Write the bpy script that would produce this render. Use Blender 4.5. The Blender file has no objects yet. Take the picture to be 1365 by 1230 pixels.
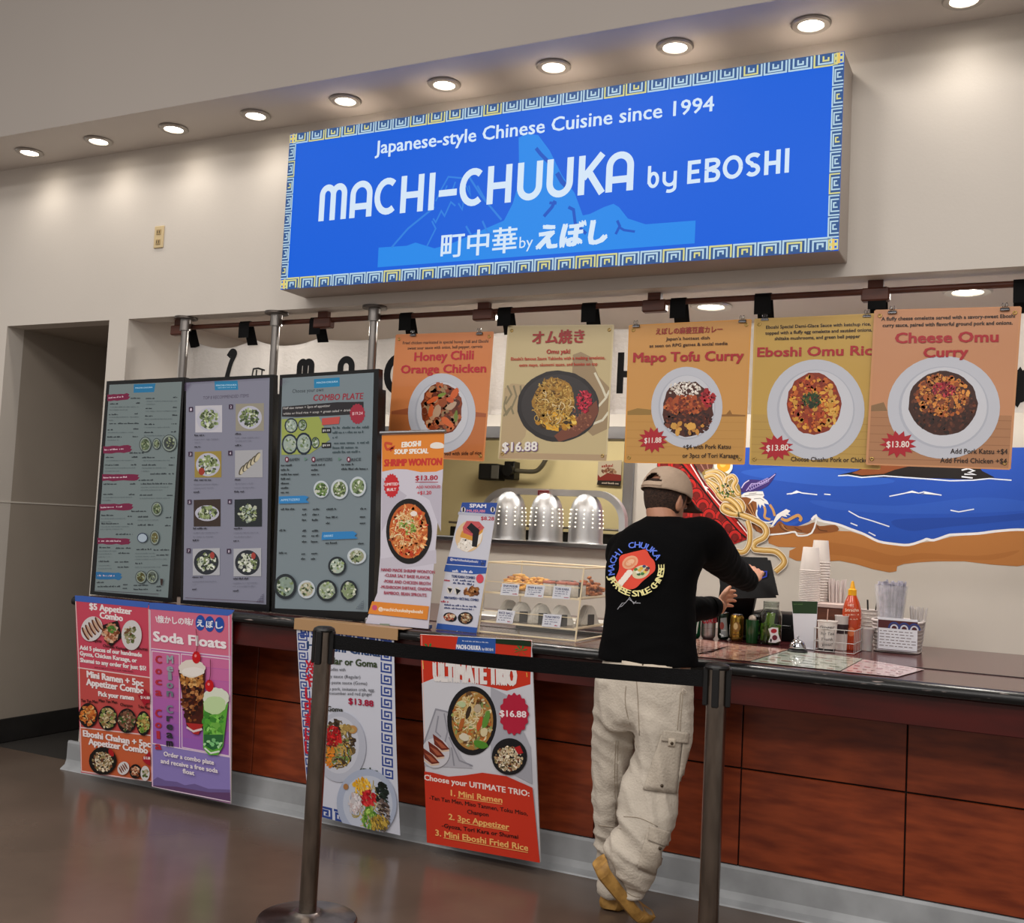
import bpy, bmesh, math, random
from mathutils import Vector, Matrix, noise
import numpy as np
random.seed(7)
SC = bpy.context.scene
COL = SC.collection
V = Vector
# ---------------------------------------------------------------- camera
YAW, PITCH, ROLL, FPX = -0.46399583, 0.06209741, 0.049352, 1420.0
CAM = V((0, 0, 1.45))
def cam_axes():
    cy, sy, cp, sp = math.cos(YAW), math.sin(YAW), math.cos(PITCH), math.sin(PITCH)
    f = V((sy*cp, cy*cp, sp)); r = V((cy, -sy, 0)); u = r.cross(f)
    cr, sr = math.cos(ROLL), math.sin(ROLL)
    return r*cr + u*sr, u*cr - r*sr, f
CR, CU, CF = cam_axes()
cd = bpy.data.cameras.new('camera'); cam = bpy.data.objects.new('camera', cd); COL.objects.link(cam)
M = Matrix((CR, CU, -CF)).transposed().to_4x4(); M.translation = CAM
cam.matrix_world = M
cd.sensor_fit = 'HORIZONTAL'; cd.sensor_width = 36; cd.lens = FPX/1365*36; cd.clip_start = 0.05
SC.camera = cam
# ---------------------------------------------------------------- light
SC.view_settings.view_transform = 'Standard'; SC.view_settings.look = 'None'
SC.view_settings.gamma = 1; SC.view_settings.use_curve_mapping = False
SC.view_settings.exposure = 0.45
wd = bpy.data.worlds.new('hall_air'); SC.world = wd; wd.use_nodes = True
wd.node_tree.nodes['Background'].inputs[0].default_value = (1.0, 0.945, 0.90, 1)
wd.node_tree.nodes['Background'].inputs[1].default_value = 0.36
def area(name, loc, size, power, col=(1, 0.95, 0.90), rot=(0, 0, 0)):
    l = bpy.data.lights.new(name, 'AREA'); l.shape = 'RECTANGLE'; l.size, l.size_y = size
    l.energy = power; l.color = col
    o = bpy.data.objects.new(name, l); o.location = loc; o.rotation_euler = rot; COL.objects.link(o); return o
for i, (x, y, p) in enumerate([(-7, 0.3, 26), (-3.2, 0.2, 60), (0.6, 0.4, 60), (-5.5, -3, 110), (-1.5, -3, 110), (2.5, -3, 90)]):
    area('added_hall_fill', (x, y, 5.2), (1.6, 1.6), p)  # added unseen lamps, set out front to brighten posters and facade
# lights of the serving area behind the counter
for x in (-2.50, -1.42, -0.30, -3.6):
    area('serving_light', (x, 4.92, 2.54), (0.2, 0.2), 8, (1, 0.95, 0.88))
area('kitchen_light', (-2.9, 6.6, 2.5), (1.2, 0.4), 16, (1, 0.9, 0.72))
# ---------------------------------------------------------------- helpers
def lin(c):
    if isinstance(c, str):
        c = c.lstrip('#'); c = [int(c[i:i+2], 16)/255 for i in (0, 2, 4)]
    return tuple((x/12.92 if x <= 0.04045 else ((x+0.055)/1.055)**2.4) for x in c[:3])
MATS = {}
def mat(name, col='#888888', rough=0.5, metal=0.0, spec=0.5, bump=0.0, bscale=40, var=0.0, vscale=3.0,
        emit=None, estr=0.0, trans=0.0, ior=1.45, alpha=1.0, coat=0.0, stretch=None, col2=None, sss=0.0, detail=5):
    if name in MATS: return MATS[name]
    m = bpy.data.materials.new(name); m.use_nodes = True; MATS[name] = m
    nt = m.node_tree; b = nt.nodes['Principled BSDF']; N = nt.nodes.new; L = nt.links.new
    c = lin(col)
    b.inputs['Base Color'].default_value = (*c, 1); b.inputs['Roughness'].default_value = rough
    b.inputs['Metallic'].default_value = metal; b.inputs['Specular IOR Level'].default_value = spec
    b.inputs['Transmission Weight'].default_value = trans; b.inputs['IOR'].default_value = ior
    b.inputs['Alpha'].default_value = alpha; b.inputs['Coat Weight'].default_value = coat
    if sss: b.inputs['Subsurface Weight'].default_value = sss; b.inputs['Subsurface Scale'].default_value = 0.01
    if emit: b.inputs['Emission Color'].default_value = (*lin(emit), 1); b.inputs['Emission Strength'].default_value = estr
    if var or bump or col2:
        tc = N('ShaderNodeTexCoord'); mp = N('ShaderNodeMapping'); L(tc.outputs['Object'], mp.inputs[0])
        if stretch: mp.inputs['Scale'].default_value = stretch
        if var or col2:
            n = N('ShaderNodeTexNoise'); n.inputs['Scale'].default_value = vscale; n.inputs['Detail'].default_value = detail
            L(mp.outputs[0], n.inputs[0]); r = N('ShaderNodeValToRGB'); L(n.outputs[0], r.inputs[0])
            c2 = lin(col2) if col2 else tuple(x*(1-var) for x in c)
            r.color_ramp.elements[0].position = 0.35; r.color_ramp.elements[1].position = 0.65
            r.color_ramp.elements[0].color = (*c2, 1); r.color_ramp.elements[1].color = (*c, 1)
            L(r.outputs[0], b.inputs['Base Color'])
        if bump:
            n2 = N('ShaderNodeTexNoise'); n2.inputs['Scale'].default_value = bscale; n2.inputs['Detail'].default_value = 4
            L(mp.outputs[0], n2.inputs[0]); bp = N('ShaderNodeBump'); bp.inputs['Strength'].default_value = bump
            bp.inputs['Distance'].default_value = 0.01
            L(n2.outputs[0], bp.inputs['Height']); L(bp.outputs[0], b.inputs['Normal'])
    return m
def printmat(name, rough=0.4, estr=0.0, bump=0.0, bscale=6, spec=0.5, coat=0.0):
    """flat print: the ink colour is stored face by face in the attribute Col"""
    m = mat(name, '#ffffff', rough, spec=spec, bump=bump, bscale=bscale, coat=coat)
    nt = m.node_tree; b = nt.nodes['Principled BSDF']
    if not any(n.type == 'ATTRIBUTE' for n in nt.nodes):
        a = nt.nodes.new('ShaderNodeAttribute'); a.attribute_name = 'Col'
        nt.links.new(a.outputs['Color'], b.inputs['Base Color'])
        if estr:
            nt.links.new(a.outputs['Color'], b.inputs['Emission Color']); b.inputs['Emission Strength'].default_value = estr
    return m
def wloc(o):
    return V((0, 0, 0)) if o is None else V(o['_w'])
def link(name, me, m=None, parent=None, label=None, cat=None, group=None, kind=None, smooth=False, org=None):
    """link mesh whose coordinates are world ones; parent's location is taken off"""
    o = bpy.data.objects.new(name, me); COL.objects.link(o)
    base = wloc(parent)
    if parent is None and org is not None: base = V(org)
    if base.length: me.transform(Matrix.Translation(-base))
    if parent: o.parent = parent
    elif org is not None: o.location = base
    o['_w'] = tuple(base)
    if m:
        for mm in (m if isinstance(m, (list, tuple)) else [m]): me.materials.append(mm)
    if smooth:
        me.polygons.foreach_set('use_smooth', [True]*len(me.polygons))
        if smooth == 'auto': me.set_sharp_from_angle(angle=math.radians(38))
    tag(o, label, cat, group, kind); return o
def tag(o, label=None, cat=None, group=None, kind=None):
    if label: o['label'] = label
    if cat: o['category'] = cat
    if group: o['group'] = group
    if kind: o['kind'] = kind
    return o
def thing(name, loc, label, cat, group=None):
    o = bpy.data.objects.new(name, None); COL.objects.link(o); o.location = loc; o['_w'] = tuple(loc)
    o.empty_display_size = 0.05
    return tag(o, label, cat, group)
def fin(name, bm, m=None, parent=None, **k):
    me = bpy.data.meshes.new(name); bm.to_mesh(me); bm.free(); return link(name, me, m, parent, **k)
def copy_tree(o, d, parent=None):
    c = o.copy(); COL.objects.link(c); c.parent = parent
    if parent is None: c.location = o.location + V(d); c['_w'] = tuple(c.location)
    for ch in list(o.children): copy_tree(ch, d, c)
    return c
B = bmesh.new
def box(bm, lo, hi, bev=0.0, seg=1, rot=None, piv=None):
    lo, hi = V(lo), V(hi); c = (lo+hi)/2; s = hi-lo
    r = bmesh.ops.create_cube(bm, size=1.0, matrix=Matrix.Translation(c) @ Matrix.Diagonal((*s, 1)))
    vs = r['verts']
    if bev:
        es = list({e for v in vs for e in v.link_edges})
        g = bmesh.ops.bevel(bm, geom=es, offset=bev, segments=seg, affect='EDGES', profile=0.5)
        vs = list({v for f in g['faces'] for v in f.verts} | {v for v in vs if v.is_valid})
    if rot is not None: bmesh.ops.rotate(bm, verts=vs, cent=V(piv) if piv is not None else c, matrix=rot)
    return vs
def cone(bm, p0, p1, r0, r1=None, n=20, caps=True):
    p0, p1 = V(p0), V(p1); r1 = r0 if r1 is None else r1; d = p1-p0
    q = d.to_track_quat('Z', 'Y').to_matrix().to_4x4()
    r = bmesh.ops.create_cone(bm, cap_ends=caps, segments=n, radius1=r0, radius2=r1, depth=d.length,
                              matrix=Matrix.Translation((p0+p1)/2) @ q)
    return r['verts']
def lathe(bm, prof, c, n=28, axis='Z', cap=False):
    """prof: (radius, height) pairs"""
    c = V(c); rings = []
    for r, h in prof:
        ring = []
        for i in range(n):
            a = 2*math.pi*i/n; p = V((r*math.cos(a), r*math.sin(a), h))
            if axis == 'Y': p = V((p.x, p.z, p.y))
            if axis == 'X': p = V((p.z, p.x, p.y))
            ring.append(bm.verts.new(c+p))
        rings.append(ring)
    for a, b in zip(rings, rings[1:]):
        for i in range(n):
            bm.faces.new((a[i], a[(i+1) % n], b[(i+1) % n], b[i]))
    if cap:
        bm.faces.new(rings[0][::-1]); bm.faces.new(rings[-1])
    return rings
def tube(bm, pts, r, n=10, caps=True):
    """round tube through the points; r a number or one radius per point"""
    pts = [V(p) for p in pts]; rs = r if isinstance(r, (list, tuple)) else [r]*len(pts); rings = []
    up = None
    for i, p in enumerate(pts):
        t = (pts[min(i+1, len(pts)-1)]-pts[max(i-1, 0)]).normalized()
        if up is None: up = t.orthogonal().normalized()
        up = (up - t*up.dot(t)).normalized(); s = t.cross(up)
        rings.append([bm.verts.new(p+(up*math.cos(2*math.pi*k/n)+s*math.sin(2*math.pi*k/n))*rs[i]) for k in range(n)])
    for a, b in zip(rings, rings[1:]):
        for i in range(n): bm.faces.new((a[i], a[(i+1) % n], b[(i+1) % n], b[i]))
    if caps: bm.faces.new(rings[0][::-1]); bm.faces.new(rings[-1])
    return rings
def spline(pts, k=8, closed=False):
    """Catmull-Rom through points of any dimension"""
    P = [np.array(p, float) for p in pts]; n = len(P); out = []
    rng = range(n) if closed else range(n-1)
    for i in rng:
        if closed: a, b, c, d = P[(i-1) % n], P[i], P[(i+1) % n], P[(i+2) % n]
        else: a, b, c, d = P[max(i-1, 0)], P[i], P[i+1], P[min(i+2, n-1)]
        for j in range(k):
            t = j/k
            out.append(0.5*((2*b)+(-a+c)*t+(2*a-5*b+4*c-d)*t*t+(-a+3*b-3*c+d)*t**3))
    if not closed: out.append(P[-1])
    return [tuple(float(v) for v in o) for o in out]
def ray(x, y): return CF*FPX + CR*(x-682.5) + CU*(615-y)
def atY(x, y, Yv): d = ray(x, y); return CAM + d*((Yv-CAM.y)/d.y)
def atZ(x, y, Zv): d = ray(x, y); return CAM + d*((Zv-CAM.z)/d.z)
def px(P):
    v = V(P)-CAM; z = v.dot(CF); return (682.5+FPX*v.dot(CR)/z, 615-FPX*v.dot(CU)/z)
# ---------------------------------------------------------------- flat print
_tc = bpy.data.curves.new('lettering_tmp', 'FONT'); _tc.resolution_u = 2
_to = bpy.data.objects.new('lettering_tmp', _tc)
def text2d(s, bold=0.0, shear=0.0, space=1.0):
    _tc.body = s; _tc.size = 1; _tc.offset = bold; _tc.shear = shear; _tc.space_character = space
    _tc.resolution_u = 2
    me = _to.to_mesh(); vs = [(v.co.x, v.co.y) for v in me.vertices]; fs = [tuple(p.vertices) for p in me.polygons]
    _to.to_mesh_clear(); return vs, fs
class Board:
    """A printed sheet: prints are polygons laid a hair apart on its plane.
    Coordinates of the prints are photo pixels, carried onto the sheet's own plane."""
    def __init__(s, org, nrm, step=4e-5, bend=None, d0=2e-4, up=V((0, 0, 1))):
        s.o = V(org); s.n = V(nrm).normalized(); s.ex = up.cross(s.n).normalized(); s.ey = s.n.cross(s.ex)
        s.parts = {}; s.step = step; s.d = d0; s.bend = bend; s.sub = 0; s.clip = None; s.grid = 0
    def m(s, x, y):
        d = ray(x, y); t = (s.o-CAM).dot(s.n)/d.dot(s.n); P = CAM+d*t-s.o
        return (P.dot(s.ex), P.dot(s.ey))
    def w(s, u, v, d): return s.o+s.ex*u+s.ey*v+s.n*d
    def face(s, part, uv, col, d=None):
        P = s.parts.setdefault(part, [[], [], []]); b = len(P[0])
        d = s.d if d is None else d
        P[0].extend((u, v, d) for u, v in uv); P[1].append(tuple(range(b, b+len(uv)))); P[2].append(lin(col) if isinstance(col, str) else col)
    def mesh(s, part, vs, fs, col):
        P = s.parts.setdefault(part, [[], [], []]); b = len(P[0]); c = lin(col) if isinstance(col, str) else col
        P[0].extend((u, v, s.d) for u, v in vs)
        for f in fs: P[1].append(tuple(i+b for i in f)); P[2].append(c)
    def up(s): s.d += s.step
    def poly(s, pts, col, part='print', uv=False):
        s.up(); s.face(part, [p if uv else s.m(*p) for p in pts], col)
    def blob(s, cx, cy, rx, ry, col, part='print', n=28, rot=0, jag=0.0, k=0, a0=0, a1=2*math.pi):
        s.up(); pts = []
        for i in range(n):
            a = a0+(a1-a0)*i/(n if a1-a0 > 6.28 else n-1); f = 1+jag*(random.random()-.5)
            if k: f = 1+jag*math.cos(k*a)
            x, y = rx*f*math.cos(a), ry*f*math.sin(a)
            pts.append(s.m(cx+x*math.cos(rot)-y*math.sin(rot), cy+x*math.sin(rot)+y*math.cos(rot)))
        s.face(part, pts, col)
    def burst(s, cx, cy, rx, ry, col, part='price_burst', k=12, inn=0.72, ph=0.2):
        s.up(); pts = []
        for i in range(2*k):
            a = ph+math.pi*i/k; f = 1 if i % 2 == 0 else inn
            pts.append(s.m(cx+rx*f*math.cos(a), cy+ry*f*math.sin(a)))
        # star shape as a fan
        c = s.m(cx, cy)
        for i in range(2*k): s.face(part, [c, pts[i], pts[(i+1) % (2*k)]], col)
    def crumbs(s, cx, cy, rx, ry, n, cols, size, part='dish_picture', asp=1.6, rot=None):
        """many small morsels of food inside an ellipse"""
        for i in range(n):
            a = random.random()*6.283; r = math.sqrt(random.random())
            x, y = cx+rx*r*math.cos(a), cy+ry*r*math.sin(a)
            w = size*(0.5+random.random()); h = w/(1+random.random()*(asp-1)*1.5)
            ro = random.random()*3.14 if rot is None else rot+random.uniform(-.3, .3)
            s.sub = (s.sub+1) % 10
            k = 6 if size < 4 else 8; pts = []
            for j in range(k):
                b = 6.283*j/k; f = random.uniform(.8, 1.15); X, Y = w*f*math.cos(b), h*f*math.sin(b)
                pts.append(s.m(x+X*math.cos(ro)-Y*math.sin(ro), y+X*math.sin(ro)+Y*math.cos(ro)))
            c = lin(random.choice(cols)); f = random.uniform(.75, 1.2)
            s.face(part, pts, tuple(q*f for q in c), s.d+s.step*(1+s.sub*0.5))
        s.d += s.step*6.5
    def strands(s, cx, cy, rx, ry, n, cols, wid, length, part='dish_picture'):
        for i in range(n):
            a = random.random()*6.283; r = math.sqrt(random.random())*.8
            x, y = cx+rx*r*math.cos(a), cy+ry*r*math.sin(a); an = random.random()*6.283; cu = random.uniform(-.6, .6)
            pts = [(x, y)]
            for j in range(5):
                an += cu; nx, ny = x+length*math.cos(an)/5, y+length*math.sin(an)/5
                if ((nx-cx)/rx)**2+((ny-cy)/ry)**2 > 1: break
                x, y = nx, ny; pts.append((x, y))
            if len(pts) > 1:
                s.d += s.step*.4; s.stroke(pts, wid, random.choice(cols), part, adv=False)
    def stroke(s, pts, wid, col, part='print', closed=False, adv=True, cap=False, w1=None):
        """line of given width (photo px); w1 the width at its end"""
        if adv: s.up()
        uv = [V(s.m(*p)) for p in pts]; n = len(uv)
        a = V(s.m(*pts[0])); k = (V(s.m(pts[0][0]+1, pts[0][1]))-a).length*.5+(V(s.m(pts[0][0], pts[0][1]+1))-a).length*.5
        s.ribbon(uv, wid*k/2, col, part, closed, None if w1 is None else w1*k/2)
    def ribbon(s, uv, h, col, part, closed=False, h1=None):
        n = len(uv); L, R = [], []
        for i, p in enumerate(uv):
            a = uv[(i-1) % n] if (closed or i > 0) else p; b = uv[(i+1) % n] if (closed or i < n-1) else p
            t0 = (p-a).normalized() if (p-a).length else (b-p).normalized()
            t1 = (b-p).normalized() if (b-p).length else t0
            t = (t0+t1); t = t.normalized() if t.length > 1e-6 else t0
            nn = V((-t.y, t.x)); c = max(0.5, t.dot(t0)); hh = h if h1 is None else h+(h1-h)*i/max(1, n-1)
            L.append(tuple(p+nn*hh/c)); R.append(tuple(p-nn*hh/c))
        vs = L+R; m = n if closed else n-1
        s.mesh(part, vs, [(i, (i+1) % n, n+(i+1) % n, n+i) for i in range(m)], col)
    def text(s, t, x1, y1, x2, y2, h, col, part='lettering', bold=0.012, shear=0.0, space=1.0, capk=0.73, adv=True, fit=True, vert=True):
        """baseline from (x1,y1) to (x2,y2), capitals h px tall; vert: letters stand along the sheet's own up"""
        if adv: s.up()
        if bold > .008:
            L_ = math.hypot(x2-x1, y2-y1); k_ = bold*.95*h/.73; ux, uy = (x2-x1)/L_*k_, (y2-y1)/L_*k_
            nx_, ny_ = -uy*.6, ux*.6
            for q_, w_ in ((-1, -1), (1, -1), (-1, 1), (1, 1), (0, 0)): s.text(t, x1+ux*q_+nx_*w_, y1+uy*q_+ny_*w_, x2+ux*q_+nx_*w_, y2+uy*q_+ny_*w_, h, col, part, 0, shear, space, capk, True, fit, vert)
            return
        vs, fs = text2d(t, 0, shear, space)
        if not vs: return
        xs = [v[0] for v in vs]; mn, mx = min(xs), max(xs)
        p, q = V(s.m(x1, y1)), V(s.m(x2, y2)); e = q-p; Ln = e.length; e.normalize()
        cx, cy = (x1+x2)/2, (y1+y2)/2
        hh = (V(s.m(cx, cy-h/2))-V(s.m(cx, cy+h/2))).length
        upv = V((-e.y, e.x))
        if vert and abs(e.x) > .8: upv = V((0, 1))
        sy = hh/capk; sx = Ln/(mx-mn)
        s.mesh(part, [tuple(p+e*((x-mn)*sx)+upv*(y*sy)) for x, y in vs], fs, col)
    def scribble(s, x1, y1, x2, y2, h, col, part='lettering', fill=0.9):
        """a line of print too small to read: word-long runs of tiny strokes"""
        s.up(); L = math.hypot(x2-x1, y2-y1); x = 0.0
        while x < L-1:
            w = random.uniform(3, 9)*h/2.2; w = min(w, L-x)
            k = 0.0
            while k < w-.3:
                cw = random.uniform(.35, .6)*h; hh = h*random.choice((.62, .62, .7, 1.0))
                f0, f1 = (x+k)/L, (x+min(k+cw, w))/L
                X0, Y0, X1, Y1 = x1+(x2-x1)*f0, y1+(y2-y1)*f0, x1+(x2-x1)*f1, y1+(y2-y1)*f1
                if random.random() < fill:
                    s.face(part, [s.m(X0, Y0), s.m(X1, Y1), s.m(X1, Y1-hh), s.m(X0, Y0-hh)], col)
                k += cw*1.25
            x += w+h*.55
    def uvg(s, cornersUV, i, j): pass
    def greek(s, x1, y1, x2, y2, size, n, col, part='key_border', wid=0.09, yellow=None, flip=1, inset=0.0):
        """row of n meander squares from (x1,y1) to (x2,y2) along the line's left side; size in px"""
        s.up()
        p, q = V(s.m(x1, y1)), V(s.m(x2, y2)); e = q-p; L = e.length; e.normalize(); nn = V((-e.y, e.x))*flip
        a = V(s.m((x1+x2)/2, (y1+y2)/2)); hh = size*(V(s.m((x1+x2)/2, (y1+y2)/2+1))-a).length if abs(e.x) > .5 else size*(V(s.m((x1+x2)/2+1, (y1+y2)/2))-a).length
        w = L/n
        K = [(0.08, 0.06), (0.08, .94), (.90, .94), (.90, .22), (.30, .22), (.30, .72), (.68, .72), (.68, .44), (.48, .44)]
        for i in range(n):
            pts = [p+e*(w*(i+kx))+nn*(hh*ky) for kx, ky in K]
            if i % 2 == 0 and yellow: pts = [p+e*(w*(i+1-kx))+nn*(hh*ky) for kx, ky in K]
            s.ribbon(pts, wid*min(w, hh)/2, col if not yellow or random.random() > .3 else yellow, part)
    def build(s, parent, m, names=None, **k):
        outs = []
        for part, (vs, fs, cs) in s.parts.items():
            me = bpy.data.meshes.new(part)
            if s.bend or s.clip:
                bm = B(); bv = [bm.verts.new(v) for v in vs]; cl = bm.loops.layers.float_color.new('Col')
                for f, c in zip(fs, cs):
                    try: ff = bm.faces.new([bv[i] for i in f])
                    except ValueError: continue
                    for l in ff.loops: l[cl] = (*c, 1)
                if s.clip:
                    Q = [V(s.m(*p)) for p in s.clip]; cen = sum(Q, V((0, 0)))/len(Q)
                    for a, c in zip(Q, Q[1:]+Q[:1]):
                        e = c-a; nn = V((e.y, -e.x)); nn = nn if nn.dot(cen-a) < 0 else -nn
                        bmesh.ops.bisect_plane(bm, geom=bm.verts[:]+bm.edges[:]+bm.faces[:], plane_co=(a.x, a.y, 0), plane_no=(nn.x, nn.y, 0), dist=1e-7, clear_outer=True)
                if s.bend:
                  kk = s.bend[1]; step = s.bend[2]
                  for ax in ((1, 0) if s.grid else (1,)):
                    if kk == 2 and ax == 1: continue
                    us = [v.co[ax] for v in bm.verts]
                    if not us: break
                    z = math.floor(min(us)/step)*step
                    while z < max(us):
                        bmesh.ops.bisect_plane(bm, geom=bm.verts[:]+bm.edges[:]+bm.faces[:], plane_co=(z if ax == 0 else 0, z if ax == 1 else 0, 0), plane_no=(ax == 0, ax == 1, 0), dist=1e-7)
                        z += step
                for v in bm.verts:
                    u, w_, d = v.co; v.co = s.w(u, w_, d+(s.bend[0](u, w_) if s.bend else 0))
                bm.to_mesh(me); bm.free()
            else:
                me.from_pydata([s.w(*v) for v in vs], [], fs)
                a = me.color_attributes.new('Col', 'FLOAT_COLOR', 'CORNER')
                arr = []
                for f, c in zip(fs, cs): arr.extend((*c, 1)*len(f))
                a.data.foreach_set('color', arr)
            outs.append(link(part, me, m, parent, **k))
        return outs
# ================================================================ structure
wallm = mat('white_wall_paint', '#cfc8bf', 0.55, bump=0.04, bscale=90, var=0.05, vscale=1.2)
bulkm = mat('bulkhead_paint', '#a39b94', 0.6, var=0.04, vscale=0.8)
YW = 4.33; ZC = 3.49; ZH = 2.515
def wallbox(name, lo, hi, m=wallm, kind='structure', **k):
    bm = B(); box(bm, lo, hi); return fin(name, bm, m, kind=kind, **k)
# floor
fm = mat('polished_concrete', '#6b5b50', 0.16, spec=0.55, var=0.3, vscale=1.4, bump=0.02, bscale=3)
nt = fm.node_tree; n = nt.nodes.new('ShaderNodeTexNoise'); n.inputs['Scale'].default_value = 2.2; n.inputs['Detail'].default_value = 6
mr = nt.nodes.new('ShaderNodeMapRange'); mr.inputs['To Min'].default_value = 0.10; mr.inputs['To Max'].default_value = 0.30
nt.links.new(n.outputs[0], mr.inputs[0]); nt.links.new(mr.outputs[0], nt.nodes['Principled BSDF'].inputs['Roughness'])
wallbox('floor', (-12, -7, -0.1), (5, 4.44, 0.0), fm)
wallbox('floor', (-5.62, 4.44, -0.1), (-4.77, 8.6, -0.001), mat('dark_mat', '#2c2926', 0.75, bump=0.3, bscale=120), label='dark floor covering inside the side passage')
wallbox('floor', (-4.65, 4.44, -0.1), (3, 8.6, -0.001), mat('kitchen_floor', '#5a4a42', 0.5))
# facade wall with two holes: built as one mesh of slabs
XL, XR = -12.0, 3.2
AX0, AX1, OX0, OX1 = -5.62, -4.77, -4.62, 2.6
for lo, hi in [((XL, YW, 0), (AX0, YW+.12, ZH)), ((AX1, YW, 0), (OX0, YW+.12, ZH)),
               ((OX1, YW, 0), (XR, YW+.12, ZH)), ((XL, YW, ZH), (XR, YW+.12, ZC))]:
    wallbox('wall_back', lo, hi)

# soffit with downlights and the bulkhead face above it
wallbox('ceiling', (XL, 3.91, ZC), (XR, 4.6, ZC+.08), mat('soffit_paint', '#d6d0ca', 0.6))
wallbox('trim_1', (XL, 3.909, ZC+.001), (XR, 3.99, ZC+2.4), bulkm, label='tall plain bulkhead face above the soffit')
# passage on the left
passage_dim = mat('passage_paint_dimmed', '#a0968a', .6, bump=.05, bscale=60, var=.06, vscale=2)  # wall colour darkened to imitate the dimmer light inside the passage
wallbox('wall_left', (AX0-.08, YW+.12, 0), (AX0, 8.6, 2.7), passage_dim)
wallbox('wall_right', (AX1, YW+.12, 0), (OX0, 8.6, 2.7), wallm)
wallbox('wall_far', (AX0, 8.5, 0), (AX1, 8.6, 2.7), wallm)
wallbox('ceiling', (AX0, YW+.12, ZH), (AX1, 8.6, ZH+.1), passage_dim)
bm = B(); box(bm, (AX0, YW+.02, 0), (AX0+.012, 8.5, .145), .004); 
fin('baseboard_left', bm, mat('dark_steel_base', '#4c4a49', 0.35, metal=.7, var=.3, vscale=5), kind='structure')
bm = B(); box(bm, (AX0, YW+.01, 1.452), (AX0+.004, 8.5, 1.46)); 
fin('trim_2', bm, mat('white_trim', '#d8d2c8', 0.5), kind='structure')
# low steel kerb at the facade, left of the alcove
bm = B(); box(bm, (XL, YW-.012, 0), (AX0, YW, .145), .003)
fin('baseboard_back', bm, MATS['dark_steel_base'], kind='structure')
# serving area behind the counter
YB = 5.50
WX0, WX1, WZ0, WZ1 = -3.9, -2.06, 1.385, 1.985
bm = B()
rw = mat('serving_wall', '#c6bfb5', 0.6, var=0.04)
for lo, hi in [((OX0, YB, 0), (WX0, YB+.1, 2.56)), ((WX1, YB, 0), (2.6, YB+.1, 2.56)),
               ((WX0, YB, WZ1), (WX1, YB+.1, 2.56)), ((WX0, YB, 0), (WX1, YB+.1, WZ0))]: box(bm, lo, hi)
fin('wall_serving', bm, rw, kind='structure')
wallbox('ceiling', (OX0, YW+.12, 2.56), (2.7, 8.0, 2.64), mat('serving_ceiling', '#cdc3b8', .5))
wallbox('wall_side', (2.5, YW+.12, 0), (2.6, 8.0, 2.56), rw)
wallbox('wall_kitchen', (OX0, 7.4, 0), (2.6, 7.5, 2.56), mat('kitchen_wall', '#d9cba0', .55, var=.08))
# steel frame round the pass-through window
stm = mat('brushed_steel', '#9a9a9c', 0.32, metal=1, bump=.03, bscale=30, stretch=(1, 1, 20))
t = thing('window_1', (WX0, YB, WZ0), 'steel framed pass window into the kitchen', None); tag(t, kind='structure')
bm = B(); box(bm, (WX0-.03, YB-.02, WZ1-.02), (WX1+.05, YB+.12, WZ1+.05), .004); fin('window_head', bm, stm, t)
bm = B(); box(bm, (WX1, YB-.02, WZ0-.05), (WX1+.06, YB+.12, WZ1+.05), .004); fin('window_jamb', bm, stm, t)
bm = B(); box(bm, (WX0-.03, YB-.03, WZ0-.03), (WX1+.05, YB+.12, WZ0), .006); fin('window_sill', bm, stm, t)
# ---- downlights
em = mat('lamp_disc', '#ffffff', .4, emit='#fff3e2', estr=14)
rim = mat('downlight_rim', '#b9b4ae', .3, metal=.6)
def downlight(x, y, z, r, power, label, group, first=[None]):
    t = thing('downlight', (x, y, z), label, 'downlight', group)
    bm = B(); lathe(bm, [(r*1.0, 0.0), (r*1.55, -.002), (r*1.62, -.006), (r*1.5, -.012), (r*1.05, -.012), (r, -.006), (r*.98, 0)], (x, y, z), 32)
    fin('rim', bm, rim, t, smooth='auto')
    bm = B(); lathe(bm, [(r, -.004), (r*.5, -.009), (0.0005, -.010)], (x, y, z), 32); fin('lamp_lens', bm, em, t, smooth=True)
    l = bpy.data.lights.new('downlight_lamp', 'SPOT'); l.energy = power; l.spot_size = math.radians(150); l.spot_blend = 1
    l.shadow_soft_size = .045; l.color = (1, .93, .84)
    o = bpy.data.objects.new('downlight_lamp', l); COL.objects.link(o); o.location = (x, y, z-.03)
names = ['first', 'second', 'third', 'fourth', 'fifth', 'sixth', 'seventh', 'eighth', 'ninth', 'tenth at the picture edge']
for i in range(10):
    x = -5.299+i*0.5562
    downlight(x, 4.138, ZC, .048, 3.4, 'round recessed downlight in the soffit, %s from the left' % names[i], 'downlights along the soffit')
downlight(5.299-4.743-0.5562*0+.3, 4.138, ZC, .048, 3.4, 'round recessed downlight past the right frame edge', 'downlights along the soffit')
for x, nm in ((-2.60, 'left, above the cream menu banner'), (-1.44, 'middle, above the mapo tofu curry banner'), (-.31, 'right, above the cheese omu curry banner')):
    z = 2.56
    q = {-2.60: (660, 421), -1.44: (948, 407), -.31: (1290, 387)}[x]; P = atZ(*q, z)
    downlight(P.x, P.y, z, .062, 9, 'round lit downlight in the serving ceiling, '+nm, 'serving area downlights')
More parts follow.
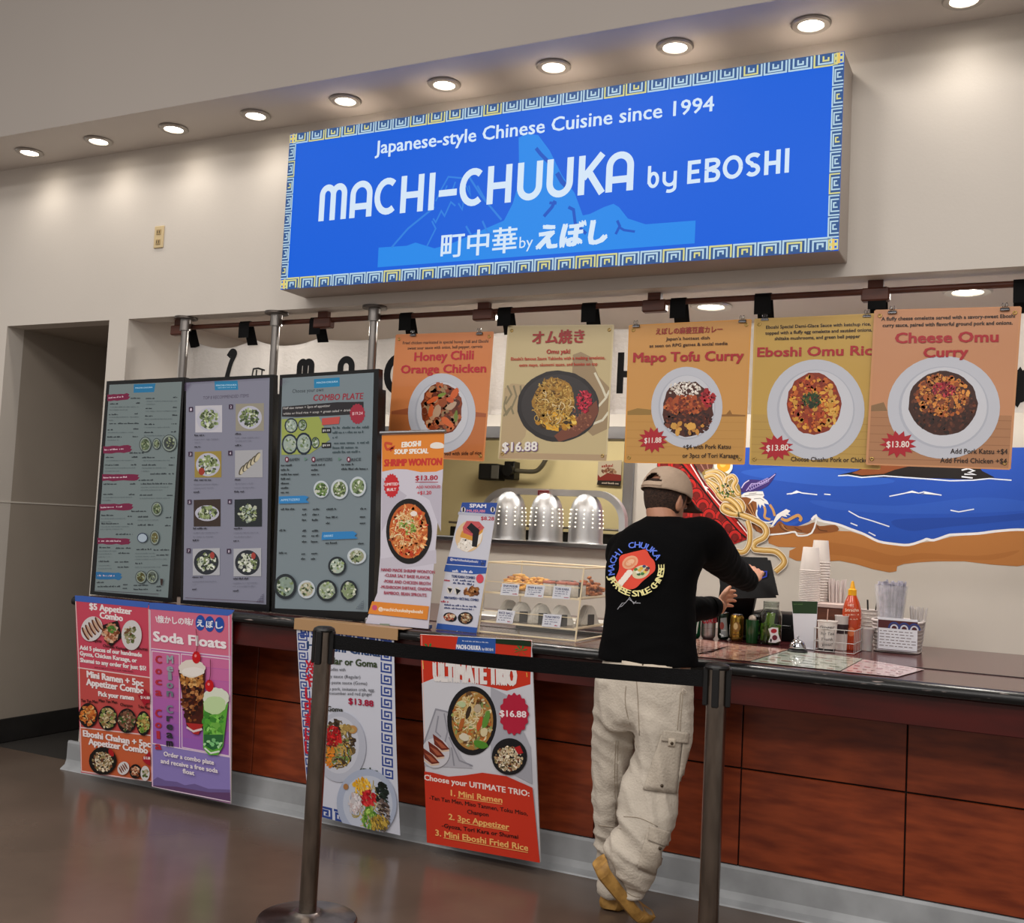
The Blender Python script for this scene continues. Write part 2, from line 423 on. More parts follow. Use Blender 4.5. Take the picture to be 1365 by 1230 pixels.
# ---- outlet
t = thing('wall_outlet', (-4.43, YW, 2.97), 'beige twin socket plate high on the white wall left of the blue sign', 'outlet')
bm = B(); box(bm, (-4.465, YW-.008, 2.905), (-4.395, YW, 3.03), .003); fin('cover_plate', bm, mat('beige_plastic', '#c9b48a', .4), t)
for dz in (-.028, .028):
    bm = B(); box(bm, (-4.447, YW-.011, 2.967+dz-.015), (-4.413, YW-.006, 2.967+dz+.015), .002); fin('socket', bm, mat('beige_plastic_dark', '#a58d62', .4), t)
    bm = B()
    for dx in (-.008, .008): box(bm, (-4.43+dx-.0015, YW-.012, 2.967+dz-.007), (-4.43+dx+.0015, YW-.010, 2.967+dz+.007))
    fin('slot', bm, mat('slot_black', '#15120e', .6), t)
# ---- counter
CX0, CX1 = -4.70, 2.4
CTX = -4.535
ct = thing('service_counter', (-2, 4.5, 0), 'long dark red service counter with wood panelled front and black rounded edge', 'counter')
cher = mat('cherry_laminate', '#8f3f20', 0.30, spec=.5, col2='#6b2a15', vscale=5, stretch=(1.0, 1, 5), detail=9, bump=.01)
cher2 = mat('cherry_laminate_top', '#4a0f0a', .35, col2='#3b0c08', vscale=4, stretch=(1, 1, 4))
core = mat('counter_core', '#120705', .7)
bm = B(); box(bm, (OX0+.003, YW, .15), (CX1, 4.50, .82)); fin('carcass', bm, core, ct)
joints = [-4.70, -4.16, -3.535, -2.925, -2.305, -1.685, -1.065, -.442, .18, .8, 1.42, 2.04]
for a, b in zip(joints, joints[1:]):
    bm = B(); box(bm, (a+.003, YW-.016, .155), (b-.003, YW-.001, .531), .0015); fin('lower_panel', bm, cher, ct)
    bm = B(); box(bm, (a+.003, YW-.016, .538), (b-.003, YW-.001, .825), .0015); fin('upper_panel', bm, cher, ct)
bm = B(); box(bm, (CTX, 4.05, .825), (CX1, YW-.002, .945), .003); fin('apron', bm, cher2, ct)
# cove base
bm = B(); prof = [(YW-.06, 0), (YW-.056, .006), (YW-.03, .022), (YW-.02, .05), (YW-.02, .138), (YW-.016, .15), (YW-.001, .15), (YW-.001, 0)]
vs = [[bm.verts.new((x, y, z)) for y, z in prof] for x in (-4.83, CX1)]
for i in range(len(prof)): j = (i+1) % len(prof); bm.faces.new((vs[0][i], vs[0][j], vs[1][j], vs[1][i]))
bm.faces.new(vs[0]); bm.faces.new(vs[1][::-1]); bmesh.ops.recalc_face_normals(bm, faces=bm.faces)
fin('cove_base', bm, mat('grey_cove', '#a9acaf', .45, metal=.1, var=.25, vscale=6), ct)
# countertop: near board, far board, bullnose
topm = mat('burgundy_top', '#4b2224', .17, spec=.6, var=.12, vscale=3)
SEAM = 4.50
bm = B(); box(bm, (CTX, 4.052, .945), (CX1, YW-.002, .98), .001); box(bm, (OX0+.003, YW-.004, .945), (CX1, SEAM-.002, .98)); fin('front_top_board', bm, topm, ct)
bm = B(); box(bm, (OX0+.003, SEAM+.002, .945), (CX1, YB-.002, .982), .001); fin('back_top_board', bm, topm, ct)
bm = B(); 
prof = [(4.055, .9785)]+[(4.034-.024*math.cos(a), .959+.021*math.sin(a)) for a in [math.pi/2-.2-i*.35 for i in range(9)]]+[(4.055, .935)]
prof = [(4.058, .9805), (4.04, .981), (4.022, .976), (4.012, .966), (4.010, .952), (4.014, .94), (4.026, .934), (4.058, .934)]
vs = [[bm.verts.new((x, y, z)) for y, z in prof] for x in (CTX-.01, CX1)]
for i in range(len(prof)): j = (i+1) % len(prof); bm.faces.new((vs[0][i], vs[0][j], vs[1][j], vs[1][i]))
bm.faces.new(vs[0]); bm.faces.new(vs[1][::-1]); bmesh.ops.recalc_face_normals(bm, faces=bm.faces)
edm = mat('worn_black_edge', '#0b0b0c', .28, col2='#0b0b0c')
nt = edm.node_tree; rr = [n for n in nt.nodes if n.type == 'VALTORGB'][0]; nn = [n for n in nt.nodes if n.type == 'TEX_NOISE'][0]
nn.inputs['Scale'].default_value = 9; [n for n in nt.nodes if n.type == 'MAPPING'][0].inputs['Scale'].default_value = (1, 5, 9)
rr.color_ramp.elements[0].position = .64; rr.color_ramp.elements[1].position = .69; rr.color_ramp.elements[1].color = (.30, .24, .22, 1)
fin('edge_strip', bm, edm, ct, smooth='auto')
bm = B(); box(bm, (OX0+.003, 5.0, 0), (CX1, 5.05, .945)); fin('back_panel', bm, core, ct)
# seam strip
bm = B(); box(bm, (OX0+.003, SEAM-.003, .978), (CX1, SEAM+.003, .9835), .0008); fin('seam_strip', bm, mat('dark_seam', '#1b0c0c', .4), ct)
# ================================================================ blue light-box sign
def lerp(a, b, t): return a+(b-a)*t
FY = 4.13
sign = thing('shop_sign', (-2.05, 4.33, 2.57), 'large blue backlit sign box with white lettering and mountain drawing above the opening', 'sign')
SX0, SX1 = -3.392, -.716; SZ0, SZ1 = 2.568, 3.352
bm = B(); box(bm, (SX0, FY, SZ0), (SX1, YW, SZ1), .003); fin('sign_box', bm, mat('sign_box_grey', '#a79d95', .45), sign)
sm = printmat('sign_face', .35, estr=.60, spec=.15)
_nt = sm.node_tree; _mx = _nt.nodes.new('ShaderNodeMix'); _mx.data_type = 'RGBA'; _mx.inputs[0].default_value = .86; _mx.inputs[7].default_value = (0.01, 0.01, 0.01, 1)
_nt.links.new(_nt.nodes['Attribute'].outputs['Color'], _mx.inputs[6]); _nt.links.new(_mx.outputs[2], _nt.nodes['Principled BSDF'].inputs['Base Color'])
b = Board((SX0, FY-.001, SZ0), (0, -1, 0), d0=.0004)
F = [(SX0, SZ1), (SX1, SZ1), (SX1, SZ0), (SX0, SZ0)]
def bxz(b, x, z): d = V((x, FY-.001, z))-b.o; return (d.dot(b.ex), d.dot(b.ey))
b.face('sign_face', [bxz(b, *p) for p in F], '#0060e0')
LB = '#1f8cf0'
def cp(x, y): return (500+x*.337, 180+y*.337)   # reading of an enlarged view
b.poly([cp(*p) for p in [(14, 445), (125, 438), (160, 425), (235, 448), (300, 430), (510, 338), (545, 270), (570, 180), (568, 10), (600, -5), (645, 0), (690, 60), (740, 160), (790, 230), (822, 318), (850, 312), (905, 285), (943, 272), (965, 285), (1000, 330), (1070, 353), (1268, 338), (1264, 428), (10, 523)]], LB, 'mountain_print')
for w, pts in [(5, [(65, 445), (130, 370), (235, 285)]), (4, [(240, 262), (262, 215), (290, 165), (340, 170), (380, 168)]), (4, [(205, 440), (240, 370), (225, 340)]),
          (5, [(375, 170), (420, 240), (500, 335)]), (4, [(230, 330), (240, 345), (262, 300), (275, 320), (300, 265), (318, 280)]), (4, [(268, 240), (285, 200)]), (4, [(300, 235), (318, 185)]),
          (4, [(330, 270), (345, 295), (350, 260)]), (4, [(360, 200), (378, 240), (372, 200)]), (5, [(425, 340), (445, 385), (480, 400)]), (5, [(360, 360), (380, 395)]), (4, [(405, 200), (440, 262)])]:
    b.stroke([cp(*p) for p in pts], w*.5, '#2c83e6', 'mountain_print')
for w, pts in [(9, [(637, 52), (655, 75), (690, 110)]), (12, [(720, 150), (740, 185), (770, 215)]), (9, [(668, 322), (700, 285), (712, 260)]), (7, [(690, 268), (718, 270)]),
          (8, [(765, 285), (785, 295), (792, 350), (835, 390)]), (7, [(958, 338), (968, 360), (952, 392)]), (6, [(962, 362), (985, 376), (1028, 382)])]:
    b.stroke([cp(*p) for p in pts], w*.5, '#1358c8', 'mountain_print')
WH = '#d9ecff'
def arc(cx, cy, rx, ry, a0, a1, n=12): return [(cx+rx*math.cos(math.radians(a0+(a1-a0)*i/n)), cy+ry*math.sin(math.radians(a0+(a1-a0)*i/n))) for i in range(n+1)]
def glyph(ch, w, h, t):
    k = t/2; W, H = w-k, h-k
    if ch == 'M':
        m = w/2; r = (m-k)/2
        return [[(k, 0)]+arc(k+r, H-r*1.1, r, r*1.1, 180, 0)+[(m, 0)], arc(m+r, H-r*1.1, r, r*1.1, 180, 0)+[(W, 0)]]
    if ch == 'A': return [[(k, 0)]+arc(w/2, H-(w/2-k)*1.05, w/2-k, (w/2-k)*1.05, 180, 0, 14)+[(W, 0)], [(k, h*.30), (W, h*.30)]]
    if ch == 'C': return [arc(w*.54, h/2, w*.54-k, h/2-k, 52, 308, 18)]
    if ch == 'H': return [[(k, 0), (k, h)], [(W, 0), (W, h)], [(k, h*.47), (W, h*.47)]]
    if ch == 'I': return [[(w/2, 0), (w/2, h)]]
    if ch == '-': return [[(0, h*.42), (w, h*.42)]]
    if ch == 'U': return [[(k, h)]+arc(w/2, (w/2-k)*1.05+k, w/2-k, (w/2-k)*1.05, 180, 360, 14)+[(W, h)]]
    if ch == 'K': return [[(k, 0), (k, h)], [(k*1.5, h*.42), (W, h)], [(w*.38, h*.58), (W+k*.2, 0)]]
    if ch == 'E': return [[(W, H), (k, H), (k, k), (W, k)], [(k, h*.5), (W*.9, h*.5)]]
    if ch == 'B': return [[(k, h*.53), (k, H)]+arc(w*.55, h*.75, w*.3, h*.25-k, 90, -90, 8)+[(k, h*.5)], [(k, h*.5), (w*.6, h*.5)]+arc(w*.6, h*.25, W-w*.6, h*.25-k*.6, 90, -90, 8)+[(k, k*.7), (k, h*.5)]]
    if ch == 'O': return [arc(w/2, h/2, w/2-k, h/2-k, 0, 360, 24)]
    if ch == 'S': return [arc(w*.52, h*.73, w*.52-k, h*.27-k, 30, 250, 12)+arc(w*.48, h*.27+k*.1, w*.48-k, h*.27-k*.9, 90, -150, 12)]
    if ch == 'b': return [[(k, h*1.28), (k, h*.2)], arc(w/2, h*.42, w/2-k, h*.42-k*.3, 0, 360, 20)]
    if ch == 'y': return [[(k, h*.85)]+arc(w/2, h*.38, w/2-k, h*.34, 180, 360, 10)+[(W, h*.85)], [(W, h*.85), (W, -h*.1)]+arc(w/2, -h*.12, w/2-k, h*.22, 0, -120, 8)]
def bigword(b, items, base, hgt, t, col, part='lettering', dx=0, dy=0):
    """items: (letter, left px, right px); base(x) baseline px, hgt(x) cap height px, t stroke fraction of height"""
    for ch, xa, xb in items:
        xa += dx; xb += dx
        p = V(b.m(xa, base(xa)+dy)); q = V(b.m(xb, base(xb)+dy)); w = (q-p).length; e = (q-p)/w
        h = (V(b.m(xa, base(xa)-hgt(xa)))-V(b.m(xa, base(xa)))).length
        for st in glyph(ch, w, h, t*h):
            b.up(); b.ribbon([p+e*x+V((0, 1))*y for x, y in st], t*h/2, col, part)
base1 = lambda x: lerp(295.3, 253.5, (x-424)/(843-424)); hg1 = lambda x: lerp(47.5, 53, (x-424)/(843-424))
L1 = [('M', 424.5, 461), ('A', 465.5, 495), ('C', 498, 530), ('H', 533, 563.6), ('I', 568, 581), ('-', 584, 608), ('C', 611.5, 645.7), ('H', 648.6, 681), ('U', 688.5, 722), ('U', 727.7, 763), ('K', 770, 806), ('A', 807, 844)]
bigword(b, L1, base1, hg1, .175, WH)
base2 = lambda x: lerp(245.5, 230, (x-916)/(1052-916))
L2 = [('E', 916, 936), ('B', 939, 960), ('O', 963, 990), ('S', 993, 1014), ('H', 1018.5, 1040), ('I', 1044.5, 1053)]
bigword(b, L2, base2, lambda x: lerp(30.5, 32.5, (x-916)/136), .175, WH)
bigword(b, [('b', 863, 878.5), ('y', 883, 902)], lambda x: lerp(250, 246.5, (x-863)/40), lambda x: 22, .20, WH)
tx = 'Japanese-style Chinese Cuisine since 1994'
b.text(tx, 500.5, 205.5, 951.5, 148.0, 19.5, WH, bold=.016)
b.text('町中華', 588, 341.5, 688.5, 333, 30, WH, bold=.014, capk=.82)
b.text('by', 692.5, 331, 710.5, 329.5, 16, WH, bold=-.004)
b.text('えぼし', 716, 330.5, 808, 322, 30, WH, bold=.05, shear=.12, capk=.82)
YL = '#dcd98c'; KW = '#b9d8ea'
def keyrow(b, A, Bp, depth, n, flip, part='key_border', yel=YL, col=KW, bg='#31578f', wid=.13):
    b.up()
    pA, pB = V(A), V(Bp); e = (pB-pA).normalized(); nn = V((-e.y, e.x))*flip
    b.face(part, [tuple(pA), tuple(pB), tuple(pB+nn*depth), tuple(pA+nn*depth)], bg); b.up()
    L = (pB-pA).length; w = L/n
    K = [(.05, 0), (.05, .95), (.93, .95), (.93, .05)], [(.22, 0.02), (.22, .76), (.76, .76), (.76, .08)], [(.40, .18), (.40, .54), (.60, .54), (.60, .30)]
    for i in range(n):
        for kk in K:
            pts = [pA+e*(w*(i+kx))+nn*(depth*ky) for kx, ky in kk]
            b.ribbon(pts, wid*min(w, depth)/2, yel if (yel and random.random() < .2) else col, part)
Wd, Hd = SX1-SX0, SZ1-SZ0
keyrow(b, (0.02, Hd), (Wd-.02, Hd), .052, 27, -1)
keyrow(b, (0.02, 0), (Wd-.02, 0), .055, 27, 1)
keyrow(b, (0, 0.05), (0, Hd-.05), .042, 8, -1)
keyrow(b, (Wd, 0.05), (Wd, Hd-.05), .042, 8, 1)
b.up()
for cx, cz in ((.02, .025), (Wd-.02, .025), (.02, Hd-.025), (Wd-.02, Hd-.025)):
    b.up(); b.ribbon([V((cx-.018, cz)), V((cx+.018, cz))], .006, YL, 'key_border'); b.ribbon([V((cx, cz-.022)), V((cx, cz+.022))], .005, '#f0c86a', 'key_border')
    b.ribbon([V((cx-.016, cz-.018)), V((cx+.016, cz-.018)), V((cx+.016, cz+.018)), V((cx-.016, cz+.018))], .0025, YL, 'key_border', closed=True)
b.build(sign, sm)
# ================================================================ rail, brackets, posts, noren
def quadsheet(name, corners, n, th, m, parent, bump=None):
    bm = B(); f = [bm.verts.new(c) for c in corners]; k = [bm.verts.new(V(c)-V(n)*th) for c in corners]
    bm.faces.new(f[::-1]); bm.faces.new(k)
    for i in range(4): j = (i+1) % 4; bm.faces.new((f[i], f[j], k[j], k[i]))
    bmesh.ops.recalc_face_normals(bm, faces=bm.faces)
    return fin(name, bm, m, parent)
wood = mat('brown_rail_wood', '#5d3020', .45, var=.35, vscale=8, stretch=(1, 6, 6))
RY, RZ = 4.432, 2.472
t = thing('curtain_rail', (-2, RY, RZ), 'long reddish brown wooden rod hung just below the header of the opening', 'rail')
bm = B(); cone(bm, (-4.36, RY, RZ), (2.3, RY, RZ), .0135, n=12); fin('rod', bm, wood, t, smooth='auto')
for k, x in enumerate([-4.33, -3.345, -2.405, -1.55, -.617, .4]):
    bm = B(); box(bm, (x-.055, RY-.022, RZ-.042), (x+.055, RY+.022, RZ+.012), .006); box(bm, (x-.03, RY-.018, RZ+.01), (x+.03, RY+.018, 2.56), .003)
    fin('bracket', bm, wood, t)
steel = mat('satin_steel_post', '#8d8884', .3, metal=1)
for x, nm in ((-4.232, 'left'), (-3.607, 'middle'), (-2.993, 'right')):
    t = thing('steel_post', (x, 4.372, .982), 'brushed steel round post standing behind the %s menu screen' % nm, 'post', 'posts behind the menu screens')
    bm = B(); cone(bm, (x, 4.372, .99), (x, 4.372, 2.46), .021, n=24); fin('pole', bm, steel, t, smooth='auto')
    bm = B(); cone(bm, (x, 4.372, 2.44), (x, 4.372, 2.505), .031, n=24); fin('collar', bm, steel, t, smooth='auto')
    bm = B(); cone(bm, (x, 4.372, 2.503), (x, 4.372, 2.515), .062, n=28); fin('flange', bm, mat('dark_flange', '#5c5550', .35, metal=.9), t, smooth='auto')
# noren
NY = 4.43
def clothf(u): return .55*(.022*math.sin(u*9.3)+.012*math.sin(u*23+1)+.006*math.sin(u*51))
noren = thing('noren_curtain', (-2, NY, 2.0), 'long white cotton shop curtain with black brush letters behind the menu banners', 'curtain')
cm = mat('white_cotton', '#d8d4d0', .85, bump=.25, bscale=60)
blk = mat('black_cloth', '#0b0b0c', .8)
hang = [-4.27, -3.86, -3.39, -2.84, -2.29, -1.86, -1.44, -1.07, -.61, -.08, .5, 1.1]
bm = B(); nx, nz = 260, 14; x0, x1 = -4.40, 1.2
grid = []
for i in range(nx+1):
    x = x0+(x1-x0)*i/nx; 
    j = max([h for h in hang if h <= x], default=hang[0]); k2 = min([h for h in hang if h > x], default=hang[-1])
    sp = max(k2-j, .1); tt = (x-j)/sp if k2 != j else 0; sag = .045*4*tt*(1-tt) if 0 <= tt <= 1 else 0
    top = 2.405-sag if x < -3.4 else 2.385-sag*.25
    col_ = []
    for q in range(nz+1):
        f = q/nz; z = top+(1.985-top)*f
        col_.append(bm.verts.new((x, NY+.07+clothf(x)*(.35+.65*f), z)))
    grid.append(col_)
for i in range(nx):
    for q in range(nz): bm.faces.new((grid[i][q], grid[i+1][q], grid[i+1][q+1], grid[i][q+1]))
bmesh.ops.solidify(bm, geom=bm.faces[:], thickness=.002)
fin('cloth', bm, cm, noren, smooth=True)
for h in hang:
    bm = B(); k = .035; y0, y1 = RY-.016, NY+.07
    pts = [(y0, RZ-.075), (y0-.001, RZ), (RY-.008, RZ+.016), (RY+.012, RZ+.016), (RY+.02, RZ), (y1-.004, 2.37)]
    vs = [[bm.verts.new((h+s, y, z)) for y, z in pts] for s in (-k, k)]
    for i in range(len(pts)-1): bm.faces.new((vs[0][i], vs[1][i], vs[1][i+1], vs[0][i+1]))
    bmesh.ops.solidify(bm, geom=bm.faces[:], thickness=.0015)
    fin('hanging_loop', bm, blk, noren)
nb = Board((-2, NY+.16, 2.2), (0, -1, 0)); nb.bend = (lambda u, w: 0, 1, 5)
nb = Board((-2, NY+.03, 2.2), (0, -1, 0))
BK = '#101012'
def npos(*a): return a
bs = lambda y: (lambda x: y)
bigword(nb, [('M', 388, 412)], bs(525), lambda x: 48, .19, BK); bigword(nb, [('A', 441, 464)], bs(523), lambda x: 50, .19, BK)
bigword(nb, [('C', 505, 543)], bs(525), lambda x: 55, .19, BK); bigword(nb, [('H', 818, 852)], bs(523), lambda x: 55, .16, BK)
nb.stroke(spline([(292, 518), (296, 500), (301, 483), (307, 470), (303, 467), (298, 474)], 5), 7, BK, 'lettering')
nb.stroke([(329, 500), (331, 490), (337, 489), (346, 492)], 2, BK, 'lettering'); nb.stroke([(334, 501), (335, 491)], 2, BK, 'lettering'); nb.stroke([(341, 501), (342, 491)], 2, BK, 'lettering')
nb.blob(1360, 515, 14, 24, BK, 'lettering', jag=.4); nb.stroke([(1349, 490), (1351, 515), (1357, 530)], 3, BK, 'lettering')
nb.bend = (lambda u, w: -(clothf(-2+u)*(.35+.65*min(1, max(0, (2.385-2.2-w)/.4)))+.04)+.004, 0, .02); nb.grid = 1
nb.build(noren, printmat('black_ink', .8), smooth=False)
# ================================================================ menu screens
scm = printmat('screen_glow', .12, estr=.12, spec=.5)
tvb = mat('screen_black_plastic', '#08080a', .25)
GY = '#2b3034'
def screen(label, outer, inner, bg, Y=4.15):
    C3 = [atY(*p, Y) for p in outer]; C3 = [V((c.x, Y, c.z)) for c in C3]
    zb = min(c.z for c in C3); 
    dz = .9825-zb
    t = thing('menu_screen', (sum(c.x for c in C3)/4, Y+.05, .982), label, 'menu screen')
    zs = [c.z for c in C3]; C3[2].z = .983; C3[3].z = .983
    quadsheet('housing', C3, (0, -1, 0), .035, tvb, t)
    c = sum(C3, V())/4; Ci = [c+(p-c)*.9+V((.012, .033, -.03)) for p in C3]
    quadsheet('rear_cover', Ci, (0, -1, 0), .06, tvb, t)
    b = Board((c.x, Y-.0006, c.z), (0, -1, 0)); b.poly(inner, bg, 'display')
    return t, b
# screen one
t1, b = screen('tall menu screen at the left end with dense price list in two columns', [(142.2, 508), (246, 502.6), (229, 803.5), (119.7, 794)], [(146, 512.8), (242.7, 508.6), (224, 796.5), (126.2, 788)], '#6c7879')
def c2(x, y): return (90+x*.1382, 490+y*.1382)
def c3(x, y): return (90+x*.1382, 650+y*.1382)
MR = '#6b1038'
def tag_strip(b, c, x0, y0, x1, y1, h, col):
    A, Bq = c(x0, y0), c(x1, y1); hh = h*.1382/2; n = 7
    pts = [(A[0], A[1]-hh)]+[(lerp(A[0], Bq[0], i/n), lerp(A[1], Bq[1], i/n)-hh*random.uniform(.85, 1.15)) for i in range(1, n)]+[(Bq[0]-1, Bq[1]-hh*.7), (Bq[0]-2.5, Bq[1]-hh*.1), (Bq[0], Bq[1]+hh*.1), (Bq[0]-3, Bq[1]+hh*.9)]
    pts += [(lerp(A[0], Bq[0], 1-i/n), lerp(A[1], Bq[1], 1-i/n)+hh*random.uniform(.8, 1.15)) for i in range(1, n)]+[(A[0], A[1]+hh)]
    b.poly(pts, col, 'display'); b.scribble(A[0]+1.5, A[1]+1, lerp(A[0], Bq[0], .7), lerp(A[1], Bq[1], .7)+.5, 2, '#c9b0bb', 'lettering')
b.poly([c2(640, 160), c2(850, 152), c2(835, 235), c2(638, 242)], '#1b6c98', 'display'); b.text('MACHI-CHUUKA', *c2(655, 202), *c2(820, 195), 1.8, '#b5d5e5')
for c, x0, y0, x1, y1, h, cc in [(c2, 385, 290, 605, 278, 62, MR), (c2, 345, 792, 625, 782, 68, MR), (c2, 335, 1060, 695, 1055, 66, MR), (c3, 310, 190, 638, 182, 62, MR), (c3, 290, 512, 612, 518, 62, MR), (c3, 275, 845, 530, 855, 66, '#1c5f8f')]:
    tag_strip(b, c, x0, y0, x1, y1, h, cc)
for c, x0, y0, x1 in [(c2, 410, 355, 505), (c2, 655, 348, 705), (c2, 400, 458, 490), (c2, 648, 450, 692), (c2, 405, 545, 690), (c2, 388, 605, 445), (c2, 636, 596, 685), (c2, 385, 675, 525), (c2, 630, 670, 680), (c2, 757, 302, 840), (c2, 1020, 292, 1072), (c2, 755, 398, 815), (c2, 1018, 388, 1068), (c2, 750, 472, 822), (c2, 1012, 464, 1062), (c2, 745, 552, 840), (c2, 1006, 546, 1055), (c2, 742, 630, 828), (c2, 1000, 624, 1050),
        (c2, 612, 300, 708), (c2, 370, 870, 445), (c2, 622, 868, 675), (c2, 722, 872, 840), (c2, 985, 872, 1036), (c2, 362, 945, 495), (c2, 615, 942, 668), (c2, 720, 944, 855), (c2, 980, 944, 1033), (c2, 600, 828, 740), (c2, 800, 1030, 960), (c2, 978, 1028, 1028), (c2, 350, 1128, 475), (c2, 605, 1126, 655), (c2, 710, 1126, 962), (c2, 975, 1124, 1026), (c2, 680, 1090, 825),
        (c3, 348, 68, 452), (c3, 595, 70, 648), (c3, 700, 76, 820), (c3, 962, 78, 1016), (c3, 330, 272, 450), (c3, 583, 280, 635), (c3, 682, 286, 778), (c3, 950, 292, 1003), (c3, 330, 352, 495), (c3, 580, 354, 632), (c3, 680, 365, 832), (c3, 943, 370, 996), (c3, 620, 232, 760), (c3, 470, 454, 630), (c3, 310, 582, 418), (c3, 468, 588, 612), (c3, 668, 600, 812), (c3, 835, 605, 982), (c3, 495, 636, 606), (c3, 862, 654, 975), (c3, 305, 716, 402), (c3, 460, 720, 608), (c3, 658, 735, 735), (c3, 918, 752, 970), (c3, 487, 770, 600), (c3, 285, 918, 352), (c3, 540, 938, 582), (c3, 285, 958, 515), (c3, 537, 974, 584), (c3, 642, 945, 790), (c3, 862, 958, 905), (c3, 642, 985, 778), (c3, 862, 995, 905)]:
    b.scribble(*c(x0, y0), *c(x1, y0-(x1-x0)*.01), 1.9, '#20262c', 'lettering', fill=.97)
for c, x0, y0, x1 in [(c2, 415, 382, 700), (c2, 410, 410, 590), (c2, 405, 480, 690), (c2, 400, 510, 455), (c2, 395, 628, 640), (c2, 390, 700, 500), (c2, 760, 326, 1060), (c2, 760, 355, 850), (c2, 757, 422, 1055), (c2, 750, 498, 1010), (c2, 745, 578, 990), (c2, 742, 658, 950), (c2, 372, 898, 650), (c2, 368, 970, 660), (c2, 365, 1000, 515), (c2, 722, 898, 990), (c2, 720, 970, 960), (c2, 718, 1000, 800), (c2, 712, 1155, 980), (c2, 710, 1182, 920), (c3, 345, 95, 635), (c3, 342, 122, 420), (c3, 700, 104, 990), (c3, 330, 300, 560), (c3, 325, 330, 430), (c3, 680, 314, 890), (c3, 320, 378, 600), (c3, 320, 402, 545), (c3, 300, 612, 480), (c3, 300, 640, 430), (c3, 298, 668, 420), (c3, 660, 635, 860), (c3, 660, 665, 850), (c3, 655, 692, 960), (c3, 300, 752, 430), (c3, 298, 782, 430), (c3, 655, 768, 900)]:
    b.scribble(*c(x0, y0), *c(x1, y0-(x1-x0)*.01), .9, '#4d585c', 'lettering', fill=.9)
for c, x, y, rx, ry, cc in [(c2, 757, 742, 52, 68, '#4b5b3f'), (c2, 866, 735, 34, 48, '#56624e'), (c2, 990, 728, 66, 76, '#353b3a'), (c3, 870, 205, 46, 62, '#48573a'), (c3, 850, 482, 40, 62, '#5c5530'), (c3, 718, 862, 48, 56, '#4a451a'), (c3, 826, 858, 50, 60, '#4d564f')]:
    X, Y_ = c(x, y); b.blob(X, Y_, rx*.1382+.8, ry*.1382+.8, '#232a2b', 'dish_picture'); b.blob(X, Y_, rx*.1382, ry*.1382, '#7c877f', 'dish_picture'); b.blob(X, Y_, rx*.11, ry*.11, cc, 'dish_picture')
    b.crumbs(X, Y_, rx*.1, ry*.1, 26, [cc, '#8f9a80', '#2c3322', '#76805f'], 1.3)
b.blob(*c3(733, 482), 7, 6.5, '#1e2a44', 'dish_picture'); b.blob(*c3(733, 484), 6, 5.5, '#9aa8b4', 'dish_picture')
b.poly([c3(905, 875), c3(933, 880), (90+925*.1382, 650+940*.1382), c3(910, 938)], '#2b1713', 'dish_picture')
b.stroke([c3(262, 990), c3(890, 1025)], .5, '#3b2d3a', 'display')
b.build(t1, scm)
# screen two
t2, b = screen('middle tall menu screen showing eight square dish photos', [(246.5, 504.7), (364.5, 499), (359, 812), (240.6, 803)], [(248.5, 510), (359.5, 503.5), (354.8, 805.5), (244.2, 799.5)], '#797a8a')
def c4(x, y): return (235+x*.2682, 490+y*.2682)
b.poly([c4(190, 68), c4(305, 64), c4(308, 110), c4(192, 112)], '#2377a2', 'display'); b.text('MACHI-CHUUKA', *c4(198, 92), *c4(300, 89), 2.2, '#b5d5e5'); b.scribble(*c4(205, 102), *c4(295, 99), 1.2, '#9cc2d8')
b.text('TOP 8 RECOMMENDED ITEMS', *c4(133, 158), *c4(360, 146), 4.4, '#4c4658', bold=-.006)
P8 = [((95, 190, 228, 322), '#5b6a48', 'r'), ((296, 180, 436, 315), '#47583c', 'r'), ((92, 418, 225, 546), '#7a8a55', 'r'), ((293, 412, 430, 546), '#8d8b78', 'g'), ((88, 657, 221, 789), '#7f8d63', 'o'), ((291, 655, 427, 790), '#8f9b90', 'd'), ((84, 900, 218, 1032), '#a0a89a', 'b'), ((287, 900, 424, 1037), '#a3a79c', 'b')]
for i, ((x0, y0, x1, y1), cc, kd) in enumerate(P8):
    bgc = {'r': '#b3b1b8', 'g': '#9b9b9f', 'o': '#33261f', 'd': '#1d2226', 'b': '#a0a1a6'}[kd]
    if i == 1: bgc = '#8a8577'
    if i == 2: bgc = '#8d7a39'
    b.poly([c4(x0, y0), c4(x1, y0-4), c4(x1, y1-1), c4(x0, y1)], bgc, 'dish_picture')
    X, Y_ = c4((x0+x1)/2, (y0+y1)/2); R = 17
    if kd == 'b': b.blob(X, Y_, 16.5, 16.8, '#20242b', 'dish_picture')
    if kd in 'ro': b.blob(X, Y_, 16, 15.5 if kd == 'r' else 10.5, '#a9a9b6', 'dish_picture')
    if kd == 'g':
        for k in range(5): b.blob(X-9+k*5, Y_+8-k*4.2, 3.2, 7.5, '#4f4a3d', 'dish_picture', rot=.5); b.blob(X-8+k*5, Y_+8-k*4.2, 2.4, 6.5, '#b7ad93', 'dish_picture', rot=.5)
        continue
    b.crumbs(X, Y_, 12, 12 if kd != 'o' else 8, 90, [cc, '#b8bea9', '#3b4530', '#6d7a50', '#c8cbc0' if kd == 'b' else '#8b9a68'], 2.2)
    if i == 2: b.blob(X-8.5, Y_+9, 4, 5, '#8f2e1f', 'dish_picture')
    if i > 5: b.blob(X+8, Y_-9, 3, 4.5, '#96372f', 'dish_picture')
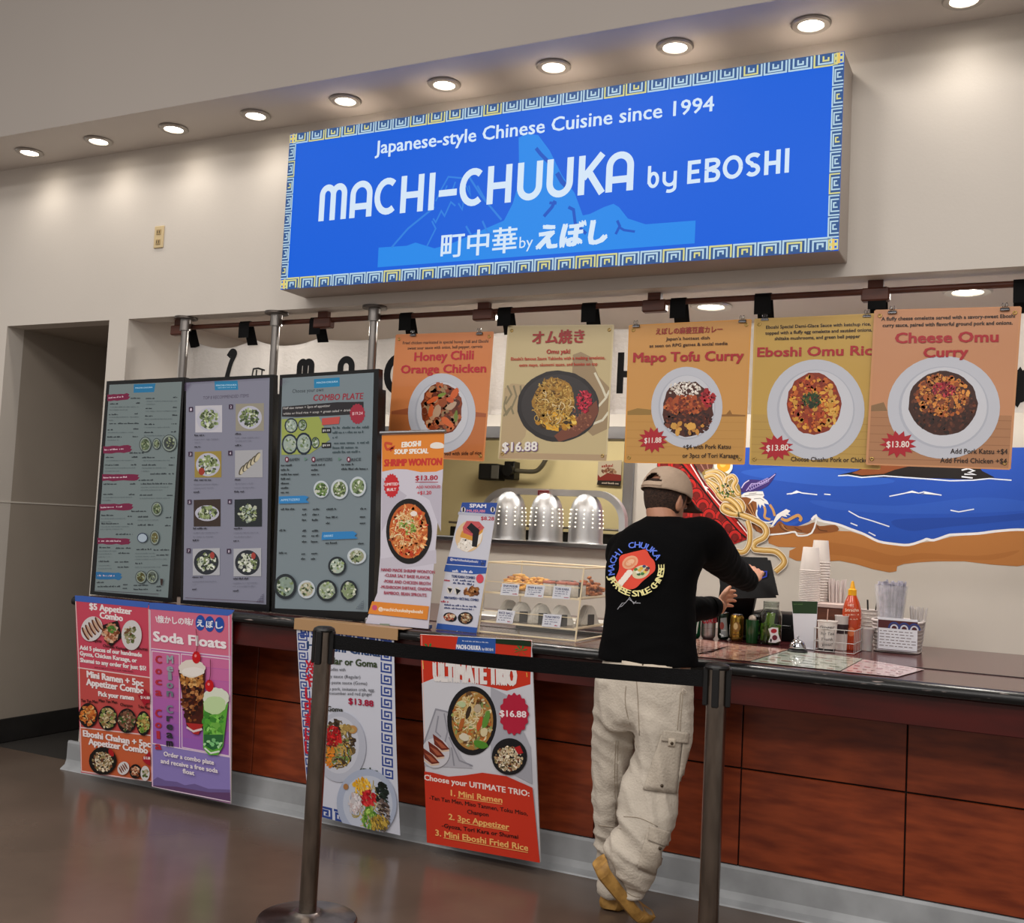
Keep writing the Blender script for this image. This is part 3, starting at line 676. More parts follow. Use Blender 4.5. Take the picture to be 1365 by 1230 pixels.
for i, (x0, y0) in enumerate([(66, 208), (265, 195), (64, 430), (262, 425), (60, 668), (260, 666), (56, 910), (256, 912)]):
    X, Y_ = c4(x0+9, y0); b.poly([(X-2.8, Y_-3.2), (X+2.6, Y_-3.4), (X+2.6, Y_+2.8), (X-2.8, Y_+3)], '#35243a', 'display'); b.text(str(i+1), X-1.1, Y_+1.8, X+1, Y_+1.8, 3.6, '#c8bccb')
for x0, y0, l in [(94, 340, 48), (296, 333, 34), (92, 562, 84), (294, 560, 28), (88, 803, 66), (290, 803, 40), (84, 1044, 52), (287, 1052, 74), (94, 397, 28), (296, 390, 30), (90, 622, 30), (292, 620, 48), (86, 862, 28), (288, 864, 28), (83, 1104, 28), (286, 1112, 28)]:
    b.scribble(*c4(x0, y0), *c4(x0+l, y0-1), 2.3, '#26242e', 'lettering', fill=1)
for x0, y0, l in [(94, 358, 120), (94, 374, 26), (296, 350, 120), (296, 366, 80), (91, 582, 120), (91, 600, 94), (293, 578, 90), (293, 598, 105), (88, 822, 125), (88, 842, 100), (290, 822, 120), (290, 842, 90), (84, 1064, 118), (84, 1080, 18), (286, 1072, 120), (286, 1088, 112)]:
    b.scribble(*c4(x0, y0), *c4(x0+l, y0-2), 1.1, '#636473', 'lettering', fill=.85)
for k in range(5):
    b.stroke([c4(48+k*7, 80), c4(48+k*7, 118-k*8)], .35, '#5b4a6b', 'display'); b.stroke([c4(48, 82+k*8), c4(78-k*5, 81+k*8)], .35, '#5b4a6b', 'display')
    b.stroke([c4(438-k*7, 1165), c4(438-k*7, 1120+k*9)], .35, '#332f4b', 'display'); b.stroke([c4(438, 1165-k*9), c4(402+k*7, 1163-k*9)], .35, '#332f4b', 'display')
b.stroke([c4(50, 1143), c4(440, 1163)], .45, '#4a3340', 'display'); b.stroke([c4(50, 76), c4(460, 52)], .45, '#4a3f58', 'display')
b.build(t2, scm)
# screen three
t3, b = screen('tall menu screen on the right headed COMBO PLATE in red', [(373, 499.6), (505, 491.4), (498, 824), (362, 813.5)], [(376.5, 504), (498.4, 496.5), (490.5, 815.5), (366.5, 810.5)], '#717d83')
def c5(x, y): return (350+x*.3008, 480+y*.3008)
b.poly([c5(228, 84), c5(342, 76), c5(342, 116), c5(228, 124)], '#2377a2', 'display'); b.text('MACHI-CHUUKA', *c5(240, 104), *c5(334, 98), 2.4, '#b5d5e5')
b.text('Choose your own', *c5(132, 145), *c5(270, 138), 5, '#20232b', bold=.004)
b.text('COMBO PLATE', *c5(225, 180), *c5(446, 172), 8.6, '#8c2a38', bold=.02, shear=.1)
b.poly([c5(88, 206), c5(330, 186), c5(448, 184), c5(448, 212), c5(450, 238), c5(300, 246), c5(150, 252), c5(86, 250)], '#262427', 'display')
b.text('Half size ramen + 2pcs of appetizer', *c5(92, 218), *c5(300, 206), 3.2, '#b5b2b0'); b.text('white or fried rice + soup + green salad + drink', *c5(92, 242), *c5(392, 226), 3.2, '#b5b2b0')
b.burst(*c5(421, 238), 10.5, 14, '#93293a', 'display', 16, .9); b.text('$19.24', *c5(398, 243), *c5(444, 241), 4, '#d8b5ba')
b.poly([c5(85, 262), c5(250, 250), c5(300, 352), c5(210, 415), c5(85, 420)], '#8f9a4d', 'dish_picture')
for x, y, rx, ry in [(128, 290, 30, 34), (178, 288, 20, 26), (122, 372, 36, 46), (184, 370, 36, 50), (236, 366, 18, 26)]:
    X, Y_ = c5(x, y); b.blob(X, Y_, rx*.3, ry*.3, '#1e2833', 'dish_picture', n=14); b.blob(X, Y_, rx*.24, ry*.24, '#8e9c94', 'dish_picture'); b.crumbs(X, Y_, rx*.2, ry*.2, 25, ['#a9b3a5', '#5d6f4a', '#7e8d78'], 1.7)
b.poly([c5(265, 258), c5(345, 250), c5(340, 282), c5(265, 288)], '#b24a44', 'display')
for y in (312, 378): b.poly([c5(264, y-12), c5(305, y-13), c5(305, y+10), c5(264, y+11)], '#17171a', 'display'); b.text('$9.99', *c5(268, y+5), *c5(300, y+4), 3, '#c8c8c8')
for x0, y0, x1 in [(312, 304, 478), (312, 325, 450), (312, 347, 340), (312, 372, 472), (312, 393, 432), (312, 412, 440)]: b.scribble(*c5(x0, y0), *c5(x1, y0-3), 3, '#3b4a4f', 'lettering')
for x, s_ in ((100, 'RAMEN'), (218, 'APPETIZERS'), (374, 'RICE')):
    b.blob(*c5(x+10, 440), 2.6, 3.6, '#5e1530', 'display'); b.blob(*c5(x+10, 440), 1.2, 2, '#c9b3bb', 'display'); b.text(s_, *c5(x+22, 448), *c5(x+(64 if len(s_) < 7 else 92), 445), 4, '#2b3136')
for x in (188, 338): b.poly([c5(x, 430), c5(x+14, 438), c5(x, 446)], '#5b7c6c', 'display')
for x0, y0, l in [(84, 470, 48), (84, 490, 36), (84, 510, 80), (84, 530, 48), (84, 550, 40), (84, 570, 36), (84, 590, 34), (218, 468, 60), (218, 490, 30), (218, 510, 36), (352, 466, 54), (352, 486, 116),
                  (84, 664, 60), (180, 664, 18), (226, 664, 28), (178, 688, 18), (224, 688, 28), (178, 712, 20), (222, 712, 30), (286, 664, 44), (436, 662, 26), (284, 700, 50), (434, 698, 26), (284, 726, 24), (434, 726, 24), (78, 758, 28), (180, 760, 16), (222, 760, 28), (178, 782, 20), (220, 782, 30), (178, 808, 20), (218, 808, 32), (282, 814, 50), (426, 816, 28), (76, 858, 34), (176, 862, 16), (220, 860, 26), (174, 884, 18), (218, 884, 26)]:
    b.scribble(*c5(x0, y0), *c5(x0+l, y0-1), 2.6, '#1c2226', 'lettering', fill=1)
b.poly([c5(76, 604), c5(190, 600), c5(208, 606), c5(196, 618), c5(210, 632), c5(76, 636)], '#2a76b0', 'display'); b.text('APPETIZERS', *c5(84, 625), *c5(168, 622), 3, '#a5c7dd')
b.poly([c5(268, 762), c5(405, 758), c5(422, 768), c5(412, 778), c5(425, 790), c5(265, 796)], '#2a76b0', 'display'); b.text('DRINKS', *c5(276, 784), *c5(316, 782), 3, '#a5c7dd')
for x, y, rx, ry, dk, cc in [(264, 572, 34, 38, 0, '#5c7840'), (345, 572, 38, 44, 0, '#56653f'), (427, 560, 36, 44, 0, '#6a7c55'), (335, 912, 40, 42, 1, '#9aa89a'), (422, 868, 42, 36, 0, '#8c8c72'), (106, 1002, 50, 56, 1, '#7c8c80'), (200, 1015, 38, 40, 0, '#a59f88'), (290, 1020, 46, 48, 1, '#8e9a88'), (388, 1020, 38, 46, 1, '#7c8a68')]:
    X, Y_ = c5(x, y); b.blob(X, Y_, rx*.3, ry*.3, '#20262b' if dk else '#b3bbc0', 'dish_picture'); b.blob(X, Y_, rx*.23, ry*.23, cc, 'dish_picture'); b.crumbs(X, Y_, rx*.22, ry*.22, 40, [cc, '#c0c4b4', '#39472f', '#7c8c60'], 1.8)
for k in range(5):
    b.stroke([c5(88+k*7, 86), c5(88+k*7, 118-k*7)], .35, '#5b3a5b', 'display'); b.stroke([c5(452-k*7, 1102), c5(452-k*7, 1062+k*8)], .35, '#333b4b', 'display'); b.stroke([c5(452, 1102-k*8), c5(418+k*7, 1100-k*8)], .35, '#333b4b', 'display')
b.build(t3, scm)
# ================================================================ hanging menu banners
vin = printmat('glossy_vinyl_print', .27, bump=.22, bscale=5, spec=.6, coat=.3)
def banner(label, corners, Y, bg, wood=None):
    C3 = [atY(*p, Y) for p in corners]
    t = thing('menu_banner', (sum(c.x for c in C3)/4, Y, min(c.z for c in C3)), label, 'banner', None)
    b = Board(C3[0], (0, -1, 0))
    quadsheet('sheet', C3, (0, -1, 0), .0012, mat('vinyl_back', '#c9b7a0', .5), t)
    b.d = .00015; b.poly(corners, bg, 'sheet_print')
    return t, b, C3
def edgeband(b, c, col, w=2.2):
    b.stroke([c[0], c[3]], w, col, 'sheet_print'); b.stroke([c[1], c[2]], w, col, 'sheet_print'); b.stroke([c[0], c[1]], w*.8, col, 'sheet_print'); b.stroke([c[2], c[3]], w*.8, col, 'sheet_print')
grom = mat('brass_grommet', '#b89a5a', .3, metal=1); clipm = mat('clip_steel', '#8f8f92', .25, metal=1)
def grommets(t, C3, Y):
    c = sum(C3, V())/4
    for p in C3:
        q = p+(c-p).normalized()*.028
        bm = B(); lathe(bm, [(.0035, -.001), (.0045, -.0022), (.0075, -.0022), (.0085, 0)], (q.x, Y-.001, q.z), 14, axis='Y'); fin('grommet', bm, grom, t, smooth=True)
def clip(x, y, Y, label):
    p = atY(x, y, Y)
    t = thing('binder_clip', (p.x, Y, p.z), label, 'clip', 'clips holding the menu banners')
    bm = B(); w = .017
    bm2 = [(-.010, .004), (-.0125, .010), (0, .016), (.0125, .010), (.010, .004)]
    box(bm, (p.x-w, Y-.011, p.z-.009), (p.x+w, Y-.002, p.z-.002), .002); box(bm, (p.x-w, Y+.002, p.z-.009), (p.x+w, Y+.008, p.z-.002), .002); box(bm, (p.x-w, Y-.008, p.z-.003), (p.x+w, Y+.006, p.z+.004), .003)
    fin('clip_body', bm, clipm, t, smooth='auto')
    bm = B(); 
    for s in (-.006, .006):
        tube(bm, [(p.x+s, Y-.009, p.z+.002), (p.x+s*1.7, Y-.012, p.z+.012), (p.x+s*1.2, Y-.010, p.z+.022), (p.x+s*.4, Y-.010, p.z+.018), (p.x+s*.3, Y-.010, p.z+.004)], .0013, 6)
    fin('clip_handle', bm, clipm, t, smooth=True)
def plate(b, x, y, rx, ry, col='#c9ccd6', inner='#b9bdc9'):
    b.blob(x, y, rx, ry, col, 'dish_picture', n=44); b.blob(x, y, rx*.80, ry*.80, inner, 'dish_picture', n=40); b.blob(x+.6, y-.8, rx*.76, ry*.77, '#d3d5dd', 'dish_picture', n=40)
def ch(x, y): return (500+x*.2637, 370+y*.2637)
def cl(x, y): return (820+x*.2276, 360+y*.2276)
def cr(x, y): return (1080+x*.2276, 360+y*.2276)
RD = '#b01f2a'
# --- honey chili orange chicken
co = [(528.5, 446.5), (657.4, 442.5), (644.5, 614), (516.5, 607)]
t, b, C3 = banner('orange menu banner reading Honey Chili Orange Chicken', co, 4.43, '#d9854c')
b.poly([(521, 548), (648.5, 551), (644.5, 614), (516.5, 607)], '#c4743f', 'sheet_print'); b.poly([(521, 548), (560, 541), (600, 545), (649, 551), (648.6, 556), (521, 552)], '#a85c38', 'sheet_print')
edgeband(b, co, '#d88a52')
b.text('Fried chicken marinated in special honey chili and Eboshi', 537, 459, 651, 456.5, 4.2, '#2a130c', bold=.02); b.text('sweet sour sauce with onion, bell pepper, carrots', 543.5, 466, 643, 463.5, 4.2, '#2a130c', bold=.02)
plate(b, 589, 550.5, 45, 53)
b.blob(589, 545, 27.5, 34, '#7a3518', 'dish_picture', n=30, jag=.12); b.crumbs(589, 545, 25, 31, 230, ['#8b3b18', '#a4502a', '#6b2b14', '#c56a3a', '#9c7c58', '#5b2a18', '#b88d6a'], 4)
for x, y, rx, ry, ro, cc in [(577, 533, 9, 3.2, -.5, '#d8622c'), (606, 525, 4, 9, .5, '#d9652e'), (596, 562, 10, 4.5, .7, '#dd6a33'), (575, 548, 3.5, 9, .2, '#cf5c2a'), (589, 526, 6, 2.5, -.3, '#7f9438'), (608, 555, 2.6, 8, .1, '#74883a'), (583, 548, 5, 9, .4, '#bd9a7c'), (602, 541, 9, 4, -.6, '#c3a68c'), (590, 537, 6, 5, 0, '#9a4a22'), (600, 533, 5, 4, .4, '#d0592b')]:
    b.blob(x, y, rx, ry, cc, 'dish_picture', rot=ro, n=10, jag=.3)
b.text('Honey Chili', 552.7, 481, 631, 478.5, 12, '#c02433', bold=.035); b.text('Orange Chicken', 534.8, 497.5, 647.7, 496, 11.5, '#c02433', bold=.035)
b.text('Served with side of rice', 585, 607, 642, 606, 5.2, '#33150e', bold=.01)
b.build(t, vin); grommets(t, C3, 4.43); clip(551.4, 446, 4.43, 'silver binder clip on the orange chicken banner, left side'); clip(639.8, 444, 4.43, 'silver binder clip on the orange chicken banner, right side')
# --- omu yaki
co = [(678, 434.6), (817.7, 433.3), (808, 614), (664.8, 611)]
t, b, C3 = banner('cream menu banner headed オム焼き Omu yaki, black plate of noodles', co, 4.43, '#cbb98c')
b.poly([ch(*p) for p in [(655, 560), (690, 535), (755, 540), (790, 600), (760, 800), (700, 880), (632, 880)]], '#bda680', 'sheet_print')
for pts in [[(668, 545), (690, 590), (660, 640)], [(700, 545), (715, 600), (690, 660), (700, 690)], [(735, 545), (740, 600)], [(650, 700), (680, 660)], [(665, 600), (650, 650), (665, 690), (690, 650)]]:
    b.stroke([ch(*p) for p in pts], 2.6, '#8d8264', 'sheet_print')
b.poly([ch(*p) for p in [(1000, 390), (1040, 375), (1090, 400), (1130, 500), (1190, 560), (1185, 760), (1100, 800), (990, 700)]], '#a48d6c', 'sheet_print')
for pts in [[(1110, 480), (1150, 560), (1170, 610)], [(1100, 740), (1150, 720), (1180, 680)], [(1130, 650), (1165, 610), (1185, 570)]]: b.stroke([ch(*p) for p in pts], 3.0, '#e3dcc4', 'sheet_print')
edgeband(b, co, '#d5c59c', 2)
b.poly([(666, 603), (809, 606), (808, 614), (664.8, 611)], '#b99f7d', 'sheet_print')
b.blob(744, 541.4, 54.5, 47.5, '#2e2a2a', 'dish_picture', n=44, jag=.02); b.blob(744, 541, 49, 42, '#3b3737', 'dish_picture', n=40)
b.poly([ch(*p) for p in [(905, 800), (1040, 690), (1120, 620), (1130, 680), (1095, 745), (1020, 800), (930, 830)]], '#7a4532', 'dish_picture')
b.crumbs(766, 560, 26, 14, 120, ['#93583f', '#6b3a2a', '#a56a4c'], 1.2)
b.blob(738, 535, 27, 30, '#a67a2e', 'dish_picture', jag=.15, rot=.5); b.crumbs(738, 530, 26, 27, 330, ['#b98a3a', '#8f6a2a', '#c9a052', '#6b4a1c', '#d0ac58'], 2.2, asp=3)
b.crumbs(742, 560, 28, 12, 90, ['#d9a12a', '#e8c25a', '#3d2c14', '#c48a22', '#7a5a1c'], 4, rot=.5)
b.strands(738, 545, 30, 28, 90, ['#e9d3a0', '#d8b565', '#8a641f', '#caa04a'], 1.0, 12)
b.crumbs(779, 535, 10, 14, 110, ['#c01d3a', '#9b1230', '#d93a50'], 2.2, asp=3)
b.text('オム焼き', 710, 457.5, 778.7, 455.5, 16.5, '#a32020', bold=.03, capk=.84); b.text('Omu yaki', 729, 471.5, 760, 471, 6, '#b32a22', bold=.03)
b.text("Eboshi's famous Sauce Yakisoba with a melting omelette,", 681.4, 480.5, 807, 478.7, 4.4, '#c23a28', bold=.02); b.text('extra mayo, okonomi sauce, and bonito on top', 692.5, 488.7, 796.7, 487, 4.4, '#c23a28', bold=.02)
for dx, dy, cc in ((.8, .6, '#7d5f8c'), (0, 0, '#f2eee8')): b.text('$16.88', 670+dx, 601.5+dy, 716+dx, 600.5+dy, 12.5, cc, bold=.05 if cc[1] == '7' else .03)
b.build(t, vin); grommets(t, C3, 4.43)
# --- mapo tofu curry
co = [(839.3, 434), (1001, 426), (991.8, 618.4), (833.2, 616)]
t, b, C3 = banner('golden menu banner reading Mapo Tofu Curry priced $11.88', co, 4.425, '#d39a52')
b.poly([(836, 553), (995, 554), (991.8, 618.4), (833.2, 616)], '#c9964e', 'sheet_print')
b.poly([(836.4, 548), (850, 544), (868, 546), (868, 553), (836, 553)], '#9c7a3c', 'sheet_print'); b.poly([(958, 553), (968, 552), (973, 546), (976, 552), (995, 553), (995, 555), (958, 555)], '#95672f', 'sheet_print')
for k in range(5): b.stroke([(835+k*.1, 562+k*11), (994-k*.5, 563+k*11)], .5, '#b98440', 'sheet_print')
edgeband(b, co, '#d99a45')
plate(b, 915.6, 542.8, 47.5, 54)
b.blob(916.7, 545, 34, 37, '#4a1d10', 'dish_picture', n=30, jag=.1); b.crumbs(913, 519, 22, 11, 130, ['#efe6da', '#d8cdc0', '#fff8ee'], 1.5); b.crumbs(917, 560, 31, 20, 260, ['#3d160c', '#5f2412', '#2b0e08', '#7a3a1e'], 2)
for k in range(7): b.blob(893+k*8, 538+(k % 2)*1, 5.2, 13-abs(k-3)*1.2, ['#9b3d16', '#b04e20', '#8a3312'][k % 3], 'dish_picture', n=12, rot=.1, jag=.12)
b.crumbs(913, 540, 27, 13, 120, ['#b55524', '#8a3212', '#6a220c', '#c76a30'], 2)
b.crumbs(944, 531, 8, 11, 50, ['#b01c28', '#8c1220', '#d0343a'], 3); b.crumbs(917, 571, 22, 8, 12, ['#d9a24a', '#c98c3a'], 4)
b.burst(870.5, 586.5, 20, 17.5, '#b21a2a', k=13, inn=.66); b.text('$11.88', 859.2, 590.6, 881.6, 589.8, 7.4, '#f3e6dc', bold=.02)
b.text('えぼしの麻婆豆腐カレー', 874.6, 445.5, 963, 442.4, 8, '#9c2a20', bold=.03, capk=.84); b.text("Japan's hottest dish", 888, 453.8, 946, 452.2, 4.4, '#3a1c10', bold=.02); b.text('as seen on RPG games & social media', 866, 463.2, 970, 459.6, 4.4, '#3a1c10', bold=.02)
b.text('Mapo Tofu Curry', 844.6, 482.6, 991, 480.0, 13.2, RD, bold=.035)
b.text('+$4 with Pork Katsu', 910.6, 598.4, 974, 598, 6.2, '#2c1a10'); b.text('or 3pcs of Tori Karaage', 910, 609.8, 984.3, 610.2, 6.2, '#2c1a10')
b.build(t, vin); grommets(t, C3, 4.425); clip(848.5, 434, 4.425, 'silver binder clip on the mapo tofu banner, left side'); clip(990, 427.6, 4.425, 'silver binder clip on the mapo tofu banner, right side')
# --- omu rice
co = [(1006.6, 425.6), (1176, 418), (1172.5, 625), (999.8, 618.6)]
t, b, C3 = banner('mustard yellow menu banner reading Omu Rice with egg dish', co, 4.434, '#c8a24f')
b.poly([(1002, 552), (1174, 556), (1172.5, 625), (999.8, 618.6)], '#c09c50', 'sheet_print')
for k in range(6): b.stroke([(1001, 562+k*10), (1173, 566+k*10)], .5, '#a98442', 'sheet_print')
edgeband(b, co, '#cfaa5a')
plate(b, 1087.5, 546, 65, 67)
b.blob(1085, 538, 36, 41.5, '#8a2f12', 'dish_picture', n=32, jag=.06); b.crumbs(1084, 538, 32, 37, 380, ['#b54a1a', '#d9872e', '#e0a23c', '#a8380f', '#c2601f', '#8e2c0e'], 3)
b.crumbs(1108, 545, 9, 24, 50, ['#e3b050', '#d99a36'], 3); b.crumbs(1082, 533, 13, 10, 130, ['#26401a', '#3c5a22', '#16290f'], 2, asp=3)
b.burst(1035, 596.7, 23.5, 17.5, '#b21a2a', k=13, inn=.66); b.text('$13.80', 1021.6, 601, 1051, 600, 8.2, '#f3e6dc', bold=.02)
b.text('Eboshi Special Demi-Glace Sauce with ketchup rice,', 1021.4, 438.3, 1160.8, 433.8, 4.6, '#2c1c0c', bold=.025); b.text('topped with a fluffy egg omelette and sautéed onions,', 1020.3, 446.2, 1162.4, 441.6, 4.6, '#2c1c0c', bold=.025); b.text('shiitake mushrooms, and green bell pepper', 1032.8, 453.4, 1146.5, 450.2, 4.6, '#2c1c0c', bold=.025)
b.text('Eboshi Omu Rice', 1010, 475.4, 1174, 472.8, 13, RD, bold=.035)
b.text('Choose Chashu Pork or Chicken', 1054.4, 614.6, 1160, 616.2, 6.4, '#2c1a10')
b.build(t, vin); grommets(t, C3, 4.434); clip(1020, 425, 4.44, 'silver binder clip on the omu rice banner, left side'); clip(1156, 420.5, 4.44, 'silver binder clip on the omu rice banner, right side')
# --- cheese omu curry
co = [(1167, 414), (1360.4, 409.4), (1345.8, 625), (1155.5, 618.5)]
t, b, C3 = banner('tan menu banner reading Cheese Omu Curry priced $13.80', co, 4.41, '#cb9068')
b.poly([(1159, 548), (1351, 554), (1345.8, 625), (1155.5, 618.5)], '#b3805a', 'sheet_print'); b.poly([(1159, 541), (1178, 536), (1183, 548), (1159, 548)], '#8f6f4c', 'sheet_print')
for k in range(6): b.stroke([(1158, 556+k*11), (1349, 561+k*11)], .6, '#976746', 'sheet_print')
edgeband(b, co, '#cf9468', 3)
plate(b, 1258, 543, 75, 68.5)
b.blob(1257, 537.5, 46, 43, '#3e1c10', 'dish_picture', n=34, jag=.04); b.crumbs(1257, 542, 42, 36, 300, ['#3a1a0e', '#54281a', '#6e3a22', '#24100a'], 2.4); b.crumbs(1256, 528, 36, 28, 420, ['#c8702c', '#a85420', '#e09a48', '#8a431c', '#d98a3a', '#7a3d20'], 2.6)
b.crumbs(1258, 519, 16, 9, 120, ['#b02032', '#8e1628', '#c9404a', '#6b1220'], 2.4, asp=3)
b.burst(1197.2, 592, 25, 18.5, '#b21a2a', k=13, inn=.66); b.text('$13.80', 1181.8, 596.2, 1212, 596, 8.6, '#f3e6dc', bold=.02)
b.text('A fluffy cheese omelette served with a savory-sweet Eboshi', 1175, 427.4, 1353, 423.3, 5, '#2c1a10', bold=.03); b.text('curry sauce, paired with flavorful ground pork and onions.', 1176.7, 436, 1349.7, 432.4, 5, '#2c1a10', bold=.03)
b.text('Cheese Omu', 1193.8, 457.2, 1330.4, 455.4, 14.4, RD, bold=.04); b.text('Curry', 1231.4, 476.2, 1290, 475, 13.4, RD, bold=.04)
b.text('Add Pork Katsu +$4', 1267, 604.4, 1342.9, 605, 7, '#2c1a10'); b.text('Add Fried Chicken +$4', 1253.4, 616.4, 1342, 617.8, 7, '#2c1a10')
b.build(t, vin); grommets(t, C3, 4.41); clip(1189.7, 415.5, 4.41, 'silver binder clip on the cheese omu banner, left side'); clip(1339.5, 411.5, 4.41, 'silver binder clip on the cheese omu banner, right side')
# ================================================================ mural painted on the serving wall
mur = printmat('mural_paint', .5)
b = Board((0, YB, 1.5), (0, -1, 0), step=3e-5, d0=.0006)
def cm(x, y): return (840+x*.16850, 600+y*.16850)
def cw(x, y): return (860+x*.37, 600+y*.37)
def P_(c, pts): return [c(*p) for p in pts]
b.poly(P_(cw, [(50, -10), (1900, -10), (1900, 290), (1600, 282), (1420, 285), (1340, 284), (1260, 290), (1150, 300), (1090, 305), (1040, 322), (1000, 325), (950, 338), (900, 335), (840, 325), (790, 300), (740, 280), (690, 262), (640, 252), (615, 234), (590, 258), (560, 270), (500, 290), (420, 250), (340, 180), (300, 60)]), '#1f4fb4', 'sea')
for pts, cc in [([(350, 75), (600, 60), (900, 110), (700, 130), (450, 105)], '#2a5cc2'), ([(600, 180), (900, 200), (1200, 170), (1400, 190), (1400, 215), (1000, 230), (700, 215)], '#2857bb'), ([(900, 250), (1200, 240), (1400, 225), (1400, 245), (1100, 275), (950, 290)], '#1a45a3')]:
    b.poly(P_(cw, spline(pts, 5, True)), cc, 'sea')
b.poly(P_(cw, [(440, 300), (500, 296), (560, 302), (620, 296), (680, 290), (740, 292), (790, 308), (840, 330), (900, 342), (950, 344), (1000, 332), (1050, 326), (1100, 312), (1200, 302), (1300, 290), (1420, 286), (1900, 290), (1900, 420), (1420, 405), (1340, 418), (1250, 412), (1150, 400), (1050, 400), (980, 404), (930, 410), (908, 418), (905, 436), (880, 440), (820, 428), (760, 410), (700, 398), (640, 400), (545, 398), (518, 385), (520, 362), (545, 350), (480, 348), (445, 335)]), '#b2743a', 'sand')
b.poly(P_(cw, spline([(610, 330), (760, 345), (900, 380), (1000, 370), (1200, 380), (1350, 360), (1250, 395), (1000, 392), (880, 415), (750, 385), (640, 370)], 4, True)), '#a96b33', 'sand')
# shoreline foam
b.stroke(P_(cw, spline([(600, 250), (615, 236), (625, 252), (690, 266), (740, 284), (790, 303), (840, 328), (900, 338), (950, 341), (1000, 326), (1015, 320), (1040, 324), (1090, 307), (1110, 304), (1200, 300), (1260, 292), (1340, 286), (1420, 288), (1600, 284), (1900, 292)], 3)), 3.2, '#e9ebee', 'foam')
b.poly(P_(cw, [(700, 88), (760, 75), (790, 60), (830, 45), (1190, 45), (1215, 75), (1260, 98), (1200, 106), (1130, 104), (1000, 100), (850, 98), (720, 92)]), '#17100f', 'island')
b.poly(P_(cw, [(745, 82), (800, 60), (860, 48), (960, 56), (900, 70), (860, 85), (780, 90)]), '#8a4a26', 'island')
for pts in [[(1140, 72), (1165, 66), (1185, 74), (1165, 80), (1190, 88), (1150, 86)], [(1140, 95), (1180, 100)]]: b.stroke(P_(cw, pts), 2, '#dfe3ea', 'island')
b.stroke(P_(cw, [(695, 92), (730, 90), (780, 98), (860, 92), (940, 98), (1010, 103), (1100, 110), (1180, 108), (1240, 102), (1320, 108)]), 1.6, '#dfe7f5', 'foam')
for pts in [[(510, 158), (530, 155), (545, 147), (565, 154), (620, 160)], [(645, 158), (668, 160)], [(880, 166), (935, 155), (960, 148), (985, 155), (1005, 150), (1035, 156), (1068, 162)], [(1100, 216), (1130, 222), (1185, 212)], [(733, 219), (770, 240), (820, 255), (880, 275)], [(740, 262), (765, 272)], [(805, 295), (830, 308)]]:
    b.stroke(P_(cw, pts), 1.6, '#dfe7f5', 'foam')
b.poly(P_(cw, [(520, 160), (547, 146), (575, 158), (555, 153)]), '#f2f5fa', 'foam'); b.poly(P_(cw, [(925, 158), (962, 145), (1000, 158), (1010, 149), (1062, 162), (960, 153)]), '#f2f5fa', 'foam')
# brown waves
b.poly(P_(cm, spline([(850, 375), (960, 340), (1040, 350), (1060, 400), (1010, 430), (1000, 480), (1010, 540), (1060, 590), (1130, 610), (1180, 560), (1240, 590), (1330, 600), (1400, 590), (1460, 570), (1500, 600), (1620, 590), (1640, 640), (1450, 660), (1330, 650), (1220, 670), (1090, 660), (1000, 640), (900, 520)], 3, True)), '#8a5228', 'wave')
for pts in [[(900, 420), (950, 500), (1040, 620)], [(930, 430), (960, 480), (1000, 580), (1080, 640)], [(960, 420), (975, 470), (990, 540)], [(1180, 580), (1200, 620), (1260, 650)], [(1220, 600), (1260, 640), (1320, 650)], [(1300, 610), (1360, 640)], [(1480, 600), (1500, 630), (1560, 640)], [(880, 400), (920, 470), (960, 560), (1000, 640)]]:
    b.stroke(P_(cm, spline(pts, 4)), 1.4, '#5c3418', 'wave')
for pts in [[(915, 425), (955, 490), (1050, 610)], [(945, 425), (968, 478), (1010, 570)], [(1200, 585), (1230, 625), (1300, 645)]]:
    b.stroke(P_(cm, spline(pts, 4)), .9, '#c08a55', 'wave')
b.poly(P_(cm, spline([(1010, 450), (1050, 440), (1100, 430), (1150, 480), (1145, 520), (1110, 560), (1060, 565), (1020, 530)], 3, True)), '#1f4fb4', 'sea')
b.stroke(P_(cm, spline([(1060, 440), (1070, 480), (1065, 530), (1110, 548)], 4)), 3.2, '#c9975a', 'noodle'); b.stroke(P_(cm, spline([(1105, 430), (1130, 470), (1145, 520)], 4)), 3.2, '#c9975a', 'noodle')
b.stroke(P_(cm, spline([(1195, 540), (1240, 555), (1290, 530), (1330, 515), (1352, 540), (1340, 560)], 4)), 4, '#c9975a', 'noodle')
b.poly(P_(cm, spline([(1200, 560), (1260, 575), (1340, 560), (1300, 595), (1230, 590)], 4, True)), '#2257bd', 'sea')
b.poly(P_(cm, [(850, 378), (900, 340), (950, 325), (1050, 325), (1062, 360), (1048, 372), (1085, 400), (1100, 430), (1060, 420), (1068, 450), (1040, 430), (1030, 460), (1015, 420), (1005, 470), (1000, 410), (970, 400), (935, 430), (960, 385), (920, 370), (880, 372)]), '#e9e9e8', 'foam')
for pts in [[(905, 360), (1000, 350), (1050, 352)], [(980, 385), (1030, 380), (1060, 400)], [(940, 345), (1000, 338)]]: b.stroke(P_(cm, pts), .7, '#5d5a58', 'foam')
b.stroke(P_(cm, spline([(1005, 470), (1000, 510), (1030, 555), (1090, 572), (1130, 560)], 4)), 2, '#e9e9e8', 'foam')
b.poly(P_(cm, [(1110, 610), (1140, 550), (1160, 510), (1190, 490), (1235, 465), (1268, 480), (1250, 500), (1270, 515), (1230, 510), (1245, 530), (1200, 520), (1165, 555), (1130, 600)]), '#ecebea', 'foam')
b.stroke(P_(cw, spline([(440, 305), (500, 300), (540, 294), (552, 308), (600, 298), (620, 240)], 3)), 2.2, '#e9e9e8', 'foam')
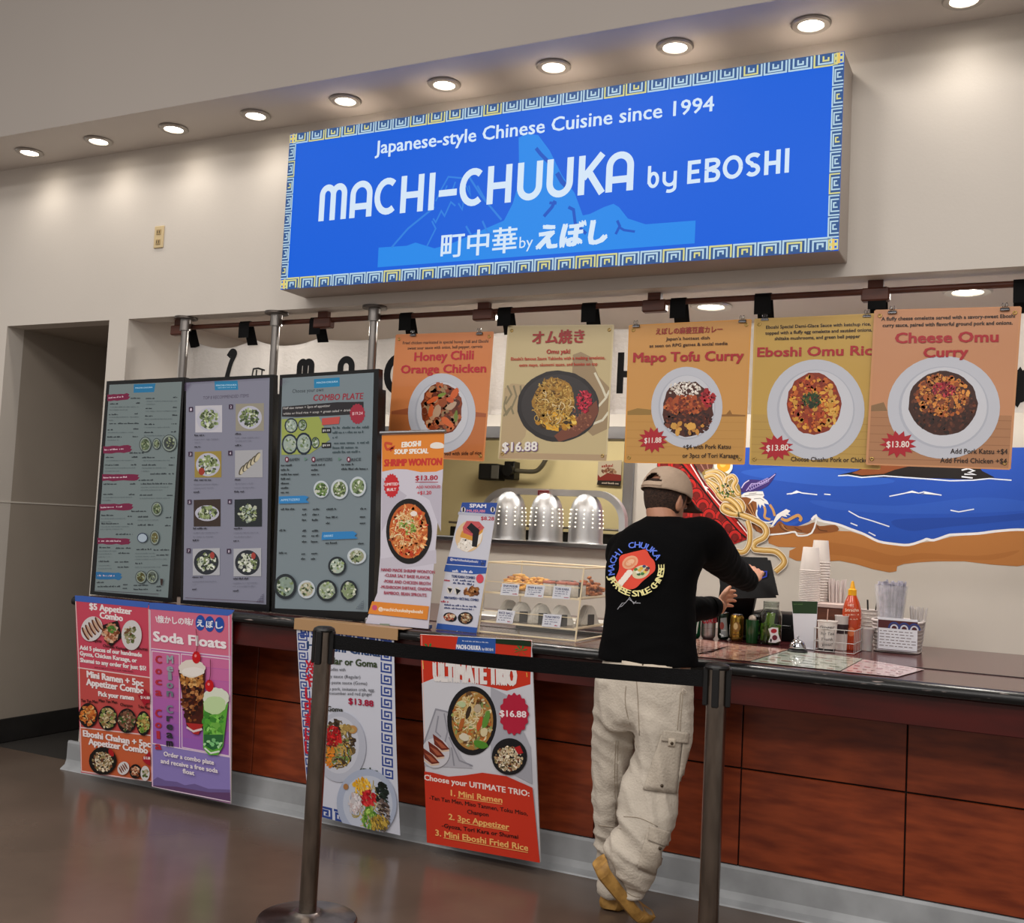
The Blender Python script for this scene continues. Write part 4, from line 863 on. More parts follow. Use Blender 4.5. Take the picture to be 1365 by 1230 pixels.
# leafy purple shape
b.poly(P_(cm, spline([(875, 325), (900, 260), (950, 232), (1060, 235), (1130, 195), (1155, 180), (1140, 215), (1090, 280), (1010, 320), (930, 330)], 3, True)), '#3c2a72', 'leaf')
b.stroke(P_(cm, spline([(882, 300), (905, 262), (942, 238)], 3)), 1.4, '#c9c3e2', 'leaf'); b.stroke(P_(cm, [(920, 320), (960, 265), (1040, 262), (1100, 230), (1148, 190)]), 1.2, '#b9a9dc', 'leaf')
for k in range(9): b.stroke(P_(cm, arc(950+k*17, 300-k*8, 12, 16, 0, 320, 8)), .8, '#a99ad6', 'leaf')
# red bowl with scale pattern
BOWL = [(250, 95), (500, 95), (560, 220), (700, 370), (860, 560), (935, 680), (920, 705), (820, 745), (700, 710), (560, 600), (400, 520), (300, 420), (240, 200)]
b.poly(P_(cm, BOWL), '#a81c1c', 'bowl')
for row in range(9):
    for k in range(7):
        X, Y_ = 270+k*102+(row % 2)*51, 120+row*78+k*6
        if X > 430+ (Y_-100)*.72 or (Y_ > 560+ (X-400)*.35 and X < 900): continue
        for r_, cc, w_ in ((50, '#0f0a0a', 2.2), (40, '#c5231f', 4.2), (24, '#6d1411', 3.0)):
            b.stroke(P_(cm, arc(X, Y_, r_, r_*1.25, 170, 370, 12)), w_, cc, 'bowl')
        b.blob(*cm(X, Y_), 3.2, 4.6, '#7b1713', 'bowl', n=12)
for a_, c_, w_ in [([(395, 95), (540, 260), (700, 470), (860, 640), (915, 690)], '#120b0b', 2.0), ([(420, 95), (560, 260), (720, 465), (880, 640), (930, 680)], '#c22420', 3.2), ([(455, 95), (600, 280), (740, 440), (900, 620), (935, 675)], '#a31916', 4.5), ([(480, 110), (560, 240), (640, 350), (740, 470)], '#efe4e2', 1.6), ([(500, 95), (600, 290), (700, 400), (860, 560), (940, 680)], '#150c0c', 1.3)]:
    b.stroke(P_(cm, a_), w_, c_, 'bowl')
b.poly(P_(cm, [(560, 250), (590, 280), (625, 300), (605, 305), (610, 335), (588, 300)]), '#f5efee', 'bowl'); b.stroke(P_(cm, [(850, 565), (900, 625), (935, 670)]), 1.4, '#efe4e2', 'bowl')
b.poly(P_(cm, [(498, 95), (530, 95), (660, 110), (650, 150), (570, 185)]), '#6a3c30', 'meat'); b.stroke(P_(cm, [(560, 110), (590, 160)]), 1.4, '#a9766a', 'meat'); b.stroke(P_(cm, [(610, 110), (620, 150)]), 1.4, '#a9766a', 'meat')
b.blob(*cm(740, 125), 12.5, 12.5, '#efe9dd', 'egg', n=20); b.blob(*cm(742, 120), 9, 9, '#f0a42c', 'egg', n=18); b.blob(*cm(735, 112), 4, 4, '#f7c65a', 'egg', n=12)
b.poly(P_(cm, spline([(570, 180), (700, 150), (850, 250), (880, 350), (860, 390), (760, 370), (690, 350)], 3, True)), '#9a8140', 'noodle')
NO = [([(600, 190), (680, 170), (740, 210), (745, 290), (700, 330)], 5), ([(590, 220), (660, 200), (715, 250), (735, 330), (770, 365)], 5), ([(610, 240), (690, 290), (700, 350), (760, 400), (860, 400), (895, 450), (880, 500)], 6),
      ([(770, 230), (810, 205), (840, 240), (820, 290), (850, 345), (870, 350)], 5), ([(770, 215), (760, 260), (790, 320), (800, 350)], 4), ([(740, 380), (790, 390), (850, 440), (870, 500), (800, 500), (740, 470), (750, 435), (800, 450), (860, 500), (960, 540), (1050, 590), (1080, 640), (1060, 690), (990, 730), (985, 780), (1050, 790), (1150, 800), (1210, 850), (1215, 900), (1150, 960)], 7.2),
      ([(930, 560), (950, 640), (945, 740), (900, 805), (820, 790), (760, 740), (730, 730)], 6.4), ([(620, 260), (660, 300), (690, 340)], 4)]
for pts, w_ in NO:
    sp = spline(P_(cm, pts), 7)
    b.stroke(sp, w_+1.6, '#e8e0d0', 'noodle'); b.stroke(sp, w_, '#a9813f', 'noodle'); b.stroke([(x-.5, y-.5) for x, y in sp], w_*.62, '#cfa65c', 'noodle'); b.stroke([(x-.9, y-.9) for x, y in sp], w_*.22, '#e8cf96', 'noodle')
b.crumbs(*cm(760, 320), 13, 9, 26, ['#3f5a2a', '#5c7a36', '#22331a'], 1.6, 'noodle')
mural = thing('wall_mural', (-1.2, YB, 1.5), 'painted wall mural of red bowl, noodles, brown waves and blue sea with sandy beach', 'mural')
b.build(mural, mur)
# ================================================================ kitchen seen through the window
t = thing('gas_valve_box', (-3.0, 7.39, 1.9), 'black valve box with grey elbow pipe on the yellow kitchen wall', 'valve box')
KY = 7.3
A0, A1 = atY(642, 618, KY), atY(666, 640, KY)
bm = B(); box(bm, (A0.x, KY-.05, A1.z), (A1.x, KY+.1, A0.z), .008); fin('housing', bm, mat('matte_black', '#101012', .5), t)
A0, A1 = atY(655, 620, KY-.06), atY(664, 638, KY-.06)
bm = B(); box(bm, (A0.x, KY-.06, A1.z), (A1.x, KY-.05, A0.z), .002); fin('label_plate', bm, mat('grey_label', '#55534f', .5), t)
A = atY(680, 627, KY)
bm = B(); lathe(bm, [(.03, 0), (.045, -.01), (.045, -.05), (.025, -.055), (.0005, -.055)], (A.x, KY, A.z), 20, axis='Y'); box(bm, (A.x-.05, KY-.01, A.z-.07), (A.x+.04, KY+.09, A.z+.07), .006); fin('valve', bm, mat('dark_metal', '#2c2c2d', .35, metal=.8), t, smooth='auto')
bm = B(); pts = [atY(685, 627, KY), atY(706, 628.5, KY), atY(716, 627, KY), atY(723, 620, KY), atY(728, 611, KY), atY(731, 600, KY)]
tube(bm, [tuple(v) for v in spline([tuple(p) for p in pts], 4)], .018, 12); fin('elbow_pipe', bm, mat('galvanised', '#8f8c80', .35, metal=.9), t, smooth=True)
# small poster in the kitchen
co = [(797.5, 615), (829, 613), (827, 648), (795.5, 646)]
t = thing('kitchen_poster', tuple(atY(812, 648, 7.38)), 'small dark red and cream poster on the kitchen wall right of the heat lamps', 'poster')
C3 = [atY(*p, 7.38) for p in co]; quadsheet('sheet', C3, (0, -1, 0), .002, mat('paper_white', '#cfcabf', .6), t)
b = Board(C3[0], (0, -1, 0)); b.poly(co, '#b9ad9c', 'sheet_print'); b.poly([(797, 640), (828, 641), (827, 648), (795.5, 646)], '#1c1413', 'sheet_print'); b.poly([(797, 632), (800, 636), (810, 630), (828, 633), (828, 641), (796.5, 640)], '#7c221c', 'sheet_print')
b.scribble(802, 623, 820, 622, 4, '#8c2a22', 'lettering'); b.scribble(802, 644.5, 825, 645.5, 2.4, '#b8a9a0', 'lettering'); b.crumbs(812, 628, 10, 3, 30, ['#6d3a2c', '#9a7a60'], 2)
b.build(t, printmat('paper_print', .5))
t = thing('kitchen_shelf', tuple(atY(820, 705, 7.0)), 'dark shelf with steel wire rail along the kitchen wall behind the heat lamps', 'shelf')
a, c = atY(600, 700, 7.1), atY(845, 708, 7.1)
bm = B(); box(bm, (a.x, 7.1, 1.33), (c.x+.4, 7.38, 1.44), .005); fin('shelf_body', bm, mat('matte_black', '#101012', .5), t)
bm = B(); tube(bm, [(a.x, 7.08, 1.47), (c.x+.4, 7.08, 1.47)], .008, 8); fin('wire_rail', bm, steel, t)
bm = B(); box(bm, (-2.9, 7.2, 1.0), (-1.7, 7.39, 1.33)); fin('shelf_base', bm, mat('grey_steel_panel', '#6b6862', .4, metal=.6), t)
# ================================================================ floor posters leaning on the counter front
poster_pm = printmat('foamboard_print', .38, bump=.04, bscale=7)
fb = mat('white_foamboard', '#d9d6d2', .6)
TY = 4.005
def leaning(name, label, co, group=None, th=.006, bend=None, dyb=0.0, top=None):
    """corners in photo px: top edge rests on the counter edge, bottom edge on the floor"""
    TL, TR = atY(*co[0], TY), atY(*co[1], TY)
    yb = 4.15; BL, BR = atY(*co[3], yb), atY(*co[2], yb)
    zt = (TL.z+TR.z)/2; zt2 = zt-(BL.z+BR.z)/2
    n = V((0, -zt2, TY-yb)).normalized()
    if n.y > 0: n = -n
    o = V((TL.x, TY, zt))
    t = thing(name, (TL.x, yb, 0), label, 'poster', group)
    b = Board(o, n, bend=bend, step=5e-5, up=V((0, 0, 1)))
    b.clip = co
    C4 = [b.m(*p) for p in co]
    low = min((b.w(u, v, 0)).z for u, v in C4)
    if bend:
        b.poly(co, '#d9d6d2', 'sheet'); 
    else:
        quadsheet('sheet', [b.w(u, v, 0) for u, v in C4], n, th, fb, t)
    return t, b
def ca(x, y): return (80+x*.26015, 770+y*.26015)
# --- appetizer combos
co = [(100.3, 799), (199, 806.5), (203.5, 1042), (108, 1029.5)]
t, b = leaning('floor_poster', 'pink poster of $5 Appetizer Combo under blue tape, leftmost on the counter front', co)
b.poly(co, '#cb4a60', 'sheet_print')
b.poly([ca(93, 458), ca(468, 512), ca(470, 805), ca(103, 765)], '#c44f4c', 'sheet_print'); b.poly([ca(103, 765), ca(470, 805), ca(472, 1045), ca(110, 992)], '#c8613a', 'sheet_print')
for pts in [[(80, 118), (98, 460), (110, 990)], [(93, 460), (466, 512)], [(103, 766), (470, 808)], [(455, 160), (462, 500), (470, 1045)], [(110, 990), (470, 1045)]]: b.stroke([ca(*p) for p in pts], 1.3, '#e9c9c8', 'sheet_print')
W_ = '#f2e9ea'
for s_, x0, y0, x1, y1, h_ in [('$5 Appetizer', 153, 160, 368, 188, 8.6), ('Combo', 206, 206, 322, 222, 8.6), ('Add 5 pieces of our handmade', 103, 366, 420, 405, 5.8), ('Gyoza, Chicken Karaage, or', 104, 396, 395, 434, 5.8), ('Shumai to any order for just $5!', 106, 430, 442, 474, 5.8), ('Mini Ramen + 5pc', 141, 508, 428, 556, 9), ('Appetizer Combo', 138, 548, 434, 594, 9), ('Pick your ramen', 200, 604, 380, 626, 6.6), ('Eboshi Chahan + 5pc', 122, 810, 466, 868, 8.6), ('Appetizer Combo', 150, 852, 452, 900, 8.6)]:
    b.text(s_, *ca(x0, y0), *ca(x1, y1), h_, W_, bold=.045)
for s_, x0, y0, x1, y1 in [('Tan Tan Men', 110, 634, 196, 642), ('Miso Tan Men', 202, 634, 296, 644), ('Chanpon', 312, 654, 374, 662), ('Toku Miso', 404, 664, 464, 674), ('Gyoza', 172, 326, 216, 330), ('Chicken Karaage', 224, 352, 350, 372), ('Shumai', 398, 366, 452, 372)]:
    b.text(s_, *ca(x0, y0), *ca(x1, y1), 4, '#2a1414', bold=.02)
b.scribble(*ca(180, 458), *ca(380, 482), 1.2, '#4a1a20')
b.blob(*ca(167, 260), 14, 17, '#d9d5d6', 'dish_picture', rot=.4)
for k in range(5): b.blob(*ca(135+k*17, 285-k*13), 2.4, 10, '#5a2a1a', 'dish_picture', rot=-.5, n=12); b.blob(*ca(140+k*17, 283-k*13), 1.6, 9, '#c9a58c', 'dish_picture', rot=-.5, n=12)
b.poly([ca(225, 240), ca(300, 218), ca(322, 300), ca(268, 350), ca(232, 320)], '#171212', 'dish_picture'); b.crumbs(*ca(265, 285), 10, 12, 80, ['#c98d6c', '#8a4a2c', '#d9b89c', '#b06a48'], 2.6); b.crumbs(*ca(268, 262), 5, 4, 20, ['#3f6a2a', '#5a8a3a'], 2)
b.blob(*ca(372, 292), 13.5, 20, '#d6d3d4', 'dish_picture'); b.crumbs(*ca(368, 290), 8, 11, 50, ['#8a8a62', '#b9a98c', '#5a6a3a', '#6b4a30'], 2.2)
for x, cc in [(150, ['#c96a2a', '#d9893a', '#a84a1c', '#e3b070']), (250, ['#b9a070', '#7c8a4a', '#d9c8a0', '#8a6a40']), (348, ['#6b4432', '#b99a80', '#8a5a44', '#3f5a2a']), (440, ['#6f9a3a', '#a9b86a', '#c9a860', '#8a6a30'])]:
    y = 702+(x-150)*.14; rr = 13.5 if x < 430 else 11; xx = x if x < 430 else 433
    b.blob(*ca(xx, y), rr*.93 if x < 430 else 9.2, 16.4, '#141112', 'dish_picture'); b.crumbs(*ca(xx, y), 10.5 if x < 430 else 7.4, 12.5, 110, cc, 2)
b.poly([ca(405, 600), ca(430, 590), ca(438, 565), ca(455, 590), ca(468, 585), ca(468, 640), ca(450, 640), ca(440, 655), ca(428, 632)], '#a8182c', 'price_burst'); b.text('$14.88', *ca(420, 616), *ca(467, 620), 4, W_, bold=.02)
b.poly([ca(430, 915), ca(450, 905), ca(468, 885), ca(470, 960), ca(448, 950), ca(432, 935)], '#a8182c', 'price_burst'); b.text('$15.88', *ca(436, 925), *ca(469, 928), 3.6, W_, bold=.02)
b.blob(*ca(226, 935), 18.5, 18.5, '#15110f', 'dish_picture', jag=.03); b.crumbs(*ca(226, 938), 13.5, 13, 220, ['#d9c8a8', '#b99a70', '#efe2c8', '#7a4a30', '#8a7a50'], 1.5); b.blob(*ca(270, 893), 3, 5.5, '#b01c20', 'dish_picture', rot=-.5)
b.blob(*ca(332, 972), 7.6, 9, '#d9d5d6', 'dish_picture', rot=.4)
for k in range(4): b.blob(*ca(318+k*9, 982-k*7), 1, 5, '#7a4028', 'dish_picture', rot=-.5, n=10)
b.blob(*ca(394, 988), 8, 9.6, '#171212', 'dish_picture'); b.crumbs(*ca(394, 988), 5.4, 6.6, 40, ['#c98d6c', '#8a4a2c', '#d9b89c'], 1.8); b.blob(*ca(444, 998), 6, 10, '#d6d3d4', 'dish_picture'); b.crumbs(*ca(445, 995), 4, 6, 20, ['#8a8a62', '#b9a98c', '#5a6a3a'], 1.6)
b.build(t, poster_pm)
bt = mat('blue_painter_tape', '#3c63b8', .6)
def tape(t, b, pts, m=bt, lift=.0012, wrap=True):
    bm = B(); f = [bm.verts.new(b.w(*b.m(*p), lift)) for p in pts]; bm.faces.new(f); bmesh.ops.recalc_face_normals(bm, faces=bm.faces); bmesh.ops.solidify(bm, geom=bm.faces[:], thickness=.0006); fin('tape', bm, m, t)
tape(t, b, [(100, 793.5), (111, 794), (199, 802.5), (197, 810), (100.5, 801)])
# --- soda floats
co = [(199.5, 808.5), (309, 817), (307.5, 1071), (202.5, 1048)]
t, b = leaning('floor_poster', 'pink and purple Soda Floats poster under blue tape, second from the counter left end', co)
b.poly(co, '#c98ab8', 'sheet_print')
b.poly([ca(460, 155), ca(880, 188), ca(876, 400), ca(466, 360)], '#d66f8c', 'sheet_print'); b.poly([ca(466, 362), ca(872, 402), ca(874, 920), ca(474, 850)], '#b45fae', 'sheet_print')
for k in range(8):
    y0 = 370+k*60; b.poly([ca(467, y0), ca(873, y0+40+k*3), ca(873, y0+100+k*3), ca(468, y0+60)], ['#cf6fa0', '#ca6ca4', '#c269a8', '#bb66ac', '#b264b0', '#a861b2', '#a060b4', '#9a60b6'][k], 'sheet_print')
b.poly([ca(472, 848), ca(874, 918), ca(878, 1155), ca(474, 1072)], '#8d7fc0', 'sheet_print')
b.poly([ca(473, 1040), ca(500, 1020), ca(540, 1038), ca(600, 1045), ca(640, 1062), ca(690, 1055), ca(760, 1080), ca(875, 1085), ca(878, 1155), ca(474, 1072)], '#6f5f96', 'sheet_print'); b.poly([ca(474, 1062), ca(600, 1070), ca(760, 1098), ca(877, 1100), ca(878, 1155), ca(474, 1072)], '#63446e', 'sheet_print')
for pts in [[(468, 362), (872, 405)], [(472, 374), (612, 392), (614, 872)], [(622, 390), (870, 418), (868, 912), (626, 868), (622, 390)], [(472, 374), (475, 848), (614, 872)], [(474, 848), (872, 918)], [(462, 165), (476, 1070), (876, 1148), (866, 195)]]:
    b.stroke([ca(*p) for p in pts], 1.1, '#e8d3e4', 'sheet_print')
b.text('\\懐かしの味/', *ca(492, 226), *ca(684, 242), 9, '#f2e6ec', bold=.03, capk=.84)
for x, y, s_ in ((720, 230, 'え'), (768, 236, 'ぼ'), (818, 240, 'し')): b.blob(*ca(x, y), 6.4, 10.4, '#2450a8', 'lettering'); b.text(s_, *ca(x-17, y+17), *ca(x+17, y+18), 9, '#f2f2f6', bold=.03, capk=.84)
b.text('Soda Floats', *ca(483, 322), *ca(852, 362), 13.5, '#f6eef2', bold=.045)
for s_, xc, y0, dy, cc in (('Coca Cola', 508, 436, 55, '#b83040'), ('Melon Cream', 568, 434, 42.5, '#77838a')):
    for k, c_ in enumerate(s_):
        if c_ == ' ': continue
        y = y0+k*dy; c2_ = cc if s_[0] == 'C' else ['#9aa7ad', '#9aa7ad', '#8d979f', '#7d8a92', '#6c7a82', 0, '#7c8590', '#3c4048', '#33363c', '#2c2d33', '#26262c'][k]
        w_ = 15 if c_ not in 'li' else 7
        b.text(c_, *ca(xc-w_, y), *ca(xc+w_, y+2), 10.5, c2_, bold=.04)
# glasses of the floats
b.poly([ca(612, 470), ca(750, 470), ca(738, 760), ca(716, 800), ca(688, 795), ca(655, 760)], '#4a1a12', 'drink_picture'); b.crumbs(*ca(684, 600), 14, 34, 160, ['#2c0f0a', '#6a3016', '#8a4c24', '#3a140c', '#b57a48'], 3); b.crumbs(*ca(680, 515), 15, 9, 60, ['#c98d4a', '#a86a30', '#d9a868'], 3)
b.poly([ca(652, 740), ca(740, 748), ca(716, 800), ca(690, 797)], '#b32a2a', 'drink_picture'); b.stroke([ca(655, 762), ca(690, 784), ca(735, 772)], 2.4, '#e3d0d0', 'drink_picture'); b.blob(*ca(682, 462), 17.5, 12, '#e6ddd2', 'drink_picture', jag=.12); b.blob(*ca(690, 478), 15, 6, '#efe9e2', 'drink_picture', jag=.1)
b.poly([ca(742, 600), ca(868, 640), ca(842, 860), ca(815, 905), ca(770, 905), ca(740, 870)], '#5fae3c', 'drink_picture'); b.crumbs(*ca(792, 760), 12, 26, 70, ['#7cc450', '#4f9a34', '#8fd068', '#3f8a30'], 4); b.poly([ca(744, 800), ca(845, 800), ca(838, 860), ca(790, 880), ca(745, 850)], '#2c6a3a', 'drink_picture'); b.crumbs(*ca(790, 850), 11, 6, 20, ['#7ac07a', '#a8d8a0', '#1f5a34'], 2.6)
b.blob(*ca(806, 615), 17, 14, '#dfe6d4', 'drink_picture', jag=.12); b.blob(*ca(800, 650), 15, 12, '#c4dfa8', 'drink_picture', jag=.1); b.stroke([ca(748, 868), ca(780, 895), ca(825, 885)], 2, '#e2eedd', 'drink_picture')
for x, y, tx_, ty in ((706, 405, 704, 260), (773, 550, 778, 415)): b.blob(*ca(x, y), 5.6, 8.2, '#c9161e', 'drink_picture'); b.blob(*ca(x-4, y-8), 1.6, 2, '#ef8a8a', 'drink_picture', n=10); b.stroke(spline([ca(x, y-24), ca(x+6, (y+ty)/2), ca(tx_, ty)], 4), .9, '#5a1a20', 'drink_picture')
b.text('Order a combo plate', *ca(540, 908), *ca(796, 954), 6.2, W_, bold=.03); b.text('and receive a free soda', *ca(525, 944), *ca(816, 996), 6.2, W_, bold=.03); b.text('float', *ca(638, 996), *ca(696, 1008), 6.2, W_, bold=.03)
b.build(t, poster_pm); tape(t, b, [(199, 803), (212, 803.5), (313, 813), (309, 818), (304, 820.5), (199, 811.5)])
# --- hiyashi chuka, gently curled
def bow(u, v):
    f = max(0.0, min(1.0, -v/1.0)); return .010*math.sin(math.pi*f)
co = [(395, 831), (525, 842), (534, 1113), (413, 1085)]
t, b = leaning('floor_poster', 'white curled poster with blue key border and cold noodle dishes, behind the left barrier post', co, bend=(bow, 0, .05))
b.poly(co, '#cfd2df', 'sheet_print')
def ce(x, y): return (340+x*.34965, 800+y*.34965)
def lm(p, q, f): return (p[0]+(q[0]-p[0])*f, p[1]+(q[1]-p[1])*f)
KB = '#31488f'
def keyline(b, p, q, dep, n, flip, col):
    b.up(); pA, pB = V(b.m(*p)), V(b.m(*q)); e = (pB-pA).normalized(); nn = V((-e.y, e.x))*flip; w = (pB-pA).length/n
    K = [(.0, .95), (.80, .95), (.80, .10), (.16, .10), (.16, .68), (.54, .68), (.54, .36), (.36, .36)]
    for i in range(n): b.ribbon([pA+e*(w*(i+kx))+nn*(dep*ky) for kx, ky in K], .075*w, col, 'key_border')
keyline(b, (396.5, 842), (413, 1083), .056, 19, 1, KB)
keyline(b, (399, 831.5), (522, 842), .056, 8, -1, KB); keyline(b, (523, 852), (526.5, 1040), .060, 12, -1, KB); keyline(b, (428, 1088), (464, 1097), .052, 2, 1, KB)
b.text('H', *ce(202, 184), *ce(228, 184), 10.5, '#22406e', bold=.04); b.text('Hiyashi Chuka', *ce(228, 184), *ce(478, 214), 11, '#22406e', bold=.04)
for k, c_ in enumerate('冷やし中華はじ'): b.text(c_, *ce(198, 272+k*51), *ce(232, 275+k*51), 17 if k else 17, '#c41f33', bold=.03, capk=.86)
b.text('Regular or Goma', *ce(240, 236), *ce(469, 254), 9.4, '#3b4a30', bold=.03)
for s_, x0, x1, y in [('Chilled noodles with', 235, 349, 268), ('savory soy sauce (Regular)', 230, 406, 296), ('or sesame paste sauce (Goma)', 225, 432, 320), ('with chashu pork, imitation crab, egg,', 220, 461, 345), ('cucumber and red ginger', 290, 452, 361)]:
    b.text(s_, *ce(x0, y-(x1-x0)*.03), *ce(x1, y), 4.4, '#33373f', bold=-.002)
b.text('$13.88', *ce(363, 391), *ce(457, 402), 8.2, '#a81c40', bold=.035); b.text('Goma', *ce(282, 418), *ce(341, 424), 7, '#33352c', bold=.03); b.text('Regular', *ce(384, 645), *ce(474, 660), 8, '#33422c', bold=.03)
b.blob(*ce(330, 555), 35, 47, '#b9bdcb', 'dish_picture', n=40); b.blob(*ce(326, 548), 27, 38, '#c9ccd8', 'dish_picture', n=36); b.crumbs(*ce(325, 545), 21, 31, 260, ['#5a4a34', '#3a2c22', '#8a7a50', '#a9905c', '#6b5a3c'], 3.4, asp=3); b.strands(*ce(325, 575), 20, 22, 60, ['#4a3a2a', '#a58c58', '#6f8a44', '#c9a04a'], 1.5, 16); b.crumbs(*ce(305, 515), 11, 13, 120, ['#b3161c', '#d4282a', '#8e0f16'], 2.4, asp=3); b.crumbs(*ce(292, 590), 6, 15, 30, ['#e07a1c', '#d9882a'], 3, asp=3)
b.blob(*ce(380, 488), 6, 5.5, '#b98a50', 'dish_picture'); b.crumbs(*ce(355, 485), 9, 6, 30, ['#c9b070', '#a88a4a'], 2.4)
b.blob(*ce(432, 770), 40, 46, '#a9b3c9', 'dish_picture', n=40); b.blob(*ce(436, 772), 33, 38, '#bfc6d6', 'dish_picture', n=36)
b.strands(*ce(440, 775), 26, 34, 60, ['#c9b98c', '#a9985c'], 1.4, 16)
for X, Y_, rx, ry, ro, cols in [(418, 706, 12, 10, .2, ['#e0ac2a', '#d99a1c', '#efc452']), (490, 735, 8, 16, -.4, ['#17211c', '#24332a', '#0f1713']), (440, 750, 10, 10, 0, ['#c4202a', '#a8141e', '#d93a3a']), (495, 815, 8, 22, -.7, ['#6a5a54', '#3a302c', '#9a8a80']), (440, 820, 9, 15, .3, ['#6f9a3a', '#a8c860', '#4a7a28']), (388, 772, 9, 14, .2, ['#d9d3d6', '#c9b8b8', '#e6e2e4']), (480, 845, 12, 10, 0, ['#c9a84a', '#a88a34', '#6a5a2a'])]:
    b.crumbs(*ce(X, Y_), rx, ry, 90, cols, 3, asp=4, rot=ro+1.2)
b.blob(*ce(355, 705), 3.4, 4, '#a9784a', 'dish_picture')
b.build(t, poster_pm)
bm = B(); ct_ = atY(393, 828, TY); ct2 = atY(531, 841, TY)
box(bm, (ct_.x, 4.0, .934), (ct2.x, 4.006, .984), .001); box(bm, (ct_.x, 4.0, .982), (ct2.x+.03, 4.075, .985), .001); fin('tape', bm, mat('tan_packing_tape', '#a98660', .35), t)
# --- ultimate trio
co = [(560, 845.5), (708.5, 853.5), (720.5, 1149), (570, 1122)]
t, b = leaning('floor_poster', 'red and white Ultimate Trio poster under the belt between the two barrier posts', co)
b.poly(co, '#cfd0d8', 'sheet_print'); R_ = '#c9341f'
b.poly([(560, 845.5), (708.5, 853.5), ce(1050, 300), ce(1050, 320), ce(960, 345), ce(840, 318), ce(740, 290), ce(700, 290), ce(630, 318)], R_, 'sheet_print')
b.stroke([(562, 846.5), (570, 1120)], .8, '#e6b9ae', 'sheet_print')
b.poly([ce(775, 132), ce(918, 142), ce(916, 210), ce(762, 196)], '#2b57a4', 'sheet_print'); b.text('MACHI-CHUUKA', *ce(768, 184), *ce(860, 190), 6, '#e6e8f2', bold=.04); b.text('by EBOSHI', *ce(866, 190), *ce(908, 193), 3.6, '#e6e8f2', bold=.02); b.scribble(*ce(790, 156), *ce(890, 163), 1.6, '#c9d2e8')
for X in (662, 1015):
    for a_ in (20, 70, 120, 165, 200, 250, 320): 
        x0, y0 = ce(X, 185 if X < 800 else 192); b.poly([(x0, y0), (x0+8*math.cos(math.radians(a_))-1.5, y0-7*math.sin(math.radians(a_))), (x0+9.5*math.cos(math.radians(a_)), y0-8.5*math.sin(math.radians(a_))), (x0+7*math.cos(math.radians(a_-14)), y0-6*math.sin(math.radians(a_-14)))], '#2f7a3a', 'sheet_print')
b.poly([ce(630, 118), ce(772, 128), ce(772, 134), ce(630, 130)], '#2f5a34', 'sheet_print'); b.poly([ce(918, 140), ce(1053, 155), ce(1053, 176), ce(918, 164)], '#18301c', 'sheet_print')
b.stroke([ce(640, 230), ce(643, 262)], 1.4, '#e8a44a', 'sheet_print'); b.stroke([ce(1036, 275), ce(1038, 292)], 1.4, '#e8a44a', 'sheet_print')
b.text('ULTIMATE TRIO', *ce(684, 306), *ce(996, 324), 26, '#e9e4e2', bold=.05)
b.poly([ce(636, 560), ce(690, 410), ce(730, 420), ce(740, 500), ce(790, 600), ce(830, 640), ce(636, 630)], '#b5b5be', 'sheet_print')
for pts in [[(640, 560), (690, 415), (735, 425)], [(700, 440), (690, 500), (710, 520)], [(722, 430), (735, 500), (720, 560)], [(740, 520), (780, 610), (830, 630)], [(750, 560), (760, 630)]]: b.stroke([ce(*p) for p in pts], 2, '#8f8f99', 'sheet_print')
b.poly([ce(900, 330), ce(960, 360), ce(1052, 560), ce(1058, 700), ce(960, 650), ce(900, 600)], '#a9aab4', 'sheet_print')
b.blob(*ce(828, 458), 33, 46, '#15161a', 'dish_picture', n=44); b.blob(*ce(830, 458), 27.5, 39, '#a8793c', 'dish_picture', n=36); b.crumbs(*ce(830, 458), 25, 36, 330, ['#c9b070', '#a87a3c', '#8a9a5a', '#d9c8a0', '#b5642c', '#6a4a2c'], 3.4, asp=2.4); b.strands(*ce(815, 430), 20, 24, 80, ['#e0d0a8', '#c9a868', '#d9c08a'], 1.4, 15)
for X, Y_, cc, rx, ry in [(882, 455, '#5f8f3a', 4, 13), (862, 548, '#4f8a2c', 10, 5), (815, 425, '#3a2c20', 3, 9), (850, 410, '#b9a890', 5, 6), (858, 470, '#c4502a', 3, 10), (800, 520, '#d9d0b8', 7, 5), (790, 470, '#b0602c', 3, 8), (875, 500, '#d8c9a0', 5, 6), (790, 395, '#b9c89a', 6, 4)]: b.blob(*ce(X, Y_), rx, ry, cc, 'dish_picture', n=14, rot=.3, jag=.2)
b.blob(*ce(690, 580), 19, 20, '#d0cfd6', 'dish_picture')
for k, (X, Y_) in enumerate([(706, 548), (688, 575), (668, 600)]): b.poly([ce(X-26, Y_-40), ce(X+10, Y_-14), ce(X+38, Y_+18), ce(X+10, Y_+24), ce(X-20, Y_)], '#6f2a1c', 'dish_picture'); b.poly([ce(X-20, Y_-20), ce(X+4, Y_-8), ce(X+28, Y_+14), ce(X+8, Y_+14)], '#a85a40', 'dish_picture'); b.stroke([ce(X-24, Y_+4), ce(X+8, Y_+26), ce(X+36, Y_+22)], 2, '#dcc0a8', 'dish_picture')
b.blob(*ce(972, 594), 23.5, 24.5, '#15161a', 'dish_picture', n=36); b.crumbs(*ce(970, 602), 18, 16.5, 320, ['#d9c8a8', '#b99a70', '#efe2c8', '#7a4a30', '#8a7a50', '#c9b490'], 1.7); b.poly([ce(990, 560), ce(1012, 552), ce(1025, 580), ce(1005, 585)], '#b01c20', 'dish_picture')
b.blob(*ce(990, 432), 19, 27, '#b3203c', 'price_burst', n=80, jag=.06, k=16); b.text('$16.88', *ce(936, 440), *ce(1036, 445), 8.6, '#f2e6e8', bold=.03)
